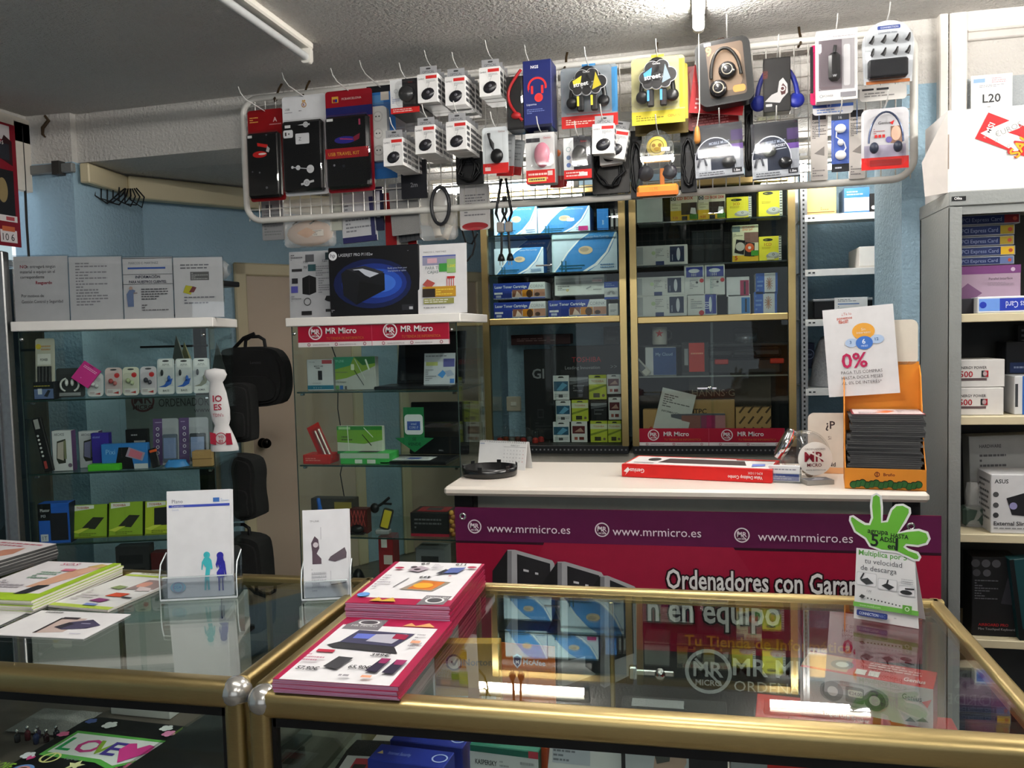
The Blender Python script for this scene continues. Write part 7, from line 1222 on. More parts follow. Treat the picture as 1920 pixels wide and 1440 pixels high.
top_text(mb, -.243, 0, .243, .21, .042).art([('r', 0, 0, 1, .1, 'c4201e'), ('r', .02, .1, .98, .9, 'd8d4d2'), ('p', [(.22, .3), (.82, .3), (.78, .75), (.26, .75)], '3a2c2c'), ('r', .28, .4, .76, .45, '5a4a4a'), ('r', .28, .55, .76, .6, '5a4a4a'), ('e', .17, .6, .045, .16, '2a2426'), ('r', .06, .2, .2, .26, '9a8a8a'), ('p', [(.86, .2), (.94, .3), (.93, .5), (.85, .45)], '6a7ac0'), ('r', .72, .8, .98, .9, '9a2420'), ('w', .4, .8, .7, .9, 1, 'b09a98')])
mb.build('carton', t)
# glass jar with slanted lid
JX = Vector((.345, 2.87, DZ)); t = thing('candy_jar', 'round glass jar with slanted steel lid and white shop sticker on the desk', 'jar', JX)
R_ = .078; X = Matrix.Translation((0, 0, R_*.98)) @ Matrix.Rotation(radians(-62), 4, 'Y')
mb = MB(); mb.lathe([(.0001, -R_*.9)]+[(R_*sin(a), -R_*cos(a)) for a in [pi*(.16+.66*i/14) for i in range(15)]]+[(R_*.6, R_*.95), (R_*.58, R_*.85)]+[((R_-.005)*sin(a), -(R_-.005)*cos(a)) for a in [pi*(.80-.62*i/10) for i in range(11)]], 'clear', 28, X); mb.build('glass_body', t)
mb = MB(); mb.lathe([(R_*.66, R_*.72), (R_*.68, R_*.74), (R_*.68, R_*1.0), (R_*.62, R_*1.06), (.0001, R_*1.08)], 'chrome', 28, X); mb.lathe([(R_*.685, R_*.84), (R_*.70, R_*.86), (R_*.685, R_*.88)], M('b02a24', .3), 28, X); mb.build('lid', t)
mb = MB(); mb.X = Matrix.Rotation(radians(8), 4, 'Z'); n = 28; r_ = .053; c0 = Vector((.012, -R_*1.0, R_*.92))
mb.add([tuple(c0)]+[(c0.x+r_*cos(2*pi*i/n), -sqrt(max(R_*R_*1.03-(.5*r_*1.0)**2*(1), 0)), c0.z+r_*sin(2*pi*i/n)) for i in range(n)], [[0, 1+i, 1+(i+1) % n] for i in range(n)], M('dfdcd6', .4))
mb.front(c0.x-r_, c0.z-r_, c0.x+r_, c0.z+r_, c0.y-.001).art([('C', 'MR', .46, .42, .3, '7a1626', .62), ('l', .3, .72, .84, .42, .05, 'dfdcd6'), ('C', 'MICRO', .46, .27, .1, '5a1622', .62), ('c', 'ORDENADORES', .48, .76, .06, '4a3a3c', .64), ('c', 'www.mrmicro.es', .5, .15, .06, '5a5456', .6)])
mb.build('sticker', t)
mb = MB(); rn = random.Random(5)
for i in range(14): mb.ell((rn.uniform(-.035, .04), rn.uniform(-.03, .035), .012+rn.uniform(0, .02)), (.012, .009, .008), M(('a89a8a', 'c9c2b4', '8a7a94', '9a8a6a')[i % 4], .3), 8)
mb.build('contents', t); t.children[-1]['kind'] = 'stuff'
t = thing('card_holder', 'clear holder of white and blue business cards at the desk edge', 'card holder', (.27, 2.765, DZ), rz=radians(-10))
mb = MB(); mb.box(-.046, .004, .004, .046, .026, .052, M('d4d6da', .4)); mb.front(-.046, .004, .046, .052, .004).art([('w', .1, .7, .9, .86, 1, '77798a'), ('r', .02, .05, .98, .48, '5a68b0'), ('w', .1, .1, .9, .4, 2, 'a8b0d8')]); mb.build('cards', t)
mb = MB(); mb.box(-.05, 0, 0, .05, .03, .004, 'acrylic'); mb.box(-.05, -.001, 0, .05, .001, .03, 'acrylic'); mb.box(-.05, .028, 0, .05, .03, .046, 'acrylic'); mb.build('holder', t)
t = thing('card_pile', 'small stack of dark printed cards lying beside the orange display', 'cards', (.375, 2.735, DZ), rz=radians(18))
mb = MB(); mb.box(-.043, 0, 0, .043, .055, .014, M('8a8884', .5)); top_text(mb, -.043, 0, .043, .055, .014).art([('r', .04, .06, .96, .94, '55565c'), ('p', [(.2, .2), (.5, .7), (.8, .5), (.6, .2)], '9a98a0'), ('w', .5, .7, .9, .9, 2, 'b0b0b4')]); mb.build('cards', t)
# cream card sign behind the jar
t = thing('card_sign', 'cream cardboard sign reading a question behind the jar', 'sign', (.43, 2.95, DZ), rot=(radians(-4), 0, radians(-6)))
mb = MB(); mb.rprism(-.065, 0, .12, .20, 0, .003, .02, M('d8cfc2', .5)); mb.front(-.065, 0, .12, .20).art([('T', '¿P', .3, .74, .13, '3a2c2c'), ('t', 'Si', .34, .56, .06, '6a5a54'), ('r', 0, 0, 1, .1, 'd8a070'), ('T', 'Nd', .34, .12, .07, '3a2c2c')]); mb.build('card', t)
mb = MB(); mb.box(0, .003, 0, .04, .07, .002, M('c9bfb2')); mb.build('stand', t)
# orange book display
OX, OY, OR = .545, 2.665, radians(-8)
t = thing('book_display', 'orange cardboard counter display holding a tall pile of booklets on the desk', 'display box', (OX, OY, DZ), rz=OR)
mb = MB(); mb.box(-.108, 0, 0, .108, .003, .062, M('d8882c', .5)); mb.front(-.108, 0, .108, .062)
A = [('T', 'Bruño', .48, .66, .15, '6a2218', .22), ('o', .4, .73, .12, .035, '6a2218'), ('l', .4, .6, .4, .86, .04, '6a2218')]
for i in range(15): A += [('e', .1+.058*i, .26+.05*((i*7) % 3-1), .05, .18, '1c1a10')]
for i in range(15): A += [('e', .1+.058*i, .26+.05*((i*7) % 3-1), .042, .15, '2a5a2a')]
for i in range(14): A += [('l', .12+.058*i, .15, .14+.058*i, .38, .03, '173a1a')]
mb.art(A); mb.build('front_lip', t)
mb = MB(); mb.box(-.108, 0, 0, .108, .19, .003, M('c9802a', .5)); mb.build('base', t)
for x in (-.1105, .1075): mb = MB(); mb.X = Matrix.Translation((x, 0, 0)); mb.add([(0, 0, 0), (0, .19, 0), (0, .19, .36), (0, .15, .33), (0, .06, .12), (0, 0, .062), (.003, 0, 0), (.003, .19, 0), (.003, .19, .36), (.003, .15, .33), (.003, .06, .12), (.003, 0, .062)], [[0, 1, 2, 3, 4, 5], [11, 10, 9, 8, 7, 6]]+[[i, (i+1) % 6, 6+(i+1) % 6, 6+i] for i in range(6)], M('d8862a', .5)); mb.build('side_panel', t)
mb = MB(); mb.box(-.108, .187, 0, .108, .19, .37, M('d8862a', .5)); mb.build('back_panel', t)
mb = MB(); mb.rprism(-.02, .36, .105, .50, .187, .19, .02, M('d6cdbe', .5)); mb.build('header_card', t)
bk = None
for k in range(36):
    z = DZ+.0035+.0061*k; lab = 'dark edged booklet in the tall pile in the orange display'
    jx, jy, jr = random.uniform(-.006, .006), random.uniform(-.003, .003), OR+random.uniform(-.03, .03)
    loc = (OX+jx+.01*(k > 24), OY+.008+jy, z)
    if k == 35: bk = None
    if bk is None:
        bk = thing('booklet', lab if k == 0 else 'topmost booklet with a pale cover on the pile in the orange display', 'booklet', loc, jr, 'booklets in the orange display')
        mb = MB(); mb.box(-.1, 0, 0, .1, .165, .0054, 'pagedark')
        if k: mb.box(-.1, 0, .0052, .1, .165, .0058, M('7a2030', .4)); top_text(mb, -.1, 0, .1, .165, .0058).art([('r', .03, .05, .98, .97, 'c4b8b8'), ('p', [(.3, .3), (.5, .6), (.62, .5), (.5, .25)], 'c8602c'), ('e', .5, .66, .12, .1, 'b07a6a'), ('w', .1, .1, .4, .4, 4, '8a7a80'), ('w', .65, .3, .95, .8, 5, '9a8a90')])
        mb.build('pages', bk)
    else: dup(bk, loc, lab, (0, 0, jr))
t = thing('offer_poster', 'white 0% interest offer sheet standing in the orange display', 'poster', (.515, 2.815, 1.30), rot=(radians(-4), radians(-4), OR))
mb = MB(); w_, h_ = .205, .275; mb.box(-w_/2, 0, 0, w_/2, .002, h_, M('d3d1d2', .5)); mb.front(-w_/2, 0, w_/2, h_).art([('c', '¡¡Te lo', .34, .92, .03, 'b8503a', .22), ('T', 'ponemos', .2, .875, .032, 'b8503a', .32), ('T', 'fácil!', .22, .83, .042, 'b8503a', .3), ('e', .56, .72, .16, .095, 'd89a3a'), ('c', 'Sin', .56, .73, .03, 'e8dcc8', .14), ('c', 'intereses', .56, .695, .03, 'e8dcc8', .24), ('e', .38, .6, .09, .05, 'a8bcd8'), ('e', .74, .62, .1, .05, 'a8bcd8'), ('e', .56, .59, .12, .075, '3a6ab8'), ('T', '3', .355, .59, .035, '4a6a9a'), ('T', '12', .71, .605, .035, '4a6a9a'), ('T', '6', .53, .58, .055, 'e0e8f4'), ('c', 'MESES', .56, .545, .02, 'd8e0f0', .14), ('T', '0%', .22, .32, .17, 'a8184a', .54), ('t', 'PAGA TUS COMPRAS', .2, .25, .036, '4a4446', .58), ('t', 'HASTA DOCE MESES', .2, .19, .036, '4a4446', .58), ('t', 'AL 0% DE INTERÉS*', .2, .13, .036, '4a4446', .56)]); mb.build('sheet', t)
# ================================================================ ON THE GLASS COUNTERS
GZ = CT+.0014
def leafart_a(): return [('r', 0, 0, 1, 1, '96143e'), ('r', .05, 0, .93, .86, 'dad8da'), ('p', [(.08, .86), (.08, .78), (.42, .78), (.42, .97), (.16, .97)], '6f6c70'), ('e', .27, .91, .1, .045, 'd8d8d8'), ('e', .27, .91, .08, .034, '4a484c'), ('t', 'MR MICRO', .14, .83, .03, 'd0d0d0', .24), ('p', [(.6, .87), (.66, .93), (.72, .88), (.82, .94), (.9, .87)], 'd8a06a'),
    ('p', [(.12, .5), (.2, .46), (.78, .42), (.72, .5), (.7, .52), (.2, .56)], '2a2a2e'), ('p', [(.2, .55), (.26, .76), (.78, .74), (.7, .52)], '3a3a52'), ('p', [(.28, .7), (.45, .7), (.43, .62), (.28, .62)], '5a68b8'), ('p', [(.45, .7), (.72, .72), (.66, .56), (.42, .58)], 'a9a8b4'), ('p', [(.62, .72), (.74, .71), (.74, .63), (.62, .64)], '8a1838'), ('r', .1, .38, .25, .42, 'a82a40'), ('T', '399€', .58, .36, .04, '1c1c1e', .16), ('T', '57,90€', .1, .12, .045, '1c1c1e', .18), ('T', '65,90€', .5, .17, .045, '1c1c1e', .18), ('p', [(.3, .17), (.34, .32), (.47, .31), (.43, .14)], '3a3a3e'), ('p', [(.66, .14), (.7, .32), (.78, .32), (.76, .13)], '2a2438'), ('p', [(.8, .13), (.83, .31), (.92, .31), (.9, .12)], '2a2438'), ('p', [(.71, .25), (.7, .32), (.78, .32), (.77, .25)], '8a2a58'), ('p', [(.84, .24), (.83, .31), (.92, .31), (.91, .24)], '8a2a58'), ('w', .08, .22, .24, .34, 3, 'b07a8a'), ('w', .82, .5, .92, .72, 5, '9a969c'), ('r', .82, .56, .9, .6, 'd89a7a'), ('w', .5, .03, .88, .08, 1, '8a868c'), ('r', .68, .04, .76, .07, 'd89a7a')]
def leafart_b(): return [('r', 0, 0, 1, 1, '96143e'), ('r', .05, .12, .97, 1, 'dad8da'), ('p', [(.68, 0), (.7, .2), (.95, .2), (.93, .02)], '6f6c70'), ('e', .82, .1, .09, .06, 'd8d8d8'), ('e', .82, .1, .07, .045, '4a484c'), ('t', 'MR MICRO', .93, .17, .03, 'd0d0d0', .22, 180), ('p', [(.38, .3), (.5, .54), (.82, .5), (.72, .28)], '8a8074'), ('p', [(.45, .32), (.53, .52), (.77, .49), (.7, .3)], 'c06a24'), ('e', .58, .4, .1, .06, 'e0a030'), ('l', .3, .34, .36, .56, .008, '5a585c'), ('T', '499', .58, .62, .05, '1c1c1e', .12, 180), ('T', '69', .42, .96, .05, '1c1c1e', .09, 180), ('T', '119', .82, .96, .05, '1c1c1e', .11, 180), ('e', .1, .15, .06, .045, '5a8ac4'), ('p', [(.22, .02), (.28, .1), (.34, .04), (.42, .1), (.48, .02)], 'c8a040'), ('p', [(.26, .74), (.36, .86), (.48, .8), (.4, .7)], 'a89aa4'), ('d', .3, .82, .025, '3a3238'), ('d', .36, .76, .025, '3a3238'), ('p', [(.66, .68), (.7, .82), (.86, .84), (.82, .7)], '4a5a94'), ('p', [(.6, .66), (.66, .78), (.7, .76), (.66, .66)], '2a2a30'), ('e', .16, .78, .05, .025, 'a02a48'), ('e', .92, .84, .05, .025, 'a02a48'), ('w', .1, .28, .24, .6, 6, 'a49ea6'), ('w', .76, .58, .93, .62, 1, 'b04a5a'), ('w', .5, .78, .62, .9, 4, 'a49ea6')]
def pile(name, labtop, lab, cat, group, cx, cy, w, l, n, th, rz, edge, cover, art, z0=GZ, jit=.003):
    p = None
    for k in range(n):
        top = k == n-1; loc = (cx+random.uniform(-jit, jit), cy+random.uniform(-jit, jit), z0+k*th); a = rz+random.uniform(-.012, .012)
        if p is None or top:
            o = thing(name, labtop if top else lab, cat, loc, a, group); mb = MB(); mb.box(-w/2, -l/2, 0, w/2, l/2, th*.86, edge); mb.build('pages', o)
            mb = MB(); mb.box(-w/2-.0003, -l/2-.0003, th*.80, w/2+.0003, l/2+.0003, th*.93, M(cover, .3))
            if top: top_text(mb, -w/2, -l/2, w/2, l/2, th*.93).art(art)
            mb.box(w/2-.0005, -l/2, 0, w/2+.0006, l/2, th*.9, M(cover, .4)) if edge == 'pagepink' else 0; mb.build('cover', o); p = o if not top else p
        else: dup(p, loc, lab, (0, 0, a))
pile('price_leaflet', 'topmost catalogue with 119 and 69 prices facing away, on the taller purple pile', 'purple edged catalogue in the taller rear pile on the right counter', 'catalogue', 'taller rear pile of catalogues', -.568, 1.677, .21, .298, 13, .0042, radians(1), 'pagepink', '96143e', leafart_b(), jit=.0015)
pile('price_leaflet', 'topmost catalogue with a laptop picture and 399 price on the low front pile', 'purple edged catalogue in the low front pile on the right counter', 'catalogue', 'low front pile of catalogues', -.562, 1.376, .212, .30, 6, .0038, radians(0), 'pagepink', '96143e', leafart_a(), z0=CT+.0048, jit=.0012)
pile('magazine', 'topmost white and lime magazine with a smiling woman on the thick left pile', 'thick white edged magazine in the left pile under the lime cover', 'magazine', 'thick left pile of magazines', -1.487, 1.676, .205, .295, 5, .0056, radians(0), 'pagewhite', '9ab83a', [('r', 0, 0, 1, 1, 'd8d4d6'), ('r', 0, 0, .9, .16, '98b82c'), ('r', .9, 0, 1, 1, '98b82c'), ('p', [(.55, .3), (.62, .75), (.78, .9), (.9, .88), (.86, .6), (.72, .3)], 'c89a80'), ('e', .8, .78, .09, .1, 'd0a48c'), ('p', [(.7, .86), (.8, .95), (.92, .92), (.9, .84)], 'b8a060'), ('p', [(.62, .12), (.66, .34), (.8, .36), (.76, .14)], '26282c'), ('t', 'SOS', .3, .88, .07, 'c05a7a', .4), ('w', .3, .5, .56, .7, 4, '5a8a6a'), ('r', .5, .72, .66, .78, 'c86a80'), ('w', .1, .2, .5, .46, 5, 'a8a0a8')])
pile('magazine', 'topmost magazine with a red headed cover on the far left pile', 'grey edged magazine in the far left pile by the photo edge', 'magazine', 'far left pile of magazines', -1.765, 1.79, .205, .28, 5, .0082, radians(-6), 'pagedark', 'b9b6b4', [('r', 0, 0, 1, 1, 'd2cecf'), ('p', [(.5, .3), (.6, .7), (.8, .8), (.9, .6), (.7, .3)], 'b8806a'), ('w', .2, .8, .9, .95, 2, 'b05a6a'), ('r', .2, .2, .5, .5, '8a8a90')], z0=CT+.0085)
t = thing('magazine', 'thin lime edged magazine with photo collage between the thick pile and the big brochure holder', 'magazine', (-1.292, 1.695, GZ), radians(-5))
mb = MB(); mb.box(-.08, -.13, 0, .08, .13, .004, 'pagewhite'); mb.build('pages', t)
mb = MB(); mb.box(-.08, -.13, .0038, .08, .13, .0048, M('d6d6d4', .3)); top_text(mb, -.08, -.13, .08, .13, .0048).art([('r', 0, .0, 1, .07, 'a8bc4a'), ('r', 0, .88, 1, .93, 'a8bc4a'), ('w', .2, .95, .9, .99, 1, '8a9a4a'), ('p', [(.55, .5), (.58, .8), (.95, .8), (.98, .55)], '8a7a78'), ('e', .68, .66, .1, .08, 'c08a7a'), ('p', [(.68, .6), (.9, .58), (.98, .5), (.76, .48)], 'c0b4b4'), ('p', [(.5, .3), (.56, .4), (.8, .4), (.76, .3)], 'b84a30'), ('p', [(.44, .16), (.5, .24), (.72, .22), (.66, .14)], '7a3a6a'), ('r', .5, .05, .7, .1, '6a7ab0'), ('r', .8, .28, .96, .31, '3a3a3c'), ('p', [(.3, .5), (.36, .58), (.54, .56), (.5, .48)], '7a8a5a'), ('w', .1, .15, .4, .45, 5, 'c4bcc0')]); mb.build('cover', t)
t = thing('leaflet', 'white laptop and printer leaflet lying at the front of the left counter', 'leaflet', (-1.268, 1.475, GZ), radians(1))
mb = MB(); mb.box(-.107, -.073, 0, .107, .073, .0016, M('dcdadb', .35)); top_text(mb, -.107, -.073, .107, .073, .0016).art([('p', [(.4, .12), (.38, .72), (.66, .74), (.68, .2)], 'b8a49c'), ('p', [(.4, .12), (.38, .72), (.41, .74), (.43, .14)], '2a2428'), ('r', .4, .68, .58, .76, '3a3438'), ('p', [(.5, .36), (.56, .56), (.74, .7), (.92, .5), (.84, .36), (.62, .28)], '403c54'), ('p', [(.5, .36), (.56, .56), (.64, .5), (.6, .3)], '2a2832'), ('w', .7, .5, .8, .56, 1, 'a8a4b8'), ('w', .1, .88, .3, .96, 1, '77757a'), ('w', .78, .12, .9, .16, 1, '8a86a4')]); mb.build('sheet', t)
t = thing('leaflet', 'plain white leaflet lying at the left edge of the left counter', 'leaflet', (-1.50, 1.465, GZ), radians(4))
mb = MB(); mb.box(-.105, -.07, 0, .105, .07, .002, M('dedcdc', .35)); top_text(mb, -.105, -.07, .105, .07, .002).art([('w', .5, .7, .8, .8, 1, 'b8c4c0')]); mb.build('sheet', t)
# brochure holders
def holder(label, x, y, rz, w, d, hb, bw, bh, lab2, art, n=3):
    t = thing('brochure_holder', label, 'brochure holder', (x, y, GZ), rz)
    mb = MB(); mb.box(-w/2, 0, 0, w/2, d, .003, 'acrylic'); mb.build('base', t)
    mb = MB(); mb.rprism(-w/2+.006, .003, w/2-.006, hb*.5, 0, .0025, .01, 'acrylic'); mb.build('front_wall', t)
    mb = MB(); mb.X = Matrix.Translation((0, d*.7, 0)) @ Matrix.Rotation(radians(-9), 4, 'X'); mb.rprism(-w/2, .0, w/2, hb, 0, .0025, .012, 'acrylic'); mb.build('back_wall', t)
    rm = M('dfe6e8', .2); mb = MB(); mb.box(-w/2+.006, -.001, hb*.5-.002, w/2-.006, .003, hb*.5, rm); mb.build('rim', t); mb = MB(); mb.box(-w/2, -.001, 0, w/2, .001, .004, rm); mb.build('rim', t)
    for sx in (-1, 1):
        mb = MB(); mb.tube([(sx*w/2, d*.9, hb*.9), (sx*w/2, .012, hb*.75), (sx*w/2, 0, hb*.5), (sx*w/2, 0, .002)], .0016, rm, 5); mb.build('rim', t)
        mb = MB(); mb.X = Matrix.Translation((sx*w/2, 0, 0)); a = .0012
        mb.add([(-a, 0, 0), (-a, d, 0), (-a, d*.9, hb*.9), (-a, .012, hb*.75), (-a, 0, hb*.5), (a, 0, 0), (a, d, 0), (a, d*.9, hb*.9), (a, .012, hb*.75), (a, 0, hb*.5)], [[0, 1, 2, 3, 4], [9, 8, 7, 6, 5]]+[[i, (i+1) % 5, 5+(i+1) % 5, 5+i] for i in range(5)], 'acrylic'); mb.build('side_wall', t)
    for k in range(n):
        o = thing('brochure', (lab2 if k == 0 else 'brochure standing behind the front one in the '+('big' if bw > .12 else 'small')+' holder'), 'brochure', Matrix.Translation((x, y, GZ)) @ Matrix.Rotation(rz, 4, 'Z') @ Vector((.002*k, .007+.0035*k, .0038)), rot=(radians(-7), 0, rz), group='brochures in the '+('big' if bw > .12 else 'small')+' clear holder')
        mb = MB(); mb.box(-bw/2, 0, 0, bw/2, .0024, bh-.001*k, M('e4e4e6', .3)); 
        if k == 0: mb.front(-bw/2, 0, bw/2, bh).art(art)
        mb.build('leaf', o)
def person_shape(cx, cz, s, wm):
    P = [(-.02, 0), (-.05, -.28), (-.06, -.55), (-.02, -.55), (0, -.3), (.02, -.55), (.06, -.54), (.05, -.26), (.075, .0), (.1, -.05), (.125, -.02), (.1, .18), (.05, .25), (.0, .27), (-.06, .24), (-.11, .14), (-.12, -.04), (-.1, -.06), (-.08, .1)] if not wm else [(-.02, 0), (-.08, -.1), (-.07, -.22), (-.05, -.22), (-.04, -.55), (-.01, -.55), (0, -.24), (.03, -.24), (.04, -.55), (.07, -.55), (.06, -.22), (.09, -.22), (.08, -.04), (.11, -.2), (.14, -.2), (.1, .16), (.05, .24), (-.06, .24), (-.1, .1), (-.07, .0), (-.05, .1)]
    return [(cx+a*s*1.9, cz+b*s) for a, b in P]
TL, NV = '3fb4bc', '2c2a98'
holder('big clear brochure holder with a white Plano brochure on the left counter', -1.076, 1.665, radians(17), .165, .06, .105, .138, .235, 'white brochure titled Plano with teal and blue walking silhouettes', [('t', 'Plano', .08, .885, .035, '6a6a74', .26), ('r', .03, .845, .99, .868, '3a4aa8'), ('t', 'Comercios', .08, .848, .018, 'd8dcf0', .26), ('t', 'Getafe', .08, .815, .018, 'b4bcd4', .18), ('r', .73, .885, .83, .925, '3a6ab0'), ('w', .85, .89, .98, .92, 2, 'a8b8d4'), ('p', person_shape(.62, .27, .38, False), TL), ('d', .62, .39, .03, TL), ('p', person_shape(.83, .26, .38, True), NV), ('d', .83, .38, .032, NV), ('p', [(.78, .34), (.79, .4), (.87, .4), (.89, .32)], NV), ('e', .17, .1, .12, .05, '8ac4dc'), ('o', .17, .1, .05, .008, 'a8a0c0'), ('t', 'CCA', .1, .09, .025, '4a7ac0', .14)])
holder('small clear brochure holder with a white network brochure by the counter corner', -.79, 1.70, radians(17), .105, .05, .085, .098, .19, 'white brochure with a dark headset picture fading to white', [('t', 'TP-LINK', .16, .86, .022, '6a6a6e', .28), ('p', [(.2, .38), (.2, .52), (.18, .62), (.26, .7), (.34, .66), (.36, .56), (.3, .5), (.4, .44), (.4, .38)], '5a4a54'), ('d', .28, .6, .03, 'd0c8cc'), ('p', [(.55, .42), (.6, .46), (.92, .56), (.96, .5), (.95, .44), (.7, .4)], '5a5058'), ('l', .4, .66, .4, .8, .006, 'b8b4b8'), ('l', .6, .14, .94, .16, .012, '8a868a'), ('l', .6, .15, .6, .3, .004, 'b8b8bc'), ('w', .18, .06, .5, .34, 7, 'c4c4c8')])
# green hand stand
t = thing('hand_stand', 'white tent card topped by a green cartoon hand on the right counter', 'display card', (.349, 1.702, GZ), rz=radians(-24))
W2 = .058; hp_ = .135
X = Matrix.Rotation(radians(-9), 4, 'X')
mb = MB(); mb.X = X; mb.prism([(-W2, 0), (W2, 0), (W2*.8, hp_), (-W2, hp_)], 0, .0012, M('dcdcdc', .35)); mb.front(-W2, 0, W2, hp_)
mb.art([('T', 'Multiplica por 5', .04, .91, .075, '5a9a48', .84), ('t', 'tu velocidad', .14, .8, .075, '5a5c60', .62), ('t', 'de descarga', .08, .7, .075, '5a5c60', .64), ('p', rrect(.02, .48, .34, .67, .02), 'c4c6c8'), ('p', rrect(.03, .49, .33, .66, .02), 'e0e0e2'), ('p', rrect(.36, .46, .66, .62, .02), 'c4c6c8'), ('p', rrect(.37, .47, .65, .61, .02), 'e0e0e2'), ('p', rrect(.68, .42, .93, .56, .02), 'c4c6c8'), ('p', rrect(.69, .43, .92, .55, .02), 'e0e0e2'), ('p', [(.08, .56), (.2, .6), (.3, .53), (.18, .5)], '3a3c3e'), ('l', .09, .57, .14, .66, .02, '2a2a2c'), ('p', [(.42, .52), (.5, .56), (.62, .52), (.54, .47)], '2a2c2e'), ('l', .5, .54, .52, .61, .02, '2a2a2c'), ('e', .8, .47, .09, .03, '2a2c2e'), ('l', .78, .52, .92, .53, .02, '2a2a2c'), ('w', .72, .58, .9, .66, 3, 'b0b4b8'), ('t', '1W', .2, .4, .035, '77797c'), ('p', [(.08, .32), (.12, .36), (.18, .34), (.14, .3)], '3a3a3a')]+[('d', .22+.055*i, .315-.004*i, .011, '4a4a4c') for i in range(10)]+[('r', 0, .18, 1, .245, '6aac4a'), ('t', 'www.multi5.com', .1, .198, .03, 'c8e0b8', .4), ('r', .76, .19, .9, .3, '5a9a3c'), ('o', .83, .25, .03, .01, 'd8e8d0'), ('p', rrect(.06, .06, .54, .14, .02), '2a3a7a'), ('T', 'CONNECTION', .1, .08, .04, 'd0d8e8', .3), ('t', 'N&C', .41, .08, .04, '7a8ac8', .1), ('w', .64, .08, .95, .12, 1, 'b8babc')]); mb.build('front_panel', t)
mb = MB(); mb.X = Matrix.Translation((0, .062, 0)) @ Matrix.Rotation(radians(17), 4, 'X'); mb.prism([(-W2, 0), (W2, 0), (W2*.8, hp_*.98), (-W2*.9, hp_*.98)], 0, .0012, M('cfcfcf', .35)); mb.build('rear_panel', t)
mb = MB(); mb.X = X; HP = lambda L: [((x-432)/620*.138-.058+.0, .138+(760-y)/620*.139) for x, y in L]
hand = [(540, 750), (500, 690), (410, 640), (362, 545), (365, 505), (395, 493), (450, 525), (500, 550), (530, 550), (545, 500), (532, 400), (540, 310), (580, 282), (625, 305), (640, 400), (640, 520), (670, 510), (700, 410), (740, 365), (800, 355), (860, 385), (865, 430), (830, 510), (775, 600), (840, 570), (930, 552), (1000, 570), (1022, 625), (1000, 675), (930, 705), (840, 705), (830, 715), (860, 728), (930, 745), (955, 785), (940, 820), (900, 825), (830, 800), (760, 775), (640, 778)]
def inset(P, k): 
    n = len(P); out = []
    for i in range(n):
        a, b, c2 = Vector(P[i-1]), Vector(P[i]), Vector(P[(i+1) % n]); d1 = (b-a).normalized(); d2 = (c2-b).normalized(); nn = Vector((-(d1.y+d2.y), d1.x+d2.x)); nn = nn.normalized() if nn.length > 1e-6 else Vector((-d1.y, d1.x)); out.append(tuple(b+nn*k))
    return out
OUT = HP(hand); A_ = sum(OUT[i-1][0]*OUT[i][1]-OUT[i][0]*OUT[i-1][1] for i in range(len(OUT)))
IN = inset(OUT, .0042 if A_ > 0 else -.0042)
mb.prism(OUT, -.0022, -.0006, M('dcdedc', .35)); mb.prism(IN, -.0028, -.0021, M('62a838', .4)); 
a0 = HP([(520, 760)])[0]; mb.front(a0[0]-.02, a0[1], a0[0]+.10, a0[1]+.06, -.0029); U_ = lambda x, y: ((HP([(x, y)])[0][0]-a0[0]+.02)/.12, (HP([(x, y)])[0][1]-a0[1])/.06)
for tx, x, y, hh, wd, bold in (('agrupa', 522, 632, .17, .36, 'T'), ('HASTA', 712, 650, .14, .26, 'T'), ('5', 552, 738, .4, 0, 'T'), ('ADSL', 622, 690, .15, .25, 'T'), ('en', 690, 745, .18, .16, 'T'), ('1', 752, 752, .4, 0, 'T')): u, v = U_(x, y); mb.art([(bold, tx, u, v, hh, '18201a', wd)])
mb.build('green_hand', t)
# ================================================================ INSIDE THE RIGHT COUNTER
SZ = .6458
def cbox(label, cat, x, y, z, w, d, h, col, art=(), rz=0.0, lean=0.0, topart=None, name='carton', group=None, c=.0015):
    mb = MB(); mb.box(-w/2, 0, 0, w/2, d, h, M(col, .4) if col not in SPECIAL else col, c); mb.front(-w/2, 0, w/2, h).art(art)
    if topart: top_text(mb, -w/2, 0, w/2, d, h).art(topart)
    return tag(mb.build(name, None, (x, y, z), rot=(radians(lean), 0, radians(rz))), label, cat, group)
t = thing('software_stand', 'orange software display folder with a white shield in the right counter', 'display card', (-.335, 1.62, SZ+.007), rot=(radians(-5), 0, radians(-4)))
mb = MB(); mb.prism([(-.06, 0), (.06, 0), (.055, .245), (-.055, .245)], 0, .004, M('d8742c', .4)); mb.front(-.06, 0, .06, .245).art([('T', 'McAfee', .42, .84, .045, 'e0d8dc', .42), ('p', [(.24, .9), (.32, .92), (.4, .9), (.39, .84), (.32, .8), (.25, .84)], 'd8d4dc'), ('p', [(.26, .89), (.32, .905), (.38, .89), (.37, .845), (.32, .815), (.27, .845)], '4a3a6a'), ('C', 'M', .32, .84, .03, 'e0d8dc'), ('p', [(.36, .1), (.38, .5), (.44, .6), (.56, .6), (.6, .4), (.58, .1)], 'c4601e'), ('p', [(.46, .6), (.48, .8), (.52, .8), (.52, .6)], 'c4601e')]); mb.build('folder', t)
mb = MB(); mb.box(-.06, .004, 0, .06, .06, .003, M('c0641e', .4)); mb.build('foot', t)
t = thing('software_stand', 'second orange display folder standing in profile at left of the first in the right counter', 'display card', (-.405, 1.52, SZ), rz=radians(62)); mb = MB(); mb.prism([(-.03, 0), (.03, 0), (.01, .09)], 0, .004, M('b0441c', .4)); mb.build('folder', t)
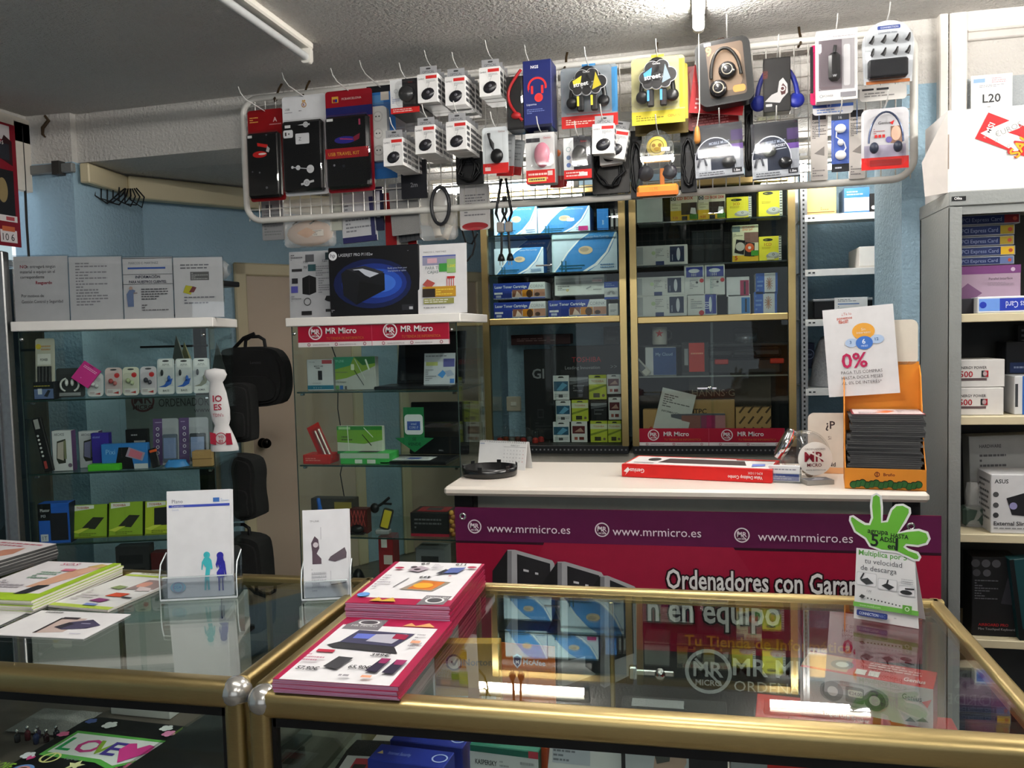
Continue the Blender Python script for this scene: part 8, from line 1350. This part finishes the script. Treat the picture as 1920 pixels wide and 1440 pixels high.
cbox('yellow and white antivirus carton beside the catalogue piles in the right counter', 'software box', -.44, 1.57, SZ, .13, .03, .275, 'c0922a', [('d', .3, .86, .06, 'e0dcc8'), ('o', .3, .86, .06, .014, '3a3420'), ('l', .26, .87, .3, .84, .014, '2a2418'), ('l', .3, .84, .36, .89, .014, '2a2418'), ('T', 'Norton', .44, .84, .05, '4a3c1c', .5), ('r', .08, .1, .92, .62, 'c9c4a4'), ('w', .2, .36, .8, .5, 3, '7a8a5a'), ('r', .5, .52, .7, .68, 'a8742a')], 8)
t = thing('speaker_box', 'white and red portable speaker carton standing on red cartons in the right counter', 'speaker box', (.292, 1.60, .7925), rz=radians(-19))
mb = MB(); mb.box(-.112, 0, 0, .112, .085, .092, M('c0211f', .35), .001); mb.front(-.112, 0, .112, .092).art([('r', 0, .22, 1, 1, 'd4d4d4'), ('r', 0, .0, .7, .24, 'b8221f'), ('T', 'Portable Digital USB Speaker', .04, .1, .08, 'e0c8c8', .5), ('T', 'SP-i201U', .04, .22, .06, 'e0c8c8', .16), ('t', 'Genius', .78, .72, .11, '4a4a4c', .14), ('p', [(.92, .72), (.99, .8), (.96, .62)], 'c0282a'), ('p', rrect(.16, .36, .68, .86, .2), '8d9294'), ('p', rrect(.18, .4, .66, .82, .18), 'a9aeae'), ('d', .26, .62, .2, '55585a'), ('d', .26, .62, .1, 'd0d4d4'), ('d', .58, .58, .2, '55585a'), ('d', .58, .58, .1, 'd0d4d4'), ('p', rrect(.36, .46, .5, .78, .03), '4a5a50'), ('p', rrect(.38, .58, .49, .72, .02), 'b8c4a8'), ('T', '€24,00', .385, .62, .07, '3a3a3a', .1), ('p', [(.8, .3), (.84, .4), (.88, .32)], '6a7a70'), ('p', [(.88, .34), (.93, .44), (.97, .36)], '6a7a70')])
top_text(mb, -.112, 0, .112, .085, .092).art([('r', .0, .1, .36, .95, 'c09a74'), ('e', .3, .5, .09, .28, '8a7a64'), ('e', .3, .5, .05, .16, 'd8d4c8'), ('r', .42, .1, .5, .4, 'e0d4d0'), ('r', .52, .1, .6, .4, 'e0d4d0'), ('w', .5, .5, .9, .9, 3, 'e8b8b4'), ('T', 'Genius', .78, .15, .2, 'e0d0d0', .16)]); mb.build('carton', t)
cbox('wide red carton under the portable speaker carton in the right counter', 'carton', .22, 1.44, SZ, .27, .27, .146, 'c01f1d', [('w', .2, .4, .7, .6, 1, 'd8a0a0')], -6, topart=[('r', .02, .04, .3, .4, 'd8d0cc'), ('w', .4, .3, .6, .5, 2, 'e0c0c0'), ('p', [(.5, .02), (.98, .08), (.98, .14), (.5, .1)], 'd4c8c4')])
cbox('narrow red carton with white wing mark at the right end of the right counter', 'carton', .408, 1.42, SZ, .075, .26, .14, 'b41c1c', [('p', [(.1, .5), (.5, .7), (.3, .4)], 'd8c8c8')], -3, topart=[('p', [(.2, .3), (.8, .6), (.5, .4), (.6, .2)], 'd8c4c4'), ('T', 'Genius', .2, .15, .08, 'd8c4c4', .6)])
cbox('black and white hands-free carton with a face in sunglasses in the right counter', 'carton', -.04, 1.335, SZ, .166, .05, .272, '232325', [('r', .04, .62, .64, .97, 'c4c6c8'), ('p', [(.3, .62), (.36, .9), (.5, .97), (.6, .9), (.62, .7), (.56, .62)], 'c9a894'), ('p', [(.3, .78), (.4, .9), (.48, .82), (.46, .7), (.34, .68)], '5a5a54'), ('e', .45, .82, .05, .02, '1c1c1e'), ('e', .56, .82, .05, .02, '1c1c1e'), ('T', 'Bluetooth', .68, .88, .026, 'd8d8d8', .28), ('T', 'advanced', .68, .845, .026, 'd8d8d8', .26), ('T', 'hands-free', .68, .81, .026, 'd8d8d8', .28), ('T', 'music', .68, .775, .026, 'd8d8d8', .16), ('p', [(.02, .3), (.12, .62), (.2, .4), (.1, .1)], 'c9a894'), ('r', .7, .3, .96, .44, '101012'), ('w', .72, .32, .94, .42, 2, 'b0b0b0')], 0, topart=[('r', .1, .2, .6, .8, '8a8a8c')])
cbox('pale grey flat carton lying between the hands-free carton and the red cartons', 'carton', .075, 1.335, SZ, .055, .08, .2, '9a9a9c', [], 0)
t = thing('sign_strip', 'white and maroon shop web strip standing low inside the right counter', 'sign strip', (.115, 1.302, SZ+.09)); mb = MB(); mb.box(-.09, 0, 0, .14, .003, .07, M('c9c3c6')); mb.front(-.09, 0, .14, .07).art([('r', 0, 0, 1, .55, '7a1838'), ('o', .1, .76, .12, .04, '6a4a54'), ('t', 'www.mrmicro.es', .2, .7, .14, '5a4a50', .44), ('o', .74, .76, .12, .04, '6a4a54')]); mb.build('strip', t); mb = MB(); mb.box(-.01, .003, -.0895, .06, .02, .01, M('b0aaac')); mb.build('foot', t)
for k, (x, y, lab) in enumerate(((-.465, 1.375, 'navy security software carton, rear one of the pair in the right counter'), (-.475, 1.295, 'navy security software carton, front one of the pair in the right counter'))):
    cbox(lab, 'software box', x, y, SZ, .135, .055, .167 if k == 0 else .172, '1f2f8c', [('p', [(.06, .86), (.09, .87), (.12, .86), (.115, .82), (.09, .79), (.065, .82)], 'c4a86a'), ('t', 'Internet Security', .16, .82, .03, '8a98d4', .32), ('o', .84, .84, .04, .008, 'a8b4e0'), ('c', 'intel', .84, .825, .035, 'a8b4e0', .12), ('t', 'Security', .74, .76, .025, '8a98d4', .16)], -4, topart=[('p', [(.06, .4), (.1, .6), (.14, .4)], 'c4a86a'), ('t', 'Internet Security', .2, .4, .2, '8a98d4', .3), ('o', .88, .5, .25, .05, 'a8b4e0')], group='navy security software cartons', name='software_box')
cbox('green and white antivirus carton with a red corner in the right counter', 'software box', -.325, 1.37, SZ, .122, .03, .173, '1c6a58', [('r', 0, .74, 1, .93, 'd0d2d0'), ('r', .86, .93, 1, 1, 'c03a4a'), ('T', 'KASPERSKY', .08, .81, .05, '3a3c3c', .32), ('w', .44, .8, .6, .88, 2, '9a9c9c'), ('w', .74, .78, .94, .9, 2, '9a9c9c'), ('t', 'Kaspersky', .04, .55, .09, 'c4dcd4', .44), ('t', 'Anti-Virus', .04, .42, .09, 'c4dcd4', .4)], -5, name='software_box')
cbox('thin red and orange software carton behind the green antivirus carton', 'software box', -.265, 1.385, SZ, .03, .03, .175, 'b8481c', [], -30, name='software_box')
t = thing('paper_sheet', 'white printed letter leaning in the middle of the right counter', 'paper', (-.17, 1.35, SZ), rot=(radians(-10), 0, radians(-3))); mb = MB(); mb.box(-.085, 0, 0, .085, .0015, .195, M('d8d6d4', .5)); mb.front(-.085, 0, .085, .195).art([('r', .06, .78, .44, .95, 'b9bcc4'), ('w', .07, .79, .43, .94, 4, '77797f'), ('r', .56, .92, .6, .95, '4a4a4c'), ('w', .06, .3, .95, .72, 7, 'a8a6a6')]); mb.build('sheet', t)
t = thing('laptop_sleeve', 'black laptop sleeve in clear film lying at the left end of the right counter', 'laptop sleeve', (-.615, 1.45, SZ), rz=radians(4)); mb = MB(); mb.box(-.075, -.15, 0, .065, .15, .062, 'black_fabric', .022); mb.build('sleeve', t)
mb = MB(); mb.tube([(.04, -.15+.3*i/8, .063+.003*(-1)**i) for i in range(9)], .004, M('77787a', .25), 6); mb.build('zip', t)
mb = MB(); mb.box(-.05, -.10, .0625, .02, .06, .064, M('c4c4c4')); top_text(mb, -.05, -.10, .02, .06, .064).art([('r', .3, .7, .8, .94, 'a8283a'), ('r', .35, .66, .7, .8, '2a2024'), ('p', [(.1, .25), (.5, .45), (.9, .35), (.8, .2)], '4a5a66'), ('p', [(.0, .1), (1, .2), (1, .05)], '8a9aa4')]); mb.build('swing_tag', t)
# ================================================================ INSIDE THE LEFT COUNTER
t = thing('laptop_sleeve', 'black laptop sleeve printed with LOVE and bright doodles in the left counter', 'laptop sleeve', (-1.21, 1.47, SZ+.0), rz=radians(-3)); w_, l_ = .30, .34
mb = MB(); mb.rprism(-w_/2, -l_/2, w_/2, l_/2, 0, .03, .03, M('0e0e11', .5)); mb.v = [Vector((v.x, v.z, .03-v.y)) for v in mb.v]; mb.f = [f[::-1] for f in mb.f]
top_text(mb, -w_/2, -l_/2, w_/2, l_/2, .0302)
def blob(u, v, r, col, n=5): return [('d', u+r*.8*cos(2*pi*i/n), v+r*.7*sin(2*pi*i/n), r*.55, col) for i in range(n)]+[('d', u, v, r*.6, col)]
def heart(u, v, s, c): return ('p', [(u, v-s), (u+s*.9, v+.1*s), (u+s*.8, v+.7*s), (u+.4*s, v+.8*s), (u, v+.35*s), (u-.4*s, v+.8*s), (u-.8*s, v+.7*s), (u-s*.9, v+.1*s)], c)
A = [('p', [(.08, .48), (.08, .80), (.86, .80), (.86, .55), (.7, .42), (.55, .47)], '5aa84a'), ('p', [(.11, .52), (.11, .77), (.83, .77), (.83, .56), (.7, .46), (.56, .51)], 'e0e0e0'),
     ('T', 'L', .13, .56, .16, '2a9a58'), ('T', 'O', .25, .56, .16, 'c83a84'), ('T', 'V', .38, .56, .16, '8aac3a'), ('T', 'E', .5, .56, .16, '4a3a94'), heart(.71, .62, .13, 'd03a8c')]
A += blob(.26, .9, .04, 'dcdcdc')+blob(.72, .93, .035, 'dcdcdc')+blob(.8, .86, .035, 'e08ab4')+blob(.92, .84, .04, '9ac43a')+blob(.06, .42, .035, 'e0e0e8')+blob(.78, .28, .04, 'e0e0e0')+blob(.45, .26, .045, '9ac43a', 4)+blob(.62, .18, .06, 'd84a94')+blob(.14, .86, .03, '4a5a94')+blob(.1, .66, .03, 'd86a94')+blob(.9, .4, .03, 'd86a94')+blob(.3, .12, .05, 'dcdce4')
A += [('o', .3, .37, .06, .012, 'd8d08a'), ('l', .3, .31, .3, .43, .012, 'd8d08a'), heart(.17, .34, .03, 'd84a8c'), heart(.86, .33, .03, 'd84a8c'), ('p', [(.53, .34), (.55, .38), (.57, .34), (.61, .34), (.58, .31), (.59, .27), (.55, .3), (.51, .27), (.52, .31), (.49, .34)], 'd8d4a0'), ('o', .25, .2, .07, .02, '6a8ac8'), ('o', .25, .2, .05, .014, 'd88a8a'), ('o', .85, .24, .06, .018, '6a8ac8'), ('o', .85, .24, .045, .014, 'd8a08a'), ('t', 'love', .42, .36, .05, '77777f', .1), ('T', 'LOVE', .02, .18, .08, '8ab43a', .14)]
mb.art(A); mb.build('sleeve', t)
t = thing('laptop_sleeve', 'plain black sleeve in clear film overlapping the right side of the LOVE sleeve', 'laptop sleeve', (-.94, 1.49, SZ+.034), rz=radians(-6)); mb = MB(); mb.box(-.13, -.16, -.0, .14, .14, .035, M('15161a', .45), .014); mb.build('sleeve', t)
mb = MB(); mb.box(-.135, -.165, -.002, .145, .145, .0375, 'clear', .014); mb.build('film_wrap', t)
t = thing('sleeve_support', 'dark carton under the plain black sleeve in the left counter', 'carton', (-.90, 1.49, SZ)); mb = MB(); mb.box(-.10, -.12, 0, .1, .1, .031, M('1c1c1e')); mb.build('carton', t)
for k in range(6):
    x, y = -1.475+.016*k, 1.565+.012*(k % 3); t = thing('perfume_vial', 'tiny dark vial with silver cap, %s in the cluster by the LOVE sleeve' % ('first from left', 'second from left', 'third from left', 'fourth from left', 'fifth from left', 'sixth from left')[k], 'vial', (x, y, SZ+.0005), group='cluster of tiny vials')
    mb = MB(); mb.lathe([(.0001, 0), (.006, 0), (.0065, .014+.004*(k % 2)), (.003, .018+.004*(k % 2)), (.0001, .018+.004*(k % 2))], M(('2a2a30', '5a1a24', '3a2a4a', '26305a', '301820', '22222c')[k], .15), 10); mb.build('bottle', t)
    mb = MB(); mb.ell((0, 0, .023+.004*(k % 2)), (.004, .004, .006), 'chrome', 8); mb.build('cap', t)
cbox('deep purple carton at the lower left corner inside the left counter', 'carton', -1.46, 1.36, SZ, .1, .08, .075, '3a1a3a', [], 4)
cbox('white flat carton lying at the rear of the left counter', 'carton', -1.28, 1.72, SZ, .16, .08, .03, 'c9c8c6', [], -2)
t = thing('grey_pouch', 'grey cloth lying behind the vials in the left counter', 'cloth', (-1.46, 1.66, SZ)); mb = MB(); rn = random.Random(8); n = 9
vs = [(-.08+.02*i, -.06+.02*j, .004+.012*rn.random()*(0 < i < 8 and 0 < j < 6)) for j in range(7) for i in range(n)]
mb.add(vs, [[j*n+i, j*n+i+1, (j+1)*n+i+1, (j+1)*n+i] for j in range(6) for i in range(n-1)], 'grey_fabric', True); mb.build('cloth', t)
